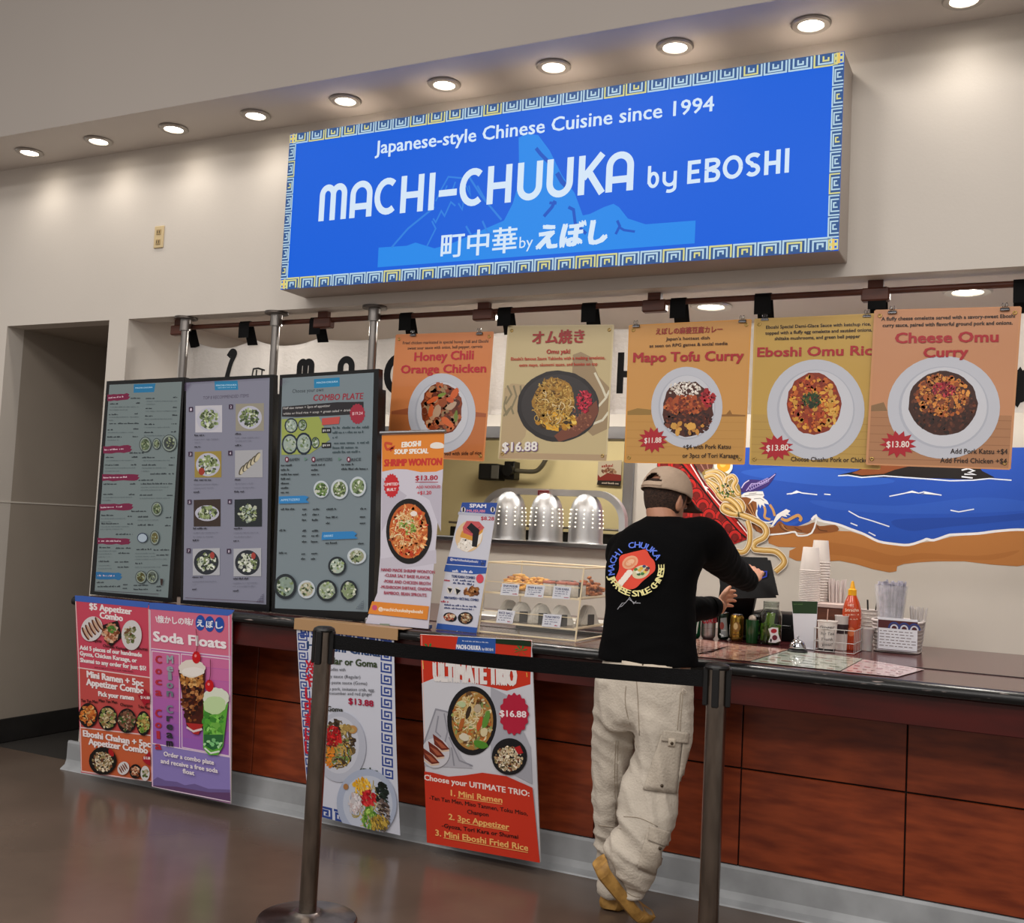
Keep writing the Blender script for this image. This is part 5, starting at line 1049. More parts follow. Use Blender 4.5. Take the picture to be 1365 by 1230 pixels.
b.poly([ce(634, 648), ce(680, 655), ce(740, 670), ce(800, 665), ce(870, 655), ce(960, 668), ce(1060, 712), (720.5, 1149), (570, 1122)], R_, 'sheet_print')
OG = '#efb46a'
b.text('Choose your UITIMATE TRIO:', *ce(648, 682), *ce(1048, 745), 7.8, '#f0e0da', bold=.03); b.text('1. Mini Ramen', *ce(750, 742), *ce(945, 770), 8, OG, bold=.03); b.stroke([ce(775, 750), ce(945, 775)], .8, OG, 'lettering')
b.text('-Tan Tan Men, Miso Tanmen, Toku Miso,', *ce(668, 756), *ce(1042, 818), 5.6, '#28100c', bold=.02); b.text('Chanpon', *ce(812, 810), *ce(893, 822), 5.6, '#28100c', bold=.02)
b.text('2. 3pc Appetizer', *ce(742, 832), *ce(972, 872), 8, OG, bold=.03); b.stroke([ce(775, 842), ce(972, 876)], .8, OG, 'lettering'); b.text('-Gyoza, Tori Kara or Shumai', *ce(716, 862), *ce(1006, 906), 5.6, '#28100c', bold=.02)
b.text('3. Mini Eboshi Fried Rice', *ce(692, 893), *ce(1044, 952), 8.4, OG, bold=.03); b.stroke([ce(722, 902), ce(1044, 958)], .8, OG, 'lettering')
b.build(t, poster_pm)
# ================================================================ barrier posts and belt
chr_ = mat('scuffed_steel', '#857a70', .27, metal=1, var=.35, vscale=7, stretch=(6, 6, 1), bump=.05, bscale=40)
base_m = mat('worn_chrome_dome', '#a29a94', .28, metal=1, var=.6, vscale=9, bump=.15, bscale=25)
def stanchion(loc, label):
    t = thing('barrier_post', loc, label, 'barrier post', 'retractable belt barrier posts')
    x, y, _ = loc
    bm = B(); lathe(bm, [(.0005, .0), (.172, 0), (.178, .004), (.179, .016), (.174, .024), (.13, .032), (.07, .040), (.05, .046), (.045, .05), (.0005, .05)], (x, y, 0), 48); fin('base', bm, base_m, t, smooth='auto')
    bm = B(); cone(bm, (x, y, .045), (x, y, .93), .0315, n=40); fin('pole', bm, chr_, t, smooth='auto')
    bm = B(); cone(bm, (x, y, .925), (x, y, 1.045), .029, n=32); fin('cassette', bm, chr_, t, smooth='auto')
    bm = B(); 
    for a in (0, 90, 180, 270):
        c, s = math.cos(math.radians(a+8)), math.sin(math.radians(a+8))
        box(bm, (x-.011, y-.043, .925), (x+.011, y-.026, 1.045), .003, rot=Matrix.Rotation(math.radians(a+8), 3, 'Z'), piv=(x, y, 0))
    fin('belt_slot', bm, mat('black_abs', '#0c0c0d', .4), t)
    bm = B(); lathe(bm, [(.0005, 1.06), (.025, 1.059), (.037, 1.053), (.040, 1.046), (.038, 1.04), (.0005, 1.04)], (x, y, 0), 36); fin('cap', bm, MATS['black_abs'], t, smooth='auto')
PL = V((-2.333, 3.205, 0)); PR = V((-.905, 3.32, 0))
stanchion(tuple(PL), 'steel belt barrier post on a worn domed base, left one before the cold noodle poster')
stanchion(tuple(PR), 'steel belt barrier post right of the man, in front of the counter')
bm = B(); n = 40; rows = []
for i in range(n+1):
    f = i/n; p = PL.lerp(PR, f); sag = .012*4*f*(1-f); tw = .01*math.sin(f*3.1)
    d = (PR-PL).normalized(); s = V((d.y, -d.x, 0))
    off = -.0
    zc = 1.008-sag
    rows.append([bm.verts.new((p.x+s.x*(tw*k), p.y+s.y*(tw*k), zc+k*.026)) for k in (-1, 0, 1)])
for a, c in zip(rows, rows[1:]):
    for k in (0, 1): bm.faces.new((a[k], c[k], c[k+1], a[k+1]))
rows[0][0].co.x += .047; rows[0][1].co.x += .047; rows[0][2].co.x += .047; rows[-1][0].co.x -= .047; rows[-1][1].co.x -= .047; rows[-1][2].co.x -= .047
bmesh.ops.solidify(bm, geom=bm.faces[:], thickness=.0015)
o = fin('barrier_belt', bm, mat('black_webbing', '#101013', .75, bump=.3, bscale=200), org=(PL.x+.04, PL.y, 1.0), label='black retractable belt stretched between the two steel posts', cat='belt', smooth='auto')
# ================================================================ things on the counter
CT, CB = .981, .983            # front board, back board heights
def onC(x, y, z=CB): return atZ(x, y, z)
def mpp(P): return (V(P)-CAM).dot(CF)/FPX
# --- laminated menu sheets taped flat on the counter
pl = printmat('laminated_sheet', .18, spec=.6, coat=.5)
def flat(label, co, bg, cols, rows):
    C3 = [atZ(*p, CT+.0016) for p in co]; c = sum(C3, V())/4
    bm = B(); bm.faces.new([bm.verts.new(p) for p in C3]); bmesh.ops.recalc_face_normals(bm, faces=bm.faces)
    t = thing('counter_menu_sheet', (c.x, c.y, CT), label, 'menu sheet', 'laminated menus on the counter top')
    bmesh.ops.solidify(bm, geom=bm.faces[:], thickness=-.0004); fin('sheet', bm, mat('paper_white', '#cfcabf', .6), t)
    b = Board((c.x, c.y, CT+.0020), (0, 0, 1), up=V((0, 1, 0))); b.poly(co, bg, 'sheet_print')
    A, Bq, Cq, D = [V(b.m(*p)) for p in co]
    for i in range(rows):
        for j in range(5):
            u, v = (j+random.uniform(.1, .6))/5.4, (i+.5)/rows; w_ = random.uniform(.06, .13); hgt = .22/rows
            q = lambda a, d: A.lerp(Bq, a).lerp(D.lerp(Cq, a), d)
            b.up(); b.face('lettering', [tuple(q(u, v)), tuple(q(u+w_, v)), tuple(q(u+w_, v+hgt)), tuple(q(u, v+hgt))], random.choice(cols))
    b.build(t, pl)
flat('pinkish laminated menu sheet on the counter beside the black shirt', [(917, 850), (980, 858), (947, 870.5), (915, 873.5)], '#c9988a', ['#7a3a34', '#9a5a50', '#a8403a', '#5a3430'], 7)
flat('pinkish laminated menu sheet on the counter below the jar', [(981, 858.5), (1050, 865.5), (1000, 881), (918, 874)], '#cb9c8c', ['#7a3a34', '#9a5a50', '#a8403a', '#c9b0a0'], 8)
flat('pale green laminated menu sheet on the counter beside the bell', [(1052, 866), (1150, 878), (1120, 894), (1001, 881.5)], '#b9bfb2', ['#6a7a5a', '#8a5a50', '#5a6a58', '#a8746a'], 6)
flat('white and pink laminated menu sheet nearest the right end of the sheets', [(1151, 878.5), (1232, 892), (1196, 902), (1121, 894.5)], '#d6b8b8', ['#a83c44', '#8a5a58', '#c98a90', '#7a4444'], 5)
# --- soup special table banner
def plain_board(name, label, cat, Y, co, bg, pm, footpx, group=None):
    C3 = [atY(*p, Y) for p in co]
    t = thing(name, (sum(c.x for c in C3)/len(C3), Y, CT), label, cat, group)
    b = Board((C3[0].x, Y, C3[0].z), (0, -1, 0), step=3e-5)
    bm = B(); f = [bm.verts.new(c) for c in C3]; k = [bm.verts.new(c+V((0, .002, 0))) for c in C3]
    bm.faces.new(f); bm.faces.new(k[::-1]); n_ = len(f)
    for i in range(n_): j = (i+1) % n_; bm.faces.new((f[i], f[j], k[j], k[i]))
    bmesh.ops.recalc_face_normals(bm, faces=bm.faces); fin('sheet', bm, mat('paper_white', '#cfcabf', .6), t)
    b.poly(co, bg, 'sheet_print'); return t, b
pap = printmat('satin_paper_print', .42)
SY = 4.10
co = [(509, 578), (592.5, 576), (590, 640), (583, 700), (577, 770), (571, 838), (487, 830.5), (503, 790), (507, 740), (508, 660)]
t, b = plain_board('table_banner', 'tall table banner reading Soup Special Shrimp Wonton in front of the third menu screen', 'banner', SY, co, '#cfcbd8', pap, None)
c6 = c5
OR = '#e2862c'
b.poly([(509, 580), (592.3, 577), (591, 625), c6(770, 494), c6(700, 496), c6(640, 484), c6(590, 482), c6(530, 494)], OR, 'sheet_print')
b.poly([c6(530, 520), c6(640, 600), c6(560, 700), c6(528, 760)], '#bdb8c6', 'sheet_print'); b.poly([c6(700, 505), c6(796, 560), c6(790, 760), c6(740, 620), c6(690, 590)], '#bdb8c6', 'sheet_print'); b.poly([c6(520, 880), c6(770, 840), c6(770, 900), c6(520, 940)], '#c4bfcc', 'sheet_print')
b.text('EBOSHI', *c6(617, 386), *c6(700, 380), 7.2, '#f4efe6', bold=.05); b.text('SOUP SPECIAL', *c6(585, 416), *c6(734, 412), 6.6, '#f4efe6', bold=.05); b.text('SHRIMP WONTON', *c6(540, 470), *c6(793, 464), 9.6, '#c8332a', bold=.05)
b.stroke(spline([c6(575, 372), c6(545, 368), c6(552, 395), c6(580, 385), c6(565, 402)], 4), 3.2, '#c8482a', 'sheet_print'); b.blob(*c6(774, 380), 9.5, 5, '#ece6dc', 'sheet_print', a0=math.pi, a1=2*math.pi, n=14); b.blob(*c6(774, 384), 9.5, 2.4, '#ece6dc', 'sheet_print')
b.blob(*c6(572, 556), 10, 15.5, '#c8242c', 'price_burst', n=90, jag=.06, k=18); b.text('LIMITED', *c6(542, 556), *c6(600, 554), 3.8, '#f2e2e2', bold=.03); b.text('BUILT', *c6(552, 580), *c6(592, 578), 3.8, '#f2e2e2', bold=.03)
b.text('$13.80', *c6(678, 532), *c6(776, 530), 6.4, '#b3283c', bold=.03); b.stroke([c6(678, 540), c6(778, 540)], .7, '#b3283c', 'lettering'); b.text('ADD NOODLES', *c6(682, 568), *c6(788, 566), 3.6, '#c8485a', bold=.02); b.text('+$1.20', *c6(686, 596), *c6(748, 594), 5, '#c8384a', bold=.02)
b.blob(*c6(650, 758), 30.5, 43.5, '#15110f', 'dish_picture', n=44); b.blob(*c6(648, 757), 25.5, 36.5, '#c4622a', 'dish_picture', n=36); b.crumbs(*c6(648, 757), 24, 34, 380, ['#d9702c', '#e8a060', '#c8401e', '#f0c890', '#b5582a', '#d98a4a'], 3.2, asp=3); b.strands(*c6(640, 740), 20, 26, 90, ['#f0dcb0', '#e8c088', '#d9a060', '#c8502a'], 1.3, 14)
b.crumbs(*c6(645, 735), 11, 11, 60, ['#7a9a3a', '#a9c060', '#5a7a28', '#e0d8b0'], 2, asp=3); b.blob(*c6(672, 680), 4.5, 3.5, '#f0e4dc', 'dish_picture')
for i_, (s_, x0, x1, y) in enumerate([('HAND MADE SHRIMP WONTON', 527, 765, 942), ('-CLEAR SALT BASE FLAVOR', 542, 743, 966), ('-PORK AND CHICKEN BROTH', 538, 745, 993), ('-MUSHROOM SHIITAKE, ONIONS,', 524, 752, 1018), ('BAMBOO, BEAN SPROUTS', 540, 728, 1044)]): b.text(s_, *c6(x0, y-8), *c6(x1, y+4), 4.3, '#a83c54', bold=.025)
b.poly([c6(488, 1068), c6(740, 1090), c6(732, 1150), c6(470, 1122)], '#e08a34', 'sheet_print'); b.blob(*c6(499, 1096), 3.4, 3.6, '#c8507a', 'sheet_print'); b.text('@machichuukabyeboshi', *c6(516, 1108), *c6(712, 1122), 4.6, '#f4ead8', bold=.03)
b.poly([c6(522, 1166), c6(566, 1168), c6(564, 1177), c6(520, 1175)], '#8d9482', 'sheet_print')
b.build(t, pap)
A0, A1 = atY(507, 577, SY-.004), atY(594, 574.5, SY-.004)
bm = B(); tube(bm, [A0, A1], .008, 14); fin('top_rail', bm, mat('alu_rail', '#a9a9ac', .3, metal=1), t, smooth='auto')
A0, A1 = atY(489, 832, SY+.03), atY(573, 840, SY+.03)
bm = B(); box(bm, (A0.x-.005, SY+.012, CT), (A1.x+.005, SY+.045, CT+.026), .006); fin('base', bm, MATS['alu_rail'], t)
bm = B(); xx = (A0.x+A1.x)/2; tube(bm, [(xx, SY+.03, CT+.02), (xx, SY+.012, atY(550, 580, SY).z)], .005, 8); fin('pole', bm, MATS['alu_rail'], t)
# --- musubi banners, two panels
MY = 4.17
co = [(616, 669.5), (663, 670), (649.5, 755), (635, 844), (580.5, 837), (595.5, 752)]
t, b = plain_board('table_banner', 'narrow two panel table banner with rice musubi picture left of the food case', 'banner', MY, co, '#cfd0dc', pap, None)
BL_ = '#2b4d9e'
b.poly([(616, 669.5), (663, 670), c6(1030, 684), c6(965, 678), c6(875, 672)], BL_, 'sheet_print'); b.text('SPAM', *c6(918, 652), *c6(990, 654), 5, '#e8e6f0', bold=.05); b.text('MUSUBI', *c6(905, 672), *c6(985, 674), 3.4, '#e08aa0', bold=.04)
for X in (890, 1020): b.blob(*c6(X, 662), 3, 3.6, '#e9e2e0', 'sheet_print'); b.poly([c6(X-3, 652), c6(X+5, 652), c6(X+4, 672), c6(X-4, 672)], '#1a1a22', 'sheet_print')
b.text('$8.28', *c6(968, 708), *c6(1026, 710), 5, '#b8384a', bold=.03)
b.poly([c6(868, 672), c6(1030, 684), c6(1026, 694), c6(866, 684)], '#b9bccb', 'sheet_print')
b.blob(*c6(915, 780), 18, 21, '#e3c49a', 'dish_picture', n=30, rot=.3); b.poly([c6(880, 790), c6(862, 830), c6(905, 850), c6(965, 810), c6(982, 745), c6(930, 770)], '#eee6dc', 'dish_picture'); b.crumbs(*c6(900, 815), 10, 8, 40, ['#f4efe6', '#d9d0c2'], 1.4)
b.poly([c6(885, 755), c6(930, 775), c6(980, 745), c6(975, 762), c6(930, 800), c6(875, 782)], '#d99a3c', 'dish_picture'); b.poly([c6(888, 740), c6(905, 712), c6(960, 715), c6(984, 742), c6(935, 782), c6(890, 765)], '#c8585c', 'dish_picture'); b.stroke([c6(900, 745), c6(925, 765), c6(965, 738)], .8, '#8a2c34', 'dish_picture')
b.poly([c6(905, 742), c6(925, 720), c6(962, 752), c6(950, 828), c6(928, 825), c6(932, 768)], '#15141a', 'dish_picture')
b.poly([c6(822, 870), c6(993, 886), c6(988, 915), c6(815, 902)], BL_, 'sheet_print'); b.text('@machichuukabyeboshi', *c6(832, 886), *c6(955, 898), 3.2, '#e6e4ee', bold=.02); b.crumbs(*c6(975, 898), 2.8, 2.8, 12, ['#8f9ab8', '#2b3a6a'], 1)
b.poly([c6(812, 905), c6(995, 917), c6(990, 945), c6(930, 948), c6(805, 935)], '#2f58a8', 'sheet_print'); b.stroke([c6(814, 904), c6(996, 917)], .8, '#dfe0ea', 'sheet_print'); b.scribble(*c6(842, 938), *c6(942, 944), 3.4, '#e6e6f0')
b.text('TORI KARA COMBO', *c6(838, 962), *c6(942, 970), 3.6, '#3a4a7a', bold=.04); b.scribble(*c6(806, 978), *c6(832, 980), 3, '#b8384a'); b.scribble(*c6(845, 976), *c6(940, 984), 2.6, '#3a4a7a'); b.scribble(*c6(845, 990), *c6(938, 998), 2.6, '#3a4a7a'); b.blob(*c6(964, 968), 5, 6, '#d9485a', 'price_burst')
b.blob(*c6(830, 1018), 4, 5, '#d9d4cc', 'dish_picture'); b.poly([c6(820, 1008), c6(842, 1012), c6(832, 1032)], '#15141a', 'dish_picture'); b.blob(*c6(863, 1022), 4, 5, '#d9d4cc', 'dish_picture'); b.poly([c6(856, 1010), c6(880, 1020), c6(862, 1040)], '#15141a', 'dish_picture'); b.crumbs(*c6(924, 1022), 9, 5, 40, ['#b5763a', '#8a5426', '#c9925a', '#6b3c1c'], 2.8)
b.text('MINI RAMEN + RICE BALL COMBO', *c6(806, 1056), *c6(958, 1068), 3.4, '#3a4a7a', bold=.03); b.scribble(*c6(792, 1072), *c6(825, 1074), 2.8, '#b8384a'); b.scribble(*c6(806, 1086), *c6(952, 1096), 2.4, '#3a4a7a'); b.scribble(*c6(806, 1100), *c6(940, 1108), 2.2, '#3a4a7a')
b.blob(*c6(832, 1138), 9, 6, '#15141a', 'dish_picture', rot=.2); b.crumbs(*c6(830, 1138), 6.5, 4, 30, ['#c98a6a', '#e0c8a8', '#a8503a'], 2); b.blob(*c6(900, 1142), 10, 8, '#15141a', 'dish_picture'); b.crumbs(*c6(900, 1143), 7.5, 6, 70, ['#d9c8a8', '#b99a70', '#8a5a3a'], 1.4)
b.poly([c6(776, 1165), c6(953, 1185), c6(949, 1209), c6(770, 1190)], '#2f58a8', 'sheet_print')
b.build(t, pap)
A0, A1 = atY(582, 838, MY+.02), atY(636, 843, MY+.02)
bm = B(); box(bm, (A0.x, MY+.004, CT), (A1.x, MY+.06, CT+.012), .003); fin('base', bm, mat('clear_plastic', '#b9bcc4', .1, alpha=.5), t)
bm = B(); xx = (A0.x+A1.x)/2; tube(bm, [(xx, MY+.03, CT+.008), (xx+.08, MY+.006, atY(640, 672, MY).z)], .004, 8); fin('pole', bm, MATS['alu_rail'], t)
# --- acrylic food display case
acr = mat('clear_acrylic', '#f4f0e8', .03, alpha=.05, spec=.8)
acr2 = mat('acrylic_edge', '#efdcb8', .25, alpha=.9, spec=.6)
X0, X1, F0, F1, BK_ = -2.222, -1.757, 4.19, 4.25, 4.60; H0, H1, HB = CT+.001, 1.292, 1.292
t = thing('food_display_case', ((X0+X1)/2, 4.4, CT), 'clear acrylic two shelf case of wrapped rice snacks on the counter left of the man', 'display case')
def pane(name, q, th=.004):
    bm = B(); f = bm.faces.new([bm.verts.new(V(p)) for p in q]); bmesh.ops.recalc_face_normals(bm, faces=bm.faces); bmesh.ops.solidify(bm, geom=[f], thickness=th); fin(name, bm, acr, t)
pane('front_pane', [(X0, F0, H0), (X1, F0, H0), (X1, F1, H1), (X0, F1, H1)])
pane('side_pane', [(X0, F0, H0), (X0, F1, H1), (X0, BK_, HB), (X0, BK_, H0)]); pane('side_pane', [(X1, F0, H0), (X1, F1, H1), (X1, BK_, HB), (X1, BK_, H0)])
pane('top_pane', [(X0, F1, H1), (X1, F1, H1), (X1, BK_, HB), (X0, BK_, HB)])
bm = B()
e_ = [((X0, F0, H0), (X0, F1, H1)), ((X1, F0, H0), (X1, F1, H1)), ((X0, F1, H1), (X1, F1, H1)), ((X0, F1, H1), (X0, BK_, HB)), ((X1, F1, H1), (X1, BK_, HB)), ((X0, BK_, HB), (X1, BK_, HB)), ((X0, F0, H0+.005), (X1, F0, H0+.005)), ((X1, F0, H0+.005), (X1, BK_, H0+.005)), ((X1, BK_, H0), (X1, BK_, HB)), ((X0, BK_, H0), (X0, BK_, HB))]
for a, c in e_: tube(bm, [a, c], .004, 6)
fin('edge_trim', bm, acr2, t)
for nm, z, yf in (('lower', 1.035, F0+.012), ('upper', 1.162, F0+.037)):
    bm = B(); box(bm, (X0+.006, yf, z-.005), (X1-.006, BK_-.01, z), .001); fin('shelf', bm, mat('acrylic_shelf', '#b9a98c', .15, alpha=.55), t)
    bm = B(); box(bm, (X0+.006, yf-.002, z-.006), (X1-.006, yf+.001, z+.002)); box(bm, (X0+.006, yf, z+.045), (X1-.006, yf+.002, z+.048)); fin('shelf_lip', bm, acr2, t)
    bm = B(); box(bm, (X1-.012, yf, z-.004), (X1-.006, BK_-.01, z+.006)); fin('shelf_runner', bm, acr2, t)
bm = B(); box(bm, (X0+.01, BK_-.06, H0), (X1-.01, BK_-.02, H0+.012), .003); fin('back_foot', bm, mat('black_abs', '#0c0c0d', .4), t)
# snacks inside
nori = mat('dark_nori', '#14130f', .45, bump=.3, bscale=80); rice = mat('cooked_rice', '#efe8da', .6, bump=1.0, bscale=260, var=.12, vscale=60)
spam = mat('pink_meat', '#b5604a', .45); friedm = mat('fried_chicken', '#cf7d3c', .55, col2='#94491c', vscale=60, bump=.8, bscale=90); egg = mat('yellow_omelette', '#ecb548', .4, col2='#d28a34', vscale=30)
def onigiri(x, y, z, a, label, group):
    t = thing('rice_ball', (x, y, z), label, 'rice ball', group)
    bm = B(); w, h, d = .056, .100, .022; pts = spline([(-w, .010), (-w*.92, h*.26), (-w*.52, h*.68), (-w*.22, h*.86), (w*.22, h*.86), (w*.52, h*.68), (w*.92, h*.26), (w, .010), (w*.8, 0), (-w*.8, 0)], 3, True)
    lo, hi = [], []
    for s_, arr in ((-d, lo), (d, hi)):
        for px_, pz in pts: arr.append(bm.verts.new((x+px_*math.cos(a)-s_*math.sin(a), y+px_*math.sin(a)+s_*math.cos(a), z+max(pz, 0))))
    n_ = len(lo); bm.faces.new(lo); bm.faces.new(hi[::-1])
    for i in range(n_): j = (i+1) % n_; bm.faces.new((lo[i], lo[j], hi[j], hi[i]))
    bmesh.ops.recalc_face_normals(bm, faces=bm.faces); bmesh.ops.bevel(bm, geom=[e for e in bm.edges if e.calc_face_angle(0) > 1], offset=.005, segments=2, affect='EDGES')
    fin('rice', bm, rice, t, smooth='auto')
    bm = B(); box(bm, (-w*.40, -d-.0015, -.0005), (w*.40, d+.0015, h*.50), .003); bmesh.ops.transform(bm, matrix=Matrix.Translation((x, y, z+.001)) @ Matrix.Rotation(a, 4, 'Z'), verts=bm.verts); fin('seaweed_wrap', bm, nori, t, smooth='auto')
    return t
def musubi(x, y, z, a, label, group):
    t = thing('rice_musubi', (x, y, z), label, 'rice musubi', group)
    T = Matrix.Translation((x, y, z)) @ Matrix.Rotation(a, 4, 'Z')
    for nm, lo, hi, m_ in (('rice', (-.042, -.024, .0), (.042, .024, .052), rice), ('meat_slice', (-.043, -.025, .052), (.043, .025, .064), spam), ('seaweed_band', (-.013, -.0265, -.0005), (.013, .0265, .066), nori)):
        bm = B(); box(bm, lo, hi, .004, 2); bmesh.ops.transform(bm, matrix=T, verts=bm.verts); fin(nm, bm, m_, t, smooth='auto')
GU = 'snacks in the display case'
for i, (x, a) in enumerate([(-2.06, .9), (-1.965, .8), (-1.87, .9)]):
    onigiri(x, 4.285, 1.036, a, 'wrapped triangular rice ball on the lower shelf, %s from the left' % ('first', 'second', 'third')[i], GU)
onigiri(-1.80, 4.42, 1.036, 1.2, 'rice ball leaning at the right end of the lower shelf', GU); onigiri(-2.155, 4.35, 1.036, .9, 'rice ball at the back of the lower shelf', GU)
for i, (x, y, a) in enumerate([(-2.185, 4.47, .1), (-1.925, 4.31, -.1), (-1.895, 4.40, .1), (-1.865, 4.31, .05), (-1.815, 4.31, -.1)]):
    musubi(x, y, 1.163, a+1.4, 'musubi block on the upper shelf, %s from the left' % ('first', 'second', 'third', 'fourth', 'fifth')[i], GU)
# the pile of fried omelette strips and chicken: countless morsels
def morsels(name, label, m_, spots, n_, sz):
    bm = B()
    for x0, y0, z0, rx, ry in spots:
        for i in range(n_):
            a = random.random()*6.28; r = random.random()**.5; x, y = x0+rx*r*math.cos(a), y0+ry*r*math.sin(a); z = z0+sz*.4+random.random()*.075*(1-r*.6)
            Mx = Matrix.Translation((x, y, z)) @ Matrix.Rotation(random.random()*6, 4, 'Z') @ Matrix.Rotation(random.uniform(-.5, .5), 4, 'X') @ Matrix.Diagonal((sz*random.uniform(.8, 1.6), sz*.7, sz*.45, 1))
            bmesh.ops.create_icosphere(bm, subdivisions=1, radius=1, matrix=Mx)
    o = fin(name, bm, m_, None, smooth=True, org=(spots[0][0], spots[0][1], spots[0][2]), label=label, kind='stuff', cat='food')
morsels('omelette_strips', 'heap of golden omelette strips along the upper case shelf', egg, [(-2.11, 4.355, 1.166, .075, .06), (-2.01, 4.36, 1.166, .065, .06)], 130, .019)
morsels('fried_chicken_pieces', 'heap of brown fried chicken at the right end of the upper shelf', friedm, [(-1.815, 4.46, 1.166, .045, .10)], 110, .018)
# price cards
cardm = mat('card_white', '#dcdde4', .5)
def cc(x, y): return (630+x*.14652, 730+y*.14652)
for i, (co, s_) in enumerate([([(268, 322), (428, 332), (412, 438), (250, 428)], 'SPAM MUSUBI'), ([(490, 335), (658, 345), (640, 455), (470, 445)], 'SPAM & EGG'), ([(740, 345), (898, 358), (880, 470), (722, 460)], 'TORI KARA'), ([(232, 562), (388, 575), (362, 692), (212, 680)], 'RICE BALL'), ([(645, 600), (812, 610), (795, 728), (628, 715)], 'TUNA MAYO')]):
    co = [cc(*p) for p in co]; up_ = i < 3; Y = (F0+.030) if up_ else F0+.006
    C3 = [atY(*p, Y) for p in co]
    t2 = thing('price_card', tuple((C3[2]+C3[3])/2), 'small white price card on the %s shelf of the food case, %s from the left' % (('upper', 'lower')[i > 2], ('first', 'second', 'third', 'first', 'second')[i]), 'price card', 'price cards in the food case')
    quadsheet('card', C3, (0, -1, 0), .0008, cardm, t2)
    b = Board(C3[0], (0, -1, 0), step=3e-5); A, Bq, Cq, D = [V(p) for p in co]
    L2_ = lambda f, g: tuple(A.lerp(Bq, f).lerp(D.lerp(Cq, f), g))
    b.text(s_, *L2_(.1, .3), *L2_(.9, .3), 3, '#3a4470', bold=.03)
    for g in (.45, .62, .8): b.scribble(*L2_(.12, g), *L2_(.85 if g < .8 else .5, g), 1.5, '#5a6080')
    b.scribble(*L2_(.68, .9), *L2_(.95, .9), 1.8, '#b04a5a'); b.build(t2, pap)
# --- heat lamps
HY = 4.90
alu = mat('spun_aluminium', '#d6d7d8', .42, metal=1, bump=.02, bscale=8, stretch=(1, 1, 40))
t = thing('heat_lamp_station', (-2.22, HY, CB), 'arched aluminium heat lamp station with three perforated dome shades', 'heat lamp')
a, c = atY(640, 700, HY), atY(829, 700, HY)
zt = atY(727, 656, HY).z; xl, xr = a.x+.02, c.x+.008
path = [(xl, CB+.001), (xl, zt-.16)]+[(xl+.14-.14*math.cos(math.radians(k)), zt-.14+.14*math.sin(math.radians(k))-.0) for k in range(10, 90, 10)]+[(xl+.14, zt), (xr-.14, zt)]+[(xr-.14+.14*math.sin(math.radians(k)), zt-.14+.14*math.cos(math.radians(k))) for k in range(10, 90, 10)]+[(xr, zt-.16), (xr, CB+.001)]
bm = B(); hw, hd = .016, .022; rows = []
for i, (x, z) in enumerate(path):
    p0, p1 = path[max(i-1, 0)], path[min(i+1, len(path)-1)]; tx_, tz = p1[0]-p0[0], p1[1]-p0[1]; l_ = math.hypot(tx_, tz); nx_, nz_ = -tz/l_, tx_/l_
    rows.append([bm.verts.new((x+nx_*s1*hw, HY+s2*hd, z+nz_*s1*hw)) for s1, s2 in ((-1, -1), (1, -1), (1, 1), (-1, 1))])
for r0, r1 in zip(rows, rows[1:]):
    for i in range(4): bm.faces.new((r0[i], r0[(i+1) % 4], r1[(i+1) % 4], r1[i]))
bm.faces.new(rows[0]); bm.faces.new(rows[-1][::-1]); bmesh.ops.recalc_face_normals(bm, faces=bm.faces)
fin('arch_frame', bm, alu, t, smooth='auto')
bm = B(); box(bm, (xl-.05, HY-.16, CB), (xr+.05, HY+.12, CB+.03), .006); fin('base_tray', bm, alu, t)
bx = atY(727, 657, HY)
bm = B(); box(bm, (bx.x-.03, HY-.028, bx.z-.014), (bx.x+.03, HY-.022, bx.z+.013), .001); fin('badge', bm, mat('red_badge', '#8c2a30', .4), t)
b = Board((bx.x, HY-.0282, bx.z), (0, -1, 0), step=2e-5); b.text('HATCO', 719.5, 659, 734, 659.3, 3.6, '#d9b0b0', bold=.02); b.build(t, pap)
hole = mat('lamp_hole_glow', '#fff2da', .5, emit='#fff2da', estr=1.5)
for X, Yt, Yb_ in ((678, 659, 719), (727, 661, 721), (780, 663, 723.8)):
    pt, pb = atY(X, Yt, HY), atY(X, Yb_, HY); R = .087; x = pb.x; z0 = pb.z; h = zt-z0-.0
    bm = B(); prof = [(R+.006, z0-.002), (R, z0+.004), (R*.985, z0+h*.3), (R*.955, z0+h*.55), (R*.87, z0+h*.74), (R*.68, z0+h*.88), (R*.40, z0+h*.965), (.02, z0+h*.985), (.018, z0+h)]
    sp = spline(prof, 3); lathe(bm, [(r, z) for r, z in sp]+[(.014, z0+h), (R*.75, z0+h*.7), (R*.95, z0+.01), (R+.003, z0-.002)], (x, HY, 0), 40)
    sh = fin('lamp_shade', bm, alu, t, smooth='auto')
    bm = B()
    for k in range(12):
        an = 2*math.pi*(k+.5)/12
        for j in range(5):
            zz = z0+h*(.32+j*.085); rr = R*(.985-.0*j)*(1 if j < 2 else (.985 if j == 2 else (.97 if j == 3 else .945)))+.001
            c_ = V((x+rr*math.cos(an), HY+rr*math.sin(an), zz)); d_ = V((math.cos(an), math.sin(an), 0))
            cone(bm, c_-d_*.004, c_+d_*.0012, .0032, n=8)
    fin('vent_hole', bm, hole, t, kind='stuff')
    bm = B(); bmesh.ops.create_uvsphere(bm, u_segments=16, v_segments=10, radius=.035, matrix=Matrix.Translation((x, HY, z0+.05))); fin('bulb', bm, mat('warm_bulb', '#ffd9a0', .4, emit='#ffcf8a', estr=4), t, smooth=True)
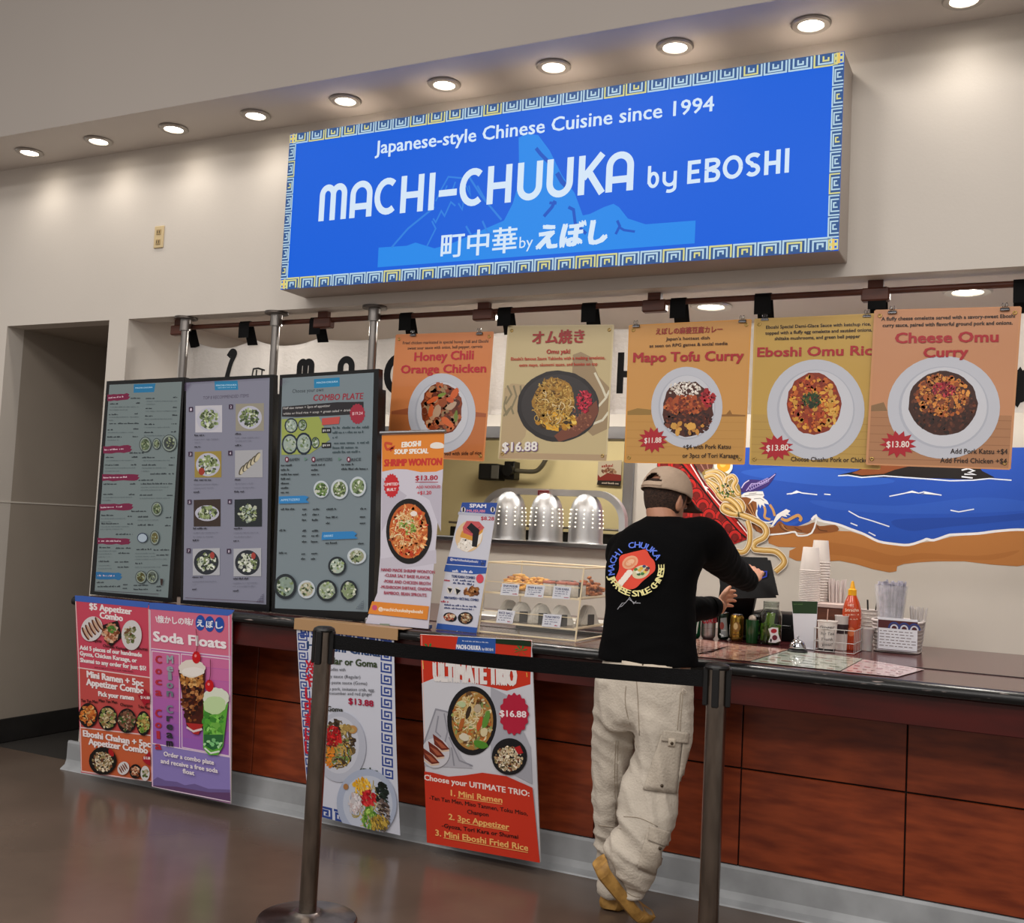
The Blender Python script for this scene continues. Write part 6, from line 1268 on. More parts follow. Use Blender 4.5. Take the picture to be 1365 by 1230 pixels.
# --- card terminal and tablet
t = thing('tablet_register', (-1.17, 5.0, CB), 'black tablet register on a leaning stand touched by the man', 'register')
tb = mat('matte_tablet_black', '#060608', .45, spec=.25); TYb = 4.97
def slab(name, co, Y0, Y1, th, m_, bev=.006):
    """co: TL TR BR BL px; top edge at depth Y1, bottom at Y0"""
    C3 = [atY(*co[0], Y1), atY(*co[1], Y1), atY(*co[2], Y0), atY(*co[3], Y0)]
    n_ = (C3[1]-C3[0]).cross(C3[3]-C3[0]).normalized(); n_ = n_ if n_.y > 0 else -n_
    bm = B(); f = [bm.verts.new(c) for c in C3]; k = [bm.verts.new(c+n_*th) for c in C3]
    bm.faces.new(f[::-1]); bm.faces.new(k)
    for i in range(4): j = (i+1) % 4; bm.faces.new((f[i], f[j], k[j], k[i]))
    bmesh.ops.recalc_face_normals(bm, faces=bm.faces)
    es = [e for e in bm.edges if abs((e.verts[0].co-e.verts[1].co).normalized().dot(n_)) > .9]
    bmesh.ops.bevel(bm, geom=es, offset=.012, segments=4, affect='EDGES'); fin(name, bm, m_, t, smooth='auto'); return C3
slab('tablet', [(955, 741), (1026, 743), (1038, 796), (962, 798)], 4.745, 4.785, .012, tb)
slab('stand_body', [(962, 762), (1012, 772), (999, 832), (954, 832)], 4.985, 4.80, .05, tb)
bm = B(); box(bm, (-1.31, 4.955, CB), (-1.10, 5.05, CB+.02), .008); fin('stand_foot', bm, tb, t)
bm = B(); box(bm, (-1.27, 4.99, CB+.015), (-1.17, 5.03, CB+.12), .01); fin('stand_neck', bm, tb, t)
b = Board(atY(980, 792, 4.872), (0, -1, .78), step=2e-5); b.text('Hello from the counter', 962.5, 792, 997.5, 793.5, 2.2, '#5a6a80', bold=0); b.parts = {}
b.scribble(962.5, 792, 997.5, 793.5, 2.2, '#5a6a80'); b.build(t, pap)
lg = Board(atY(1017, 766, 4.755), (0, -1, 0), step=2e-5); lg.stroke([(1013, 762), (1022, 761.5), (1021.5, 768), (1016, 770), (1012.5, 769)], 1.6, '#2a3a9a', 'logo', closed=False); lg.build(t, printmat('dim_screen_print', .3, estr=.3))
t = thing('till_box', (-.93, 5.12, CB), 'low black printer box behind the glass jar', 'printer')
p0, p1 = atY(1004, 812, 5.15), atY(1058, 857, 5.15)
bm = B(); box(bm, (p0.x, 5.07, CB), (p1.x+.02, 5.28, p0.z-.005), .01, 2); fin('casing', bm, tb, t, smooth='auto')
bm = B(); box(bm, (p0.x+.02, 5.065, CB+.06), (p1.x, 5.07, CB+.075), .001); fin('paper_slot', bm, mat('dark_metal', '#2c2c2d', .35, metal=.8), t)
# --- drinks cans
def cylboard(x, y, r, z):
    b = Board((x, y-r, z), (0, -1, 0), bend=(lambda u, w: -(r-math.sqrt(max(r*r-u*u, 1e-9))), 0, .006), step=2e-5); b.grid = 1; return b
def can(px0, px1, ybot, ytop, label, body, art):
    xc = (px0+px1)/2; P = onC(xc, ybot-2.5); s_ = mpp(P); r = (px1-px0)/2*s_; h = (ybot-ytop-3)*s_
    x, y, z = P.x, P.y, CB
    t = thing('drinks_can', (x, y, z), label, 'drinks can', 'drinks cans in front of the register')
    bm = B(); lathe(bm, [(.0005, .004), (r*.6, .003), (r*.72, 0), (r*.8, .002), (r*.98, .012), (r, .02), (r, h-.018), (r*.96, h-.010), (r*.84, h-.002)], (x, y, z), 32); fin('can_body', bm, body, t, smooth='auto')
    bm = B(); lathe(bm, [(r*.84, h-.003), (r*.86, h), (r*.82, h+.001), (r*.79, h-.005), (.0005, h-.005)], (x, y, z), 32); box(bm, (x-.008, y-.016, z+h-.005), (x+.008, y+.004, z+h-.002), .001); fin('can_lid', bm, mat('can_alu', '#b9bbc0', .25, metal=1), t, smooth='auto')
    b = cylboard(x, y, r+.0004, z+h/2); art(b, px0, px1, ytop, ybot); b.build(t, printmat('can_print', .3, spec=.6), smooth=True)
def a1(b, x0, x1, yt, yb):
    b.stroke([(x1-11, yb-6), (x1-6, yt+10)], 3, '#b8c8c0', 'label_print'); b.stroke([(x1-6, yb-8), (x1-2.5, yt+10)], 1.6, '#c8d4cc', 'label_print'); b.text('7', x1-12, yt+22, x1-7.5, yt+22, 9, '#e0e4e0', bold=.02)
def a2(b, x0, x1, yt, yb): b.text('Coke', x0+1.2, yt+19, x1-.6, yt+18.5, 11.5, '#a01c2c', 'label_print', bold=.02); b.scribble(x0+3, yt+26, x1-4, yt+26, 1.6, '#8a7a78')
def a3(b, x0, x1, yt, yb): b.poly([(x0+4, yt+8), (x0+12, yt+7), (x0+13, yb-6), (x0+5, yb-5)], '#8d9494', 'label_print'); b.stroke([(x0+3, yb-10), (x0+8, yb-7)], 2, '#e2e6e2', 'label_print'); b.blob(x0+6, yt+18, 3, 5, '#8a3c34', 'label_print'); b.scribble(x0+6, yt+25, x1-3, yt+25, 2, '#c9cccc')
def a4(b, x0, x1, yt, yb): b.blob((x0+x1)/2, yt+17, 5, 7, '#8a6224', 'label_print'); b.blob((x0+x1)/2-1, yt+16, 2.8, 4.5, '#d9c08a', 'label_print'); b.scribble(x0+4, yt+28, x1-4, yt+28, 2, '#6a4a1c'); b.stroke([(x0+4, yt+32), (x1-4, yt+32)], 1, '#7a5a24', 'label_print')
can(915.5, 933.5, 852.5, 808.5, 'green drinks can at the left end of the can row', mat('can_green', '#0c5a34', .28, metal=.7), a1)
can(934.2, 953.2, 853.5, 812.0, 'silver drinks can with red letters, second in the can row', mat('can_silver', '#a9a2a0', .28, metal=.9), a2)
can(956.2, 971.8, 854.5, 816.0, 'dark green and grey drinks can, third in the can row', mat('can_dark', '#1c2c22', .3, metal=.6), a3)
can(972.4, 990.8, 856.5, 818.5, 'gold drinks can at the right end of the can row', mat('can_gold', '#a8853c', .25, metal=.95), a4)
# green drink with ball of ice cream
P = onC(1002, 857); s_ = mpp(P); r = 8.6*s_; h = 31*s_
t = thing('dark_green_glass', tuple(P), 'dark green soda glass topped with a pale ball, between gold can and jar', 'glass')
bm = B(); lathe(bm, [(.0005, 0), (r*.8, 0), (r*.88, .004), (r, h*.8), (r*1.03, h), (r*.95, h), (r*.92, h*.8), (.0005, h*.8)], tuple(P), 28); fin('glass_body', bm, mat('dark_green_glass_mat', '#12401c', .12, spec=.7), t, smooth='auto')
bm = B(); bmesh.ops.create_uvsphere(bm, u_segments=18, v_segments=12, radius=5.2*s_, matrix=Matrix.Translation((P.x, P.y, P.z+h+.004))); fin('ice_cream_ball', bm, mat('pale_cream', '#c9b8a8', .5), t, smooth=True)
# glass jar
P = onC(1026.5, 858.5); s_ = mpp(P); R = 14.4*s_; H = 57*s_
t = thing('glass_jar', tuple(P), 'wide clear glass jar half full of green paper strips with a small sticker', 'jar')
gl = mat('jar_glass', '#e6ece8', .03, trans=1.0, ior=1.45)
bm = B(); prof = [(.0005, .002), (R*.9, .002), (R, .012), (R, H*.66), (R*.93, H*.74), (R*.72, H*.82), (R*.70, H*.9), (R*.72, H), (R*.66, H), (R*.64, H*.9), (R*.66, H*.83), (R*.88, H*.73), (R*.95, H*.65), (R*.95, .016), (R*.85, .008), (.0005, .008)]
lathe(bm, prof, tuple(P), 40); fin('jar_body', bm, gl, t, smooth='auto')
bm = B()
for k in range(3): lathe(bm, [(R*.72, H*(.865+k*.04)), (R*.755, H*(.875+k*.04)), (R*.72, H*(.885+k*.04))], tuple(P), 32)
fin('screw_thread', bm, gl, t, smooth=True)
bm = B()
for k in range(70):
    a_ = random.random()*6.28; rr = R*.82*random.random()**.5; x_, y_ = P.x+rr*math.cos(a_)-R*.08, P.y+rr*math.sin(a_); z_ = P.z+.012+random.random()*H*.22
    Mx = Matrix.Translation((x_, y_, z_+.02)) @ Matrix.Rotation(random.random()*6, 4, 'Z') @ Matrix.Rotation(random.uniform(-.5, .5), 4, 'Y'); bmesh.ops.create_cube(bm, size=1, matrix=Mx @ Matrix.Diagonal((.012, .001, .05, 1)))
fin('green_paper_filling', bm, mat('lime_paper', '#6f9a2c', .6), t, kind='stuff')
bm = B(); q = [(P.x-R*.55, P.y-.01, P.z+H*.42), (P.x+R*.35, P.y-.02, P.z+H*.42), (P.x+R*.4, P.y, P.z+H*.72), (P.x-R*.4, P.y+.01, P.z+H*.72)]; bm.faces.new([bm.verts.new(p) for p in q]); bmesh.ops.solidify(bm, geom=bm.faces[:], thickness=.001); fin('green_note', bm, mat('lime_paper2', '#8fb040', .6), t)
b = cylboard(P.x, P.y, R+.0006, P.z+H*.3)
b.poly([(1024, 838), (1029, 836), (1036, 837), (1036, 845), (1038, 855), (1033, 857), (1024, 856), (1027, 847)], '#e2dede', 'sticker'); b.blob(1031, 841, 3.6, 3, '#a81c2c', 'sticker'); b.blob(1032, 850, 3, 3.6, '#6a1c2c', 'sticker'); b.blob(1027.5, 853.5, 1.2, 2.4, '#15141a', 'sticker')
b.build(t, pap)
# --- bell
P = onC(1063, 868.5); s_ = mpp(P); r = 10.8*s_
t = thing('service_bell', tuple(P), 'chrome counter bell on a black base beside the pale green sheet', 'bell')
bm = B(); lathe(bm, [(.0005, 0), (r*1.2, 0), (r*1.22, .004), (r*1.1, .010), (r*.6, .014), (.0005, .014)], tuple(P), 32); fin('bell_base', bm, mat('black_abs', '#0c0c0d', .4), t, smooth='auto')
bm = B(); lathe(bm, [(r*1.0, .016), (r*1.02, .018), (r*.98, .026), (r*.82, .040), (r*.5, .050), (.006, .053), (.0005, .053)], tuple(P), 36); fin('dome', bm, mat('chrome', '#c9cbd0', .06, metal=1), t, smooth='auto')
bm = B(); cone(bm, P+V((0, 0, .052)), P+V((0, 0, .062)), .003, n=12); lathe(bm, [(.0005, .068), (.005, .067), (.0065, .063), (.0005, .061)], tuple(P), 16); fin('plunger', bm, MATS['chrome'], t, smooth='auto')
# --- menu card in stand
Yc = 4.80
co = [(1055.5, 801), (1090, 801.5), (1086.5, 866), (1059.5, 862.5)]
C3 = [atY(*p, Yc) for p in co]; zb = C3[2].z
t = thing('menu_card', (C3[2].x, Yc, CB), 'upright white card with dark green top band beside the bell', 'card')
quadsheet('card', C3, (0, -1, 0), .004, mat('card_white', '#dcdde4', .5), t)
bm = B(); box(bm, (C3[3].x, Yc-.005, CB), (C3[2].x, Yc+.05, CB+.006), .002); fin('card_foot', bm, MATS['card_white'], t)
b = Board(C3[0], (0, -1, 0), step=2e-5); b.poly([(1055.5, 801), (1090, 801.5), (1089, 818), (1057, 817.5)], '#1f3a1c', 'card_print'); b.scribble(1058, 806, 1070, 806, 2, '#4a6a3c'); b.build(t, pap)
# --- wooden box with cream lid behind
p0, p1 = atY(1086, 808, 5.05), atY(1122, 855, 5.05)
t = thing('wooden_holder', (p0.x+.06, 5.06, CB), 'brown wooden holder box with a white paper lid beneath the stacked cups', 'box')
bm = B(); box(bm, (p0.x, 5.05, CB), (p1.x, 5.16, p0.z-.002), .003); fin('box_body', bm, mat('holder_wood', '#6a3c28', .5, var=.4, vscale=10, stretch=(1, 1, 6)), t)
bm = B(); box(bm, (p0.x-.002, 5.045, p0.z-.002), (p1.x+.004, 5.17, p0.z+.018), .003); fin('paper_lid', bm, mat('paper_pinkish', '#c9b4ac', .6), t)
topz = p0.z+.019
# cup stacks: every cup is a thing
cupm = mat('white_paper_cup', '#dcd3cd', .5)
def papercup(x, y, z, rt, rb, h, label, group, m_=None):
    """cup upside down, rim at z"""
    t = thing('paper_cup', (x, y, z), label, 'cup', group)
    bm = B(); lathe(bm, [(rt*1.0, 0), (rt*1.045, .0015), (rt*1.05, .004), (rt*1.0, .006), (rb, h-.002), (rb*.97, h), (rb*.93, h-.004), (.0005, h-.004)], (x, y, z), 30); fin('cup_wall', bm, m_ or cupm, t, smooth='auto')
    return t
for (pxc, yt, ytb, n_, w_, Y, nm) in ((1078.8, 729, 761, 18, 13.2, 5.09, 'front'), (1092, 720, 750, 20, 12.6, 5.22, 'rear')):
    P = atY(pxc, 800, Y); s_ = mpp(P); zt_ = atY(pxc, yt, Y).z; h = (ytb-yt)*s_; rt = w_*s_; rb = w_*.77*s_
    z0 = topz if Y < 5.15 else topz-.0; zl = zt_-h
    if Y > 5.15: z0 = CB
    n_ = n_ if Y < 5.15 else 30
    step = (zl-z0)/(n_-1); proto = None; 
    for k in range(n_):
        lab = 'top white paper cup of the %s upturned stack' % nm if k == n_-1 else 'white paper cup within the %s upturned stack of cups' % nm
        if proto is None: proto = papercup(P.x, Y, z0, rt, rb, h, lab, 'cups in the %s stack' % nm)
        else:
            c = copy_tree(proto, (0, 0, step*k)); c['label'] = lab
            if k == n_-1: c['group'] = 'top cups'; del c['group']
# white wrapped straws beside the cups
papw = mat('straw_paper', '#d9ccc8', .6)
def sticks(name, catg, cx, cy, z0, r0, r1, h, n_, label, group, m_, rad=.003, flatk=1.0):
    for k in range(n_):
        a_ = random.random()*6.28; q = random.random()**.5
        p0 = V((cx+r0*q*math.cos(a_), cy+r0*q*math.sin(a_), z0)); p1 = V((cx+r1*q*math.cos(a_), cy+r1*q*math.sin(a_), z0+h*random.uniform(.93, 1.0)))
        bm = B(); cone(bm, p0, p1, rad, n=6); fin(name, bm, m_, None, org=tuple(p0), label=label, cat=catg, group=group)
P = atY(1117, 800, 5.2); s_ = mpp(P)
t = thing('straw_box', (P.x, 5.2, CB), 'white box holding upright wrapped chopsticks behind the red sauce bottle', 'box')
bm = B(); box(bm, (P.x-.05, 5.16, CB), (P.x+.05, 5.24, CB+.19), .003); bm.faces.ensure_lookup_table(); tf = max(bm.faces, key=lambda f: f.calc_center_median().z); bmesh.ops.delete(bm, geom=[tf], context='FACES'); bmesh.ops.solidify(bm, geom=bm.faces[:], thickness=.002); fin('box_wall', bm, mat('paper_pinkish', '#c9b4ac', .6), t)
sticks('wrapped_chopsticks', 'chopsticks', P.x, 5.2, CB+.004, .028, .045, .30, 26, 'white wrapped chopsticks standing in the box behind the red sauce bottle', 'wrapped chopsticks in the box', papw, .0042)
# --- red sauce bottle
P = onC(1134.5, 859); P = V((atY(1134.5, 850, 4.97).x, 4.97, CB)); s_ = mpp(P); ztop = atY(1137, 774, 4.97).z; H = ztop-CB
r = 12.3*s_
t = thing('sauce_bottle', tuple(P), 'red chilli sauce squeeze bottle with yellow nozzle cap', 'bottle')
sau = mat('chilli_red', '#b03a10', .18, spec=.6, coat=.4, sss=.1)
bm = B(); lathe(bm, [(.0005, 0), (r*.92, 0), (r, .008), (r, H*.38), (r*1.02, H*.50), (r*.98, H*.58), (r*.75, H*.70), (r*.48, H*.78), (r*.42, H*.80), (.0005, H*.80)], tuple(P), 32); fin('bottle_body', bm, sau, t, smooth='auto')
bm = B(); lathe(bm, [(r*.42, H*.785), (r*.46, H*.79), (r*.45, H*.87), (r*.30, H*.885), (r*.20, H*.95), (r*.13, H*.99), (.0005, H)], tuple(P), 24); fin('nozzle_cap', bm, mat('yellow_cap', '#e0a012', .35), t, smooth='auto')
b = cylboard(P.x, P.y, r+.0008, CB+H*.3); b.text('Sriracha', 1126, 815, 1144, 815, 4.4, '#e8c8b0', bold=.02); b.text('HOT', 1130, 808, 1138, 808, 3, '#e8c8b0'); b.scribble(1126, 820, 1144, 820, 1.8, '#e0b8a0'); b.scribble(1127, 826, 1143, 826, 1.6, '#d9a890'); b.blob(1134.5, 842, 5, 6, '#c9683c', 'label_print'); b.build(t, pap)
# --- cups with wording and wire rack
def opencup(name, xc, yb, yt, w_, label, Y=None, m_=cupm, taper=.8, cat='cup'):
    P = onC(xc, yb) if Y is None else V((atY(xc, yb, Y).x, Y, CB)); s_ = mpp(P); h = atY(xc, yt, P.y).z-CB; rt = w_/2*s_; rb = rt*taper
    t = thing(name, tuple(P), label, cat)
    bm = B(); lathe(bm, [(.0005, .004), (rb*.93, .004), (rb*.95, 0), (rb, .001), (rt*.98, h-.006), (rt*1.03, h-.004), (rt*1.03, h), (rt*.97, h), (rt*.93, h-.006), (rb*.93, .008), (.0005, .008)], tuple(P), 32); fin('cup_wall', bm, m_, t, smooth='auto')
    return t, P, rt, rb, h
t, P, rt, rb, h = opencup('tip_cup', 1102, 865.5, 827, 26, 'small white cup with black handwriting and a stick in the wire rack', Y=4.80)
b = cylboard(P.x, P.y, (rt+rb)/2+.004, CB+h/2)
for s_t, x0, x1, y in (('Ginger', 1092, 1112, 837.5), ('For Tea', 1094, 1111, 846), ('Thank', 1094, 1110, 853.5), ('you!', 1095, 1109, 860.5)): b.text(s_t, x0, y, x1, y+.5, 4, '#2a2a2c', bold=.0, shear=.1)
b.build(t, pap)
bm = B(); tube(bm, [P+V((-.008, 0, .01)), P+V((0.0, .004, h+.05))], .002, 6); fin('stick', bm, mat('pink_stick', '#c9a090', .5), t)
bm = B(); lathe(bm, [(rb*1.02, .002), (rb*1.04, .008), (rb*1.02, .014)], tuple(P), 28); fin('dark_band', bm, mat('matte_black', '#101012', .5), t)
t, P2, rt2, rb2, h2 = opencup('paper_cup', 1121, 862, 820, 18, 'small white cup with a dark label behind the handwritten cup', Y=4.92)
bm = B(); lathe(bm, [(rb2*1.05, h2*.35), (rt2*1.0, h2*.75)], tuple(P2), 28); fin('dark_label', bm, mat('dark_label', '#2c1c20', .5), t, smooth=True)
p0, p1 = atY(1085, 865, 4.76), atY(1137, 868, 4.76)
t = thing('wire_rack', (p0.x+.09, 4.86, CB), 'low white wire rack holding cups and the red sauce bottle', 'rack')
wm = mat('white_wire', '#b9b4b0', .4, metal=.4)
rx0, rx1, ry0, ry1 = p0.x, p1.x+.005, 4.755, 5.02
for z in (CB+.004, CB+.045, CB+.10):
    bm = B(); tube(bm, [(rx0, ry0, z), (rx1, ry0, z), (rx1, ry1, z), (rx0, ry1, z), (rx0, ry0, z)], .0018, 6); fin('wire_ring', bm, wm, t)
bm = B()
for k in range(5):
    x = rx0+(rx1-rx0)*k/4
    for y in (ry0, ry1): tube(bm, [(x, y, CB+.003), (x, y, CB+.10)], .0015, 6)
for k in range(1, 6):
    for x in (rx0, rx1): y = ry0+(ry1-ry0)*k/6; tube(bm, [(x, y, CB+.003), (x, y, CB+.10)], .0015, 6)
fin('wire_upright', bm, wm, t)
# frosted small cup
frost = mat('frosted_plastic', '#d9d3d0', .35, trans=.35, sss=.2)
t, P, rt, rb, h = opencup('frosted_cup', 1154, 866, 836.5, 20.5, 'empty frosted plastic cup left of the white basket', Y=5.0, m_=frost, taper=.74)
# ---- tall white tub with black spoon
t, P, rt, rb, h = opencup('white_tub', 1158, 850, 812, 25, 'white ribbed tub with dark spoon handles behind the frosted cup', Y=5.32, taper=.86)
bm = B(); 
for k in range(4): z = h*(.55+k*.11); f = rb+(rt-rb)*z/h; lathe(bm, [(f*1.0, z-.002), (f*1.03, z), (f*1.0, z+.002)], tuple(P), 28)
fin('ribs', bm, cupm, t, smooth=True)
bm = B(); tube(bm, [P+V((0, 0, .02)), P+V((-.01, 0, h+.045))], .004, 8); tube(bm, [P+V((.01, .01, .02)), P+V((.03, .01, h+.03))], .003, 8); fin('spoon', bm, mat('matte_black', '#101012', .5), t)
bm = B(); lathe(bm, [(rb*1.005, h*.22), (rb*1.03+.001, h*.42)], tuple(P), 28); fin('red_label', bm, mat('maroon_label', '#5a1c1c', .4), t, smooth=True)
# --- white basket with printed front
BYc = 5.12
p0, p1, pm_ = atY(1166, 858, BYc), atY(1232, 852, BYc+.06), atY(1188, 866, BYc-.12)
x0, x1 = atY(1165, 850, 5.14).x, atY(1231, 850, 5.14).x; zt_ = atY(1195, 825, BYc).z
t = thing('white_basket', ((x0+x1)/2, BYc, CB), 'white plastic basket with maroon printed label holding straws and utensils', 'basket')
pw = mat('white_plastic_weave', '#cfc6c2', .45)
yb0, yb1 = BYc-.13, BYc+.12
def ringpts(f, z): 
    cx_, cy_ = (x0+x1)/2, BYc; hx, hy = (x1-x0)/2*f, (yb1-yb0)/2*f; out = []
    for k in range(36):
        a_ = 2*math.pi*k/36; c_, s2 = math.cos(a_), math.sin(a_); out.append(V((cx_+hx*math.copysign(abs(c_)**.5, c_), cy_+hy*math.copysign(abs(s2)**.5, s2), z)))
    return out
HB2 = zt_-CB
bm = B(); R0 = [bm.verts.new(p) for p in ringpts(.9, CB+.002)]; bm.faces.new(R0)
fin('basket_floor', bm, pw, t)
for k in range(9):
    z = CB+.004+k*HB2/8.6; f = .9+.1*k/8
    bm = B(); pts = ringpts(f, z); tube(bm, pts+[pts[0]], .0040 if k < 8 else .0065, 6); fin('woven_band', bm, pw, t, smooth=True)
bm = B()
A_, Bz = ringpts(.89, CB+.003), ringpts(.985, CB+HB2)
vv = [bm.verts.new(p) for p in A_]; ww = [bm.verts.new(p) for p in Bz]
for i in range(36): bm.faces.new((vv[i], vv[(i+1) % 36], ww[(i+1) % 36], ww[i]))
fin('liner', bm, pw, t, smooth=True)
lx0, lx1, ly = x0+.035, x1-.01, yb0-.009
lz0, lz1 = CB+.012, zt_+.012
bm = B(); box(bm, (lx0, ly-.002, lz0), (lx1, ly, lz1), .0005); fin('label_card', bm, mat('card_white', '#dcdde4', .5), t)
b = Board((lx0, ly-.0022, lz0), (0, -1, 0), step=2e-5); W2, H2 = lx1-lx0, lz1-lz0
b.face('label_print', [(.004, H2*.68), (W2, H2*.68), (W2, H2*.93), (.004, H2*.93)], '#4c1a1e'); b.up()
for k in range(3):
    cx_ = W2*(.42+k*.25); b.up(); b.ribbon([V((cx_+.022*math.cos(math.radians(a_)), H2*.68+.026*math.sin(math.radians(a_)))) for a_ in range(0, 181, 15)], .004, '#2c3a78', 'label_print'); b.up(); b.ribbon([V((cx_+.014*math.cos(math.radians(a_)), H2*.68+.016*math.sin(math.radians(a_)))) for a_ in range(0, 181, 15)], .003, '#c9ccd8', 'label_print')
b.up(); b.ribbon([V((.003, H2*.93)), V((.003, .004)), V((W2, .004))], .0012, '#4c2a2e', 'label_print')
for k in range(6):
    b.up(); xx = .01
    while xx < W2-.02: w__ = random.uniform(.008, .02); b.face('lettering', [(xx, H2*(.58-k*.09)), (xx+w__, H2*(.58-k*.09)), (xx+w__, H2*(.58-k*.09)+.003), (xx, H2*(.58-k*.09)+.003)], '#6a5a5c'); xx += w__+.006
b.build(t, pap)
# straw cup in the basket
P = V((atY(1187, 820, 5.08).x, 5.08, CB+.004)); s_ = mpp(P); h_ = atY(1187, 775, 5.08).z-CB
t = thing('straw_cup', tuple(P), 'tall clear cup of white printed paper straws standing in the basket', 'cup')
bm = B(); hh = h_*.93; lathe(bm, [(.0005, .002), (.040, .002), (.042, .004), (.072, hh), (.074, hh+.002), (.070, hh), (.040, .006), (.0005, .006)], tuple(P), 32); fin('cup_wall', bm, mat('clear_cup', '#e6e6ea', .05, alpha=.28), t, smooth='auto')
sticks('paper_straw', 'straw', P.x, P.y, P.z+.008, .032, .064, h_*.985, 60, 'white paper wrapped straw in the tall clear cup of the basket', 'paper straws in the clear cup', mat('straw_wrapper', '#cfccda', .5, col2='#8f8d9c', vscale=40), .0046)
P = V((atY(1222, 830, 5.16).x, 5.16, CB+.004)); h_ = atY(1222, 810, 5.16).z-CB
sticks('plastic_utensil', 'utensil', P.x, P.y, P.z+.004, .022, .045, h_, 26, 'white plastic utensil standing at the right end of the basket', 'plastic utensils in the basket', mat('utensil_white', '#d4cecb', .3), .003)
# ================================================================ the man at the counter
from mathutils.bvhtree import BVHTree
def remesh(bm, vox, sm=4, smf=.5):
    me = bpy.data.meshes.new('tmp'); bm.to_mesh(me); bm.free(); o = bpy.data.objects.new('tmp', me); COL.objects.link(o)
    m = o.modifiers.new('r', 'REMESH'); m.mode = 'VOXEL'; m.voxel_size = vox
    if sm: s = o.modifiers.new('s', 'SMOOTH'); s.factor = smf; s.iterations = sm
    dg = bpy.context.evaluated_depsgraph_get(); out = bpy.data.meshes.new_from_object(o.evaluated_get(dg))
    bpy.data.objects.remove(o); bpy.data.meshes.remove(me); return out
def ring(y, xl, xr, Yc, hd): L, R = atY(xl, y, Yc), atY(xr, y, Yc); c = (L+R)/2; return (c, (R.x-L.x)/2, hd)
def loft(bm, rings, n=36, ex=2.3):
    out = []
    for c, rx, ry in rings:
        r = []
        for k in range(n):
            a = 2*math.pi*k/n; ca_, sa = math.cos(a), math.sin(a)
            r.append(bm.verts.new((c.x+rx*math.copysign(abs(ca_)**(2/ex), ca_), c.y+ry*math.copysign(abs(sa)**(2/ex), sa), c.z)))
        out.append(r)
    for a, b_ in zip(out, out[1:]):
        for k in range(n): bm.faces.new((a[k], b_[k], b_[(k+1) % n], a[(k+1) % n]))
    bm.faces.new(out[0]); bm.faces.new(out[-1][::-1]); bmesh.ops.recalc_face_normals(bm, faces=bm.faces)
def resample(rings, k=4):
    sp = spline([(c.x, c.y, c.z, a, b_) for c, a, b_ in rings], k); return [(V(s[:3]), s[3], s[4]) for s in sp]
def limb(bm, pts, rs, n=20, k=5):
    sp = spline([(*V(p), r) for p, r in zip(pts, rs)], k); P = [V(s[:3]) for s in sp]; R = [s[3] for s in sp]
    tube(bm, P, R, n)
    for p, r in ((P[0], R[0]), (P[-1], R[-1])): bmesh.ops.create_uvsphere(bm, u_segments=16, v_segments=10, radius=r*.98, matrix=Matrix.Translation(p))
def ell(bm, c, r, M_=Matrix(), seg=24): bmesh.ops.create_uvsphere(bm, u_segments=seg, v_segments=seg//2+2, radius=1, matrix=M_ @ Matrix.Translation(V(c)) @ Matrix.Diagonal((*r, 1)))
ORG = V((-1.32, 3.88, 0))
man = thing('person', tuple(ORG), 'man in beige cap, black printed sweatshirt and cream cargo trousers leaning at the counter register', 'person')
skin = mat('skin', '#b98468', .5, sss=.08, var=.08, vscale=20)
# head frame
HC = atY(887, 668, 4.03)
HM = Matrix.Translation(HC) @ Matrix.Rotation(math.radians(-20), 4, 'Z') @ Matrix.Rotation(math.radians(-16), 4, 'X')
torso = [ring(688, 864, 910, 4.00, .058), ring(696, 852, 924, 3.99, .085), ring(707, 835, 938, 3.975, .102), ring(722, 823, 944, 3.96, .112), ring(745, 813, 938, 3.94, .118), ring(770, 809.5, 929, 3.922, .12),
         ring(800, 810, 926, 3.905, .12), ring(830, 808, 926, 3.893, .12), ring(855, 804.5, 927, 3.885, .12), ring(872, 801, 928.5, 3.881, .122), ring(884, 799, 930, 3.878, .124)]
SR, ER, WR = atY(938, 720, 4.02), atY(969, 753, 4.27), atY(996, 774, 4.46)
SL, EL, WL = atY(832, 738, 3.99), atY(893, 815, 4.22), atY(952, 809, 4.47)
# ---- body: one continuous figure
bm = B()
sh = lambda r, d: [(c, max(rx-d, .03), max(ry-d, .03)) for c, rx, ry in r]
loft(bm, sh(resample(torso, 2), .022))
LL = [ring(905, 797, 865, 3.875, 0.115), ring(940, 796, 860, 3.887, 0.107), ring(985, 794.5, 850, 3.910, 0.090), ring(1030, 794, 840, 3.915, 0.080), ring(1060, 794, 832, 3.925, 0.072), ring(1100, 795, 829, 3.945, 0.066), ring(1130, 797, 832, 3.960, 0.064), ring(1160, 799, 837, 3.975, 0.068), ring(1190, 801, 840, 3.985, 0.072)]
RL = [ring(905, 835, 922.5, 3.872, 0.120), ring(940, 838, 922.5, 3.857, 0.112), ring(965, 843, 920.5, 3.841, 0.104), ring(990, 846, 917, 3.823, 0.094), ring(1020, 839, 912, 3.808, 0.087), ring(1050, 831, 905, 3.788, 0.082), ring(1085, 827, 898, 3.758, 0.082), ring(1110, 822, 892, 3.738, 0.078), ring(1130, 806, 886, 3.726, 0.074), ring(1148, 808, 877, 3.728, 0.067), ring(1165, 818, 870, 3.733, 0.057), ring(1180, 825, 863, 3.738, 0.044), ring(1195, 832, 855, 3.743, 0.028)]
loft(bm, [ring(870, 808, 918, 3.878, .10), ring(905, 803, 915, 3.872, .10), ring(940, 806, 912, 3.868, .10), ring(965, 812, 905, 3.868, .085)])
loft(bm, [(c, max(rx-.035, .035), max(ry-.035, .035)) for c, rx, ry in LL]); loft(bm, [(c, max(rx-.04, .03), max(ry-.04, .03)) for c, rx, ry in RL[:-1]])
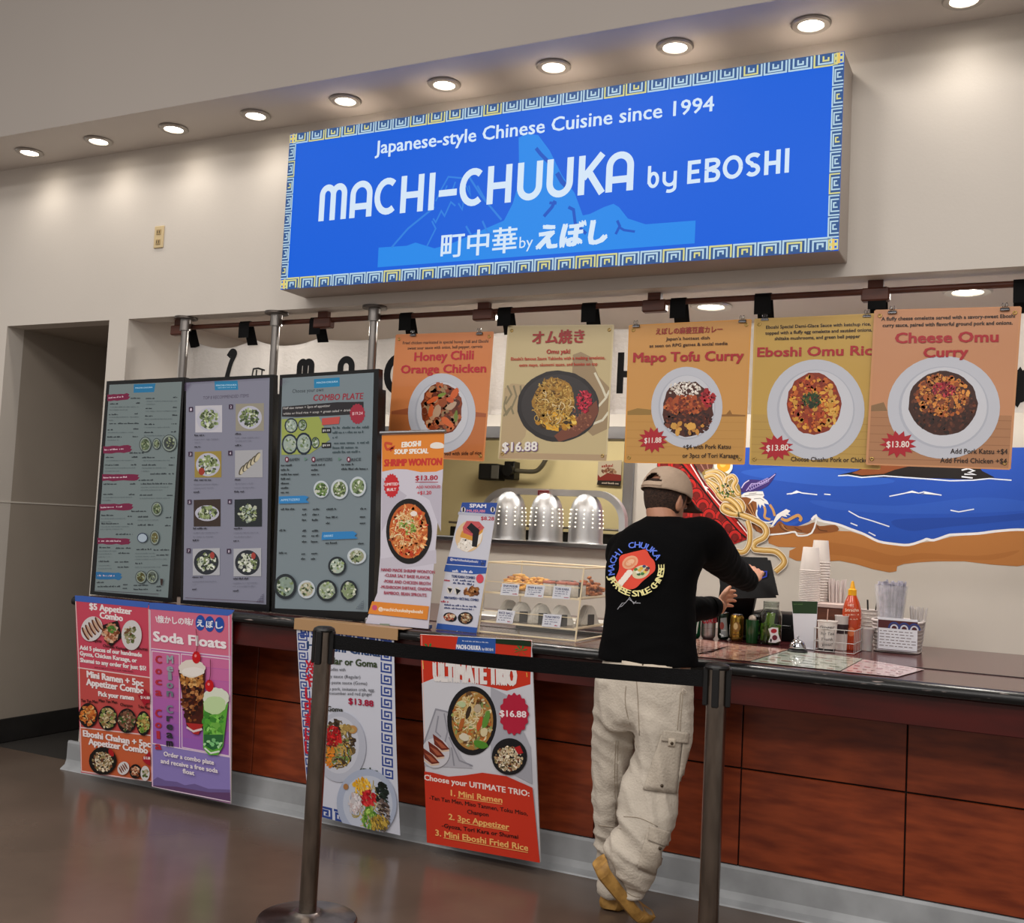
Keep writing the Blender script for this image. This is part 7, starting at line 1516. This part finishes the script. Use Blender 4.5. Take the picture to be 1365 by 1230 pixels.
ell(bm, (0, -.002, .028), (.074, .096, .092), HM); ell(bm, (0, .035, -.045), (.055, .062, .068), HM); ell(bm, (0, .012, -.02), (.066, .075, .075), HM)
nb_, nt_ = atY(884, 702, 3.985), HM @ V((0, -.022, -.04)); limb(bm, [nb_-V((0, 0, .04)), nb_, nt_], [.075, .060, .056])
for s_ in (-1, 1):
    ell(bm, (s_*.074, -.004, -.012), (.010, .020, .030), HM, 16); ell(bm, (s_*.080, -.014, .000), (.006, .010, .024), HM, 12); ell(bm, (s_*.03, .083, .008), (.015, .012, .010), HM, 12)
ell(bm, (0, .098, -.022), (.013, .020, .016), HM, 14); ell(bm, (0, .094, .0), (.009, .013, .026), HM, 14); ell(bm, (0, .089, -.052), (.024, .010, .009), HM, 14); ell(bm, (0, .082, -.085), (.024, .016, .016), HM, 14)
limb(bm, [SR, ER, WR], [.05, .042, .030]); limb(bm, [SL, EL, WL], [.05, .042, .030])
def hand(bm, W, fwd, palmn, side, curl):
    """W wrist, fwd fingers' direction, palmn palm normal (the side the fingers curl to), side towards the thumb"""
    fwd = V(fwd).normalized(); palmn = V(palmn); palmn = (palmn-fwd*palmn.dot(fwd)).normalized(); lat = fwd.cross(palmn).normalized()
    if lat.dot(V(side)) < 0: lat = -lat
    tube(bm, [W-fwd*.03, W, W+fwd*.02], [.029, .028, .030], 16)
    Mx = Matrix((lat, fwd, palmn)).transposed().to_4x4(); Mx.translation = W+fwd*.052
    ell(bm, (0, 0, 0), (.041, .052, .0165), Mx); ell(bm, (.022, -.015, .008), (.018, .03, .015), Mx)
    for i, (off, ln) in enumerate([(.030, .074), (.0105, .082), (-.0095, .076), (-.029, .060)]):
        p = W+fwd*.092+lat*off; d = fwd+lat*off*1.5; pts = [W+fwd*.05+lat*off*.8, p]; c = curl*(1+.12*i)
        for j, f in enumerate((.44, .32, .24)):
            ang = c*(j+.6); dd = (d*math.cos(ang)+palmn*math.sin(ang)).normalized(); p = p+dd*ln*f; pts.append(p)
        rr = [.0095, .0096, .0088, .0080, .0066]; limb(bm, pts, rr, 12, 3)
    b0 = W+fwd*.022+lat*.030; limb(bm, [W+fwd*.015+lat*.015, b0+lat*.012+palmn*.008, b0+fwd*.030+lat*.030+palmn*.018, b0+fwd*.058+lat*.036+palmn*.026], [.013, .0125, .0105, .008], 12, 3)
hand(bm, WL+V((.012, .045, .004)), (-.12, .95, .22), (1, .1, -.1), (0, 0, 1), .45)
hand(bm, WR+V((.0, .045, .0)), (.0, .90, .42), (-.4, .2, -1), (-1, 0, .3), .35)
body = link('body', remesh(bm, .0042, 2), skin, man, smooth=True)
# eyes and brows
for s_ in (-1, 1):
    bm = B(); ell(bm, (s_*.030, .088, .004), (.011, .006, .006), HM, 12); fin('eye', bm, mat('eye_white', '#d9d4cc', .3), man, smooth=True)
bm = B()
for s_ in (-1, 1): ell(bm, (s_*.030, .091, .018), (.017, .004, .0035), HM, 10)
fin('eyebrow', bm, mat('dark_hair', '#1c1410', .7), man, smooth=True)
# hair: short back and sides
def shell(fn, a0, a1, na, z0, z1, nz, skip=None):
    bm = B(); g = []
    for j in range(nz+1):
        g.append([bm.verts.new(HM @ V(fn(a0+(a1-a0)*i/na, z0+(z1-z0)*j/nz))) for i in range(na+1)])
    for j in range(nz):
        for i in range(na):
            am, zm = a0+(a1-a0)*(i+.5)/na, z0+(z1-z0)*(j+.5)/nz
            if skip and skip(am, zm): continue
            bm.faces.new((g[j][i], g[j][i+1], g[j+1][i+1], g[j+1][i]))
    bmesh.ops.remove_doubles(bm, verts=bm.verts, dist=1e-5); return bm
def skull(a, z, k):
    """a: degrees from the nose; z local height"""
    t_ = max(0.0, 1-((z-.028)/(.092*k+.002))**2)**.5 if z > .028 else 1.0-.55*max(0, (.028-z)/.11)**2
    return (math.sin(math.radians(a))*.076*k*t_, math.cos(math.radians(a))*(.098*k)*t_-.002, z)
bm = shell(lambda a, z: skull(a, z-.012*max(0, math.cos(math.radians(a-180)))*(z < .0), 1.02), 76, 284, 48, -.050, .06, 14)
bmesh.ops.solidify(bm, geom=bm.faces[:], thickness=.003)
for v in bm.verts: v.co += V((noise.noise(v.co*90), noise.noise(v.co*90+V((5, 0, 0))), 0))*.0012
fin('hair', bm, mat('short_dark_hair', '#2a1c15', .75, bump=.8, bscale=300, col2='#4a3226', vscale=120), man, smooth=True)
# cap
capm = mat('beige_cap_cloth', '#bda58f', .8, bump=.25, bscale=70, var=.12, vscale=14)
KC = 1.15
def capf(a, f):
    z = .030+f*.092*KC; ph = f*math.pi/2
    r = math.cos(ph)**.72 if f < 1 else 0
    back = max(0, -math.cos(math.radians(a)))
    return (math.sin(math.radians(a))*.077*KC*r, math.cos(math.radians(a))*.099*KC*r-.003, .030+.090*KC*math.sin(ph)**.95-.012*back*(1-f))
bm = shell(capf, 0, 360, 60, 0, 1, 22, lambda a, f: 151 < a < 209 and .12 < f < .36-.18*((a-180)/29)**2)
bmesh.ops.solidify(bm, geom=bm.faces[:], thickness=.003)
for v in bm.verts: v.co += V((0, 0, 1))*.0025*noise.noise(v.co*28)
cap = fin('cap', bm, capm, man, smooth=True)
bm = B(); g = []
for j in range(9):
    f = j/8; row = []
    for i in range(25):
        a = math.radians(-62+124*i/24); r0x, r0y = .077*KC, .099*KC; out = .100*f*max(0, math.cos(a*1.25))**.6
        row.append(bm.verts.new(HM @ V((math.sin(a)*(r0x+out*.15), math.cos(a)*r0y-.003+out, .036-.020*(math.sin(a)**2)*(f+.3)-.016*f))))
    g.append(row)
for j in range(8):
    for i in range(24): bm.faces.new((g[j][i], g[j][i+1], g[j+1][i+1], g[j+1][i]))
bmesh.ops.solidify(bm, geom=bm.faces[:], thickness=.003); fin('cap_brim', bm, mat('brim_cloth', '#6a5a50', .8), cap, smooth=True)
bm = B()
for a in (0, 60, 120, 240, 300): tube(bm, [HM @ (V(capf(a, f/12))*1.004) for f in range(0, 13)], .0013, 5)
fin('cap_seam', bm, mat('cap_seam_thread', '#a68f7b', .8), cap, smooth=True)
bm = B(); ell(bm, (0, -.003, .133), (.007, .007, .004), HM, 12); fin('cap_button', bm, capm, cap, smooth=True)
bm = B(); tube(bm, [HM @ (V(capf(a, .055))*1.012) for a in range(148, 213, 4)], .0055, 6); fin('cap_strap', bm, capm, cap, smooth=True)
# ---- sweatshirt
bm = B(); loft(bm, resample(torso, 3)); 
limb(bm, [torso[2][0]+V((.10, .0, -.02)), SR, SR.lerp(ER, .5), ER, ER.lerp(WR, .6), WR+V((0, .01, 0))], [.075, .088, .078, .066, .056, .046])
limb(bm, [torso[3][0]+V((-.10, .0, -.03)), SL, SL.lerp(EL, .5), EL, EL.lerp(WL, .5), WL], [.07, .078, .07, .062, .054, .046])
shm = remesh(bm, .0085, 5)
def ridge(p): return 1-abs(noise.noise(p))*2
def displace(me, fn):
    n_ = len(me.vertices); co = np.empty(n_*3, 'f'); no = np.empty(n_*3, 'f'); me.vertices.foreach_get('co', co); me.vertices.foreach_get('normal', no)
    co, no = co.reshape(-1, 3), no.reshape(-1, 3); d = np.array([fn(V(c)) for c in co.tolist()], 'f')
    me.vertices.foreach_set('co', (co+no*d[:, None]).ravel()); me.update()
def fsh(p):
    w = .35+.65*max(0, min(1, (1.30-p.z)/.3)); arm = max(0, min(1, (p.y-4.03)/.1))
    q = V((p.x*7+p.z*2.5, p.y*7, p.z*13)); d = .006*w*(ridge(q)-.5)+.004*arm*(ridge(V((p.x*10, p.y*22, p.z*10)))-.5)+.003*noise.noise(p*9)
    return d
displace(shm, fsh)
black = mat('black_sweatshirt', '#060607', .9, bump=.12, bscale=160, spec=.12)
shirt = link('sweatshirt', shm, black, man, smooth=True)
for nm, c, ax, r in (('cuff', WR+V((0, .012, 0)), WR-ER, .044), ('cuff', WL+V((.004, .002, 0)), WL-EL, .044)):
    ax = ax.normalized(); bm = B(); tube(bm, [c-ax*.035, c-ax*.018, c], [r+.004, r+.002, r-.004], 24); fin(nm, bm, black, shirt, smooth='auto')
bm = B(); cpts = [nb_+V((.066*math.cos(a), .062*math.sin(a)+.006, .014+.012*math.sin(a))) for a in [2*math.pi*k/24 for k in range(24)]]; tube(bm, cpts+[cpts[0]], .008, 8); fin('collar', bm, black, shirt, smooth=True)
# ---- trousers
bm = B(); loft(bm, resample([ring(878, 807, 918, 3.878, .112), ring(890, 805, 920, 3.876, .118), ring(905, 800, 922, 3.873, .122), ring(930, 797, 923, 3.868, .124), ring(955, 797, 921, 3.864, .118), ring(975, 802, 915, 3.862, .09)], 3))
loft(bm, resample(LL, 3)); loft(bm, resample(RL, 3))
pm_ = remesh(bm, .0075, 4)
def fpm(p):
    low = max(0, min(1, (.55-p.z)/.45)); leg = max(0, min(1, (.95-p.z)/.2))
    q1 = V((p.x*16+p.z*3, p.y*9, p.z*2.2)); q2 = V((p.x*5-p.z*3, p.y*5, p.z*15+p.x*7))
    d = .016*leg*(1-low*.7)*(ridge(q1)-.5)+(.006+.014*low)*(ridge(q2)-.5)*leg+.003*noise.noise(p*30)*.5
    if p.z < .2 and p.y < 3.85: d += .006*(ridge(V((p.x*5, p.y*5, p.z*42)))-.5)
    return d
displace(pm_, fpm)
cream = mat('cream_cotton', '#c2b8aa', .85, bump=.35, bscale=120, var=.10, vscale=6)
trou = link('trousers', pm_, cream, man, smooth=True)
def bvh_of(o):
    me = o.data; base = V(o['_w']); return BVHTree.FromPolygons([v.co+base for v in me.vertices], [tuple(p.vertices) for p in me.polygons])
TB, SB = bvh_of(trou), bvh_of(shirt)
cam_n = V((.45, -.89, 0)).normalized()
def surf(bvh, x, y, lift=0):
    """point of the cloth that the photo's pixel shows, lifted off a little"""
    d = ray(x, y).normalized(); h = bvh.ray_cast(CAM, d)
    if h[0] is None: return None
    return h[0]+cam_n*lift
def patch(name, q, m_, par, lift=.004, n_=8, bvh=None, puff=0.0):
    bm = B(); g = []
    for j in range(n_+1):
        row = []
        for i in range(n_+1):
            u, v_ = i/n_, j/n_; a = V(q[0]).lerp(V(q[1]), u); c = V(q[3]).lerp(V(q[2]), u); p = a.lerp(c, v_)
            P = surf(bvh or TB, p.x, p.y, lift+puff*math.sin(math.pi*u)*math.sin(math.pi*v_))
            row.append(bm.verts.new(P) if P is not None else None)
        g.append(row)
    for j in range(n_):
        for i in range(n_):
            f = (g[j][i], g[j][i+1], g[j+1][i+1], g[j+1][i])
            if None not in f: bm.faces.new(f)
    bmesh.ops.recalc_face_normals(bm, faces=bm.faces)
    r = bmesh.ops.solidify(bm, geom=bm.faces[:], thickness=.003); return fin(name, bm, m_, par, smooth=True)
def seam(pts, par=trou, r=.0012, m_=None, name='seam', bvh=None, lift=.002):
    P = [surf(bvh or TB, x, y, lift) for x, y in spline(pts, 5)]; P = [p for p in P if p is not None]
    if len(P) > 2: bm = B(); tube(bm, P, r, 5); fin(name, bm, m_ or mat('seam_thread', '#9a8c7a', .8), par, smooth=True)
def ct_(x, y): return (780+x*.29268, 870+y*.29268)
cream2 = mat('cream_cotton_pocket', '#b8ad9e', .85, bump=.35, bscale=120, var=.08, vscale=8)
patch('cargo_pocket', [ct_(345, 375), ct_(440, 370), ct_(415, 640), ct_(262, 620)], cream2, trou, .005, 10, puff=.008)
patch('pocket_flap', [ct_(355, 350), ct_(472, 362), ct_(468, 410), ct_(345, 398)], cream2, trou, .012, 8)
patch('side_pocket', [ct_(444, 395), ct_(476, 420), ct_(436, 640), ct_(416, 640)], cream2, trou, .006, 8, puff=.006)
patch('cargo_pocket', [ct_(285, 800), ct_(378, 850), ct_(340, 1020), ct_(236, 975)], cream2, trou, .005, 10, puff=.008)
patch('pocket_flap', [ct_(290, 782), ct_(384, 812), ct_(372, 882), ct_(284, 848)], cream2, trou, .013, 8)
snap = mat('bronze_snap', '#4c4034', .35, metal=.8)
for x, y in ((392, 408), (348, 602), (338, 884), (262, 55)):
    P = surf(TB, *ct_(x, y), .017 if y in (408, 884) else .010)
    if P is not None: bm = B(); bmesh.ops.create_uvsphere(bm, u_segments=10, v_segments=6, radius=.006, matrix=Matrix.Translation(P)); fin('snap_button', bm, snap, trou, smooth=True)
patch('pocket_tab', [ct_(378, 385), ct_(410, 388), ct_(406, 424), ct_(374, 420)], mat('tab_cream', '#c9bcaa', .8), trou, .014, 4)
seam([ct_(150, 400), ct_(145, 560), ct_(150, 780)]); seam([ct_(140, 400), ct_(134, 560), ct_(140, 780)]); seam([ct_(60, 785), ct_(110, 792), ct_(165, 800)])
seam([ct_(435, 180), ct_(425, 290), ct_(420, 350)]); seam([ct_(175, 745), ct_(250, 752), ct_(330, 790)]); seam([ct_(445, 185), ct_(436, 290), ct_(432, 355)]); seam([ct_(175, 1080), ct_(215, 1105), ct_(250, 1112)])
seam([ct_(185, 150), ct_(185, 250), ct_(235, 430)], name='seam'); seam([(847, 893), (850, 930), (852, 980)])
# white waistband and back pocket flap under the hem
patch('waistband', [(829, 877), (892, 877), (896, 892), (826, 892)], mat('tab_cream', '#c9bcaa', .8), trou, .016, 8)
bm = B(); q = [surf(TB, x, y, .012) for x, y in [(910, 917), (914, 920), (913, 924), (908, 921), (910, 917)]]
q = [p for p in q if p is not None]
if len(q) > 3: tube(bm, q, .0014, 5); fin('cord_loop', bm, mat('tab_cream', '#c9bcaa', .8), trou, smooth=True)
else: bm.free()
# ---- shoes
solem = mat('gum_sole', '#b58a48', .5, col2='#8a6530', vscale=30); upm = mat('grey_knit_upper', '#857a6e', .8, bump=.4, bscale=150)
def shoe(H, T, upv, L=.295):
    f = (T-H).normalized(); u = V(upv); u = (u-f*u.dot(f)).normalized(); r = f.cross(u).normalized()
    Mx = Matrix((r, f, u)).transposed().to_4x4(); Mx.translation = H
    W = lambda t: .036+.014*math.sin(min(1, t*1.25)*math.pi*.62)-.030*max(0, (t-.8)/.2)**2-.016*max(0, (.1-t)/.1)**2
    bm = B(); rows = []; N_ = 64
    for i in range(N_+1):
        t = i/N_; w = max(.006, W(t)+.006); y = -.012+t*(L+.016); gz = .0016*(i % 2); zt_ = .044+.010*(1-t)**2; lift = .022*max(0, (t-.72)/.28)**2+.010*max(0, (.12-t)/.12)**2
        rows.append([bm.verts.new(Mx @ V((x, y, z+lift))) for x, z in [(-w*.75, 0), (-w+gz, .007), (-w-.004+gz, zt_*.5), (-w+.001+gz, zt_*.9), (-w*.86, zt_), (w*.86, zt_), (w-.001-gz, zt_*.9), (w+.004-gz, zt_*.5), (w-gz, .007), (w*.75, 0)]])
    for a, c in zip(rows, rows[1:]):
        for k in range(10): bm.faces.new((a[k], a[(k+1) % 10], c[(k+1) % 10], c[k]))
    bm.faces.new(rows[0][::-1]); bm.faces.new(rows[-1]); bmesh.ops.recalc_face_normals(bm, faces=bm.faces)
    s1 = fin('shoe_sole', bm, solem, man, smooth='auto')
    bm = B(); rows = []
    for i in range(25):
        t = i/24; w = max(.010, W(t)); y = t*(L-.006); h = .108-.03*min(1, t/.3)-.040*max(0, (t-.3)/.7)-.035*max(0, (t-.85)/.15)**2; z0 = .034+.022*max(0, (t-.72)/.28)**2; h = max(h, z0+.008)
        rows.append([bm.verts.new(Mx @ V((w*math.copysign(abs(math.cos(a))**.8, math.cos(a)), y, z0+(h-z0)*math.sin(a)**.75))) for a in [math.pi*k/14 for k in range(15)]])
    for a, c in zip(rows, rows[1:]):
        for k in range(14): bm.faces.new((a[k], a[k+1], c[k+1], c[k]))
    bm.faces.new(rows[0]); bm.faces.new(rows[-1][::-1]); bmesh.ops.recalc_face_normals(bm, faces=bm.faces)
    s2 = fin('shoe_upper', bm, upm, man, smooth='auto')
    bm = B()
    for k in range(4): y = L*(.42+k*.09); tube(bm, [Mx @ V((s_*.022, y, .090-.020*k+.004*(1-abs(s_)))) for s_ in (-1, 0, 1)], .003, 6)
    fin('lace', bm, mat('pale_lace', '#a59a8c', .8), s2, smooth=True)
Tt = atZ(856, 1236, .012); Hh = atY(791, 1160, 3.66)
shoe(Hh, Hh+(Tt-Hh).normalized()*.29, V((.72, .38, .55)))
shoe(V((-1.462, 3.955, .001)), V((-1.50, 4.24, .001)), V((0, 0, 1)), .27)
print('SHOE', (Tt-Hh).length, 'ARM', (SR-ER).length, (ER-WR).length, (SL-EL).length, (EL-WL).length)
# ---- print on the back
def sproj(u, w):
    o_ = PB.w(u, w, .6); h = SB.ray_cast(o_, -PB.n); return (h[0]-PB.w(u, w, 0)).dot(PB.n) if h[0] is not None else 0.0
PB = Board(atY(848, 760, 3.80), (.40, -1, .12), bend=(sproj, 0, .007), d0=.0015); PB.grid = 1; PB.step = 1e-4
def cs(x, y): return (790+x*.2452, 615+y*.2452)
blob_ = [(150, 510), (200, 492), (262, 480), (290, 475), (312, 515), (335, 545), (338, 590), (310, 620), (270, 652), (232, 688), (180, 692), (135, 672), (122, 640), (145, 580)]
PB.poly([cs(*p) for p in spline(blob_, 4, True)], '#d9432c', 'back_print')
PB.blob(*cs(205, 545), 11, 8.5, '#e0a07c', 'back_print', rot=-.5); PB.blob(*cs(205, 545), 8.5, 6, '#d98a62', 'back_print', rot=-.5); PB.blob(*cs(205, 545), 6, 3.6, '#e3b08c', 'back_print', rot=-.5)
PB.blob(*cs(262, 600), 12, 8.5, '#cfc6a0', 'back_print', rot=-.4)
for x, y, c_ in [(235, 585, '#4a7a34'), (250, 612, '#2c5a30'), (265, 580, '#c9a030'), (280, 570, '#2c3a6a'), (285, 600, '#e0c050'), (300, 580, '#2a2a3a'), (245, 600, '#e9e2d0'), (270, 610, '#3f7a3a'), (255, 590, '#d9b040'), (292, 590, '#8a3c2a')]: PB.blob(*cs(x, y), 2.6, 2, c_, 'back_print', n=10, jag=.3)
for k in range(6): PB.blob(*cs(150+k*10, 662-k*12), 4.4, 4.2, '#eadfd2', 'back_print', n=12, jag=.15)
def arctext(s_, a0, a1, rx, ry, size, col, flip=False):
    cx_, cy_ = 847.5, 757.5; n_ = len(s_)
    for k, c_ in enumerate(s_):
        if c_ == ' ': continue
        a = math.radians(a0+(a1-a0)*k/(n_-1)); x, y = cx_+rx*math.cos(a), cy_-ry*math.sin(a)
        tx_, ty = (-math.sin(a), -math.cos(a)); sg = -1 if not flip else 1   # tangent in px for increasing angle
        tx_, ty = tx_*sg, ty*sg; w = size*.42
        ox, oy = (math.cos(a), -math.sin(a)) if not flip else (-math.cos(a), math.sin(a))
        bx_, by_ = x-ox*size/2, y-oy*size/2
        w2 = w*.16 if c_ == 'I' else w
        PB.text(c_, bx_-tx_*w2, by_-ty*w2, bx_+tx_*w2, by_+ty*w2, size, col, 'back_lettering', bold=.022, vert=False)
arctext('MACHI CHUUKA', 186, 28, 32.5, 33, 8.6, '#5a78e0')
arctext('JAPANESE STYLE CHINESE', 197, 361, 33, 33.5, 8.2, '#e8df9a', True)
PB.stroke([cs(135, 803), cs(160, 770), cs(178, 768), cs(160, 785), cs(150, 790)], .9, '#9a9aa0', 'back_lettering'); PB.stroke([cs(178, 768), cs(195, 748), cs(225, 770), cs(258, 772)], .9, '#9a9aa0', 'back_lettering'); PB.stroke([cs(195, 748), cs(200, 740), cs(222, 775), cs(235, 760)], .8, '#9a9aa0', 'back_lettering')
PB.build(shirt, printmat('shirt_ink', .7))
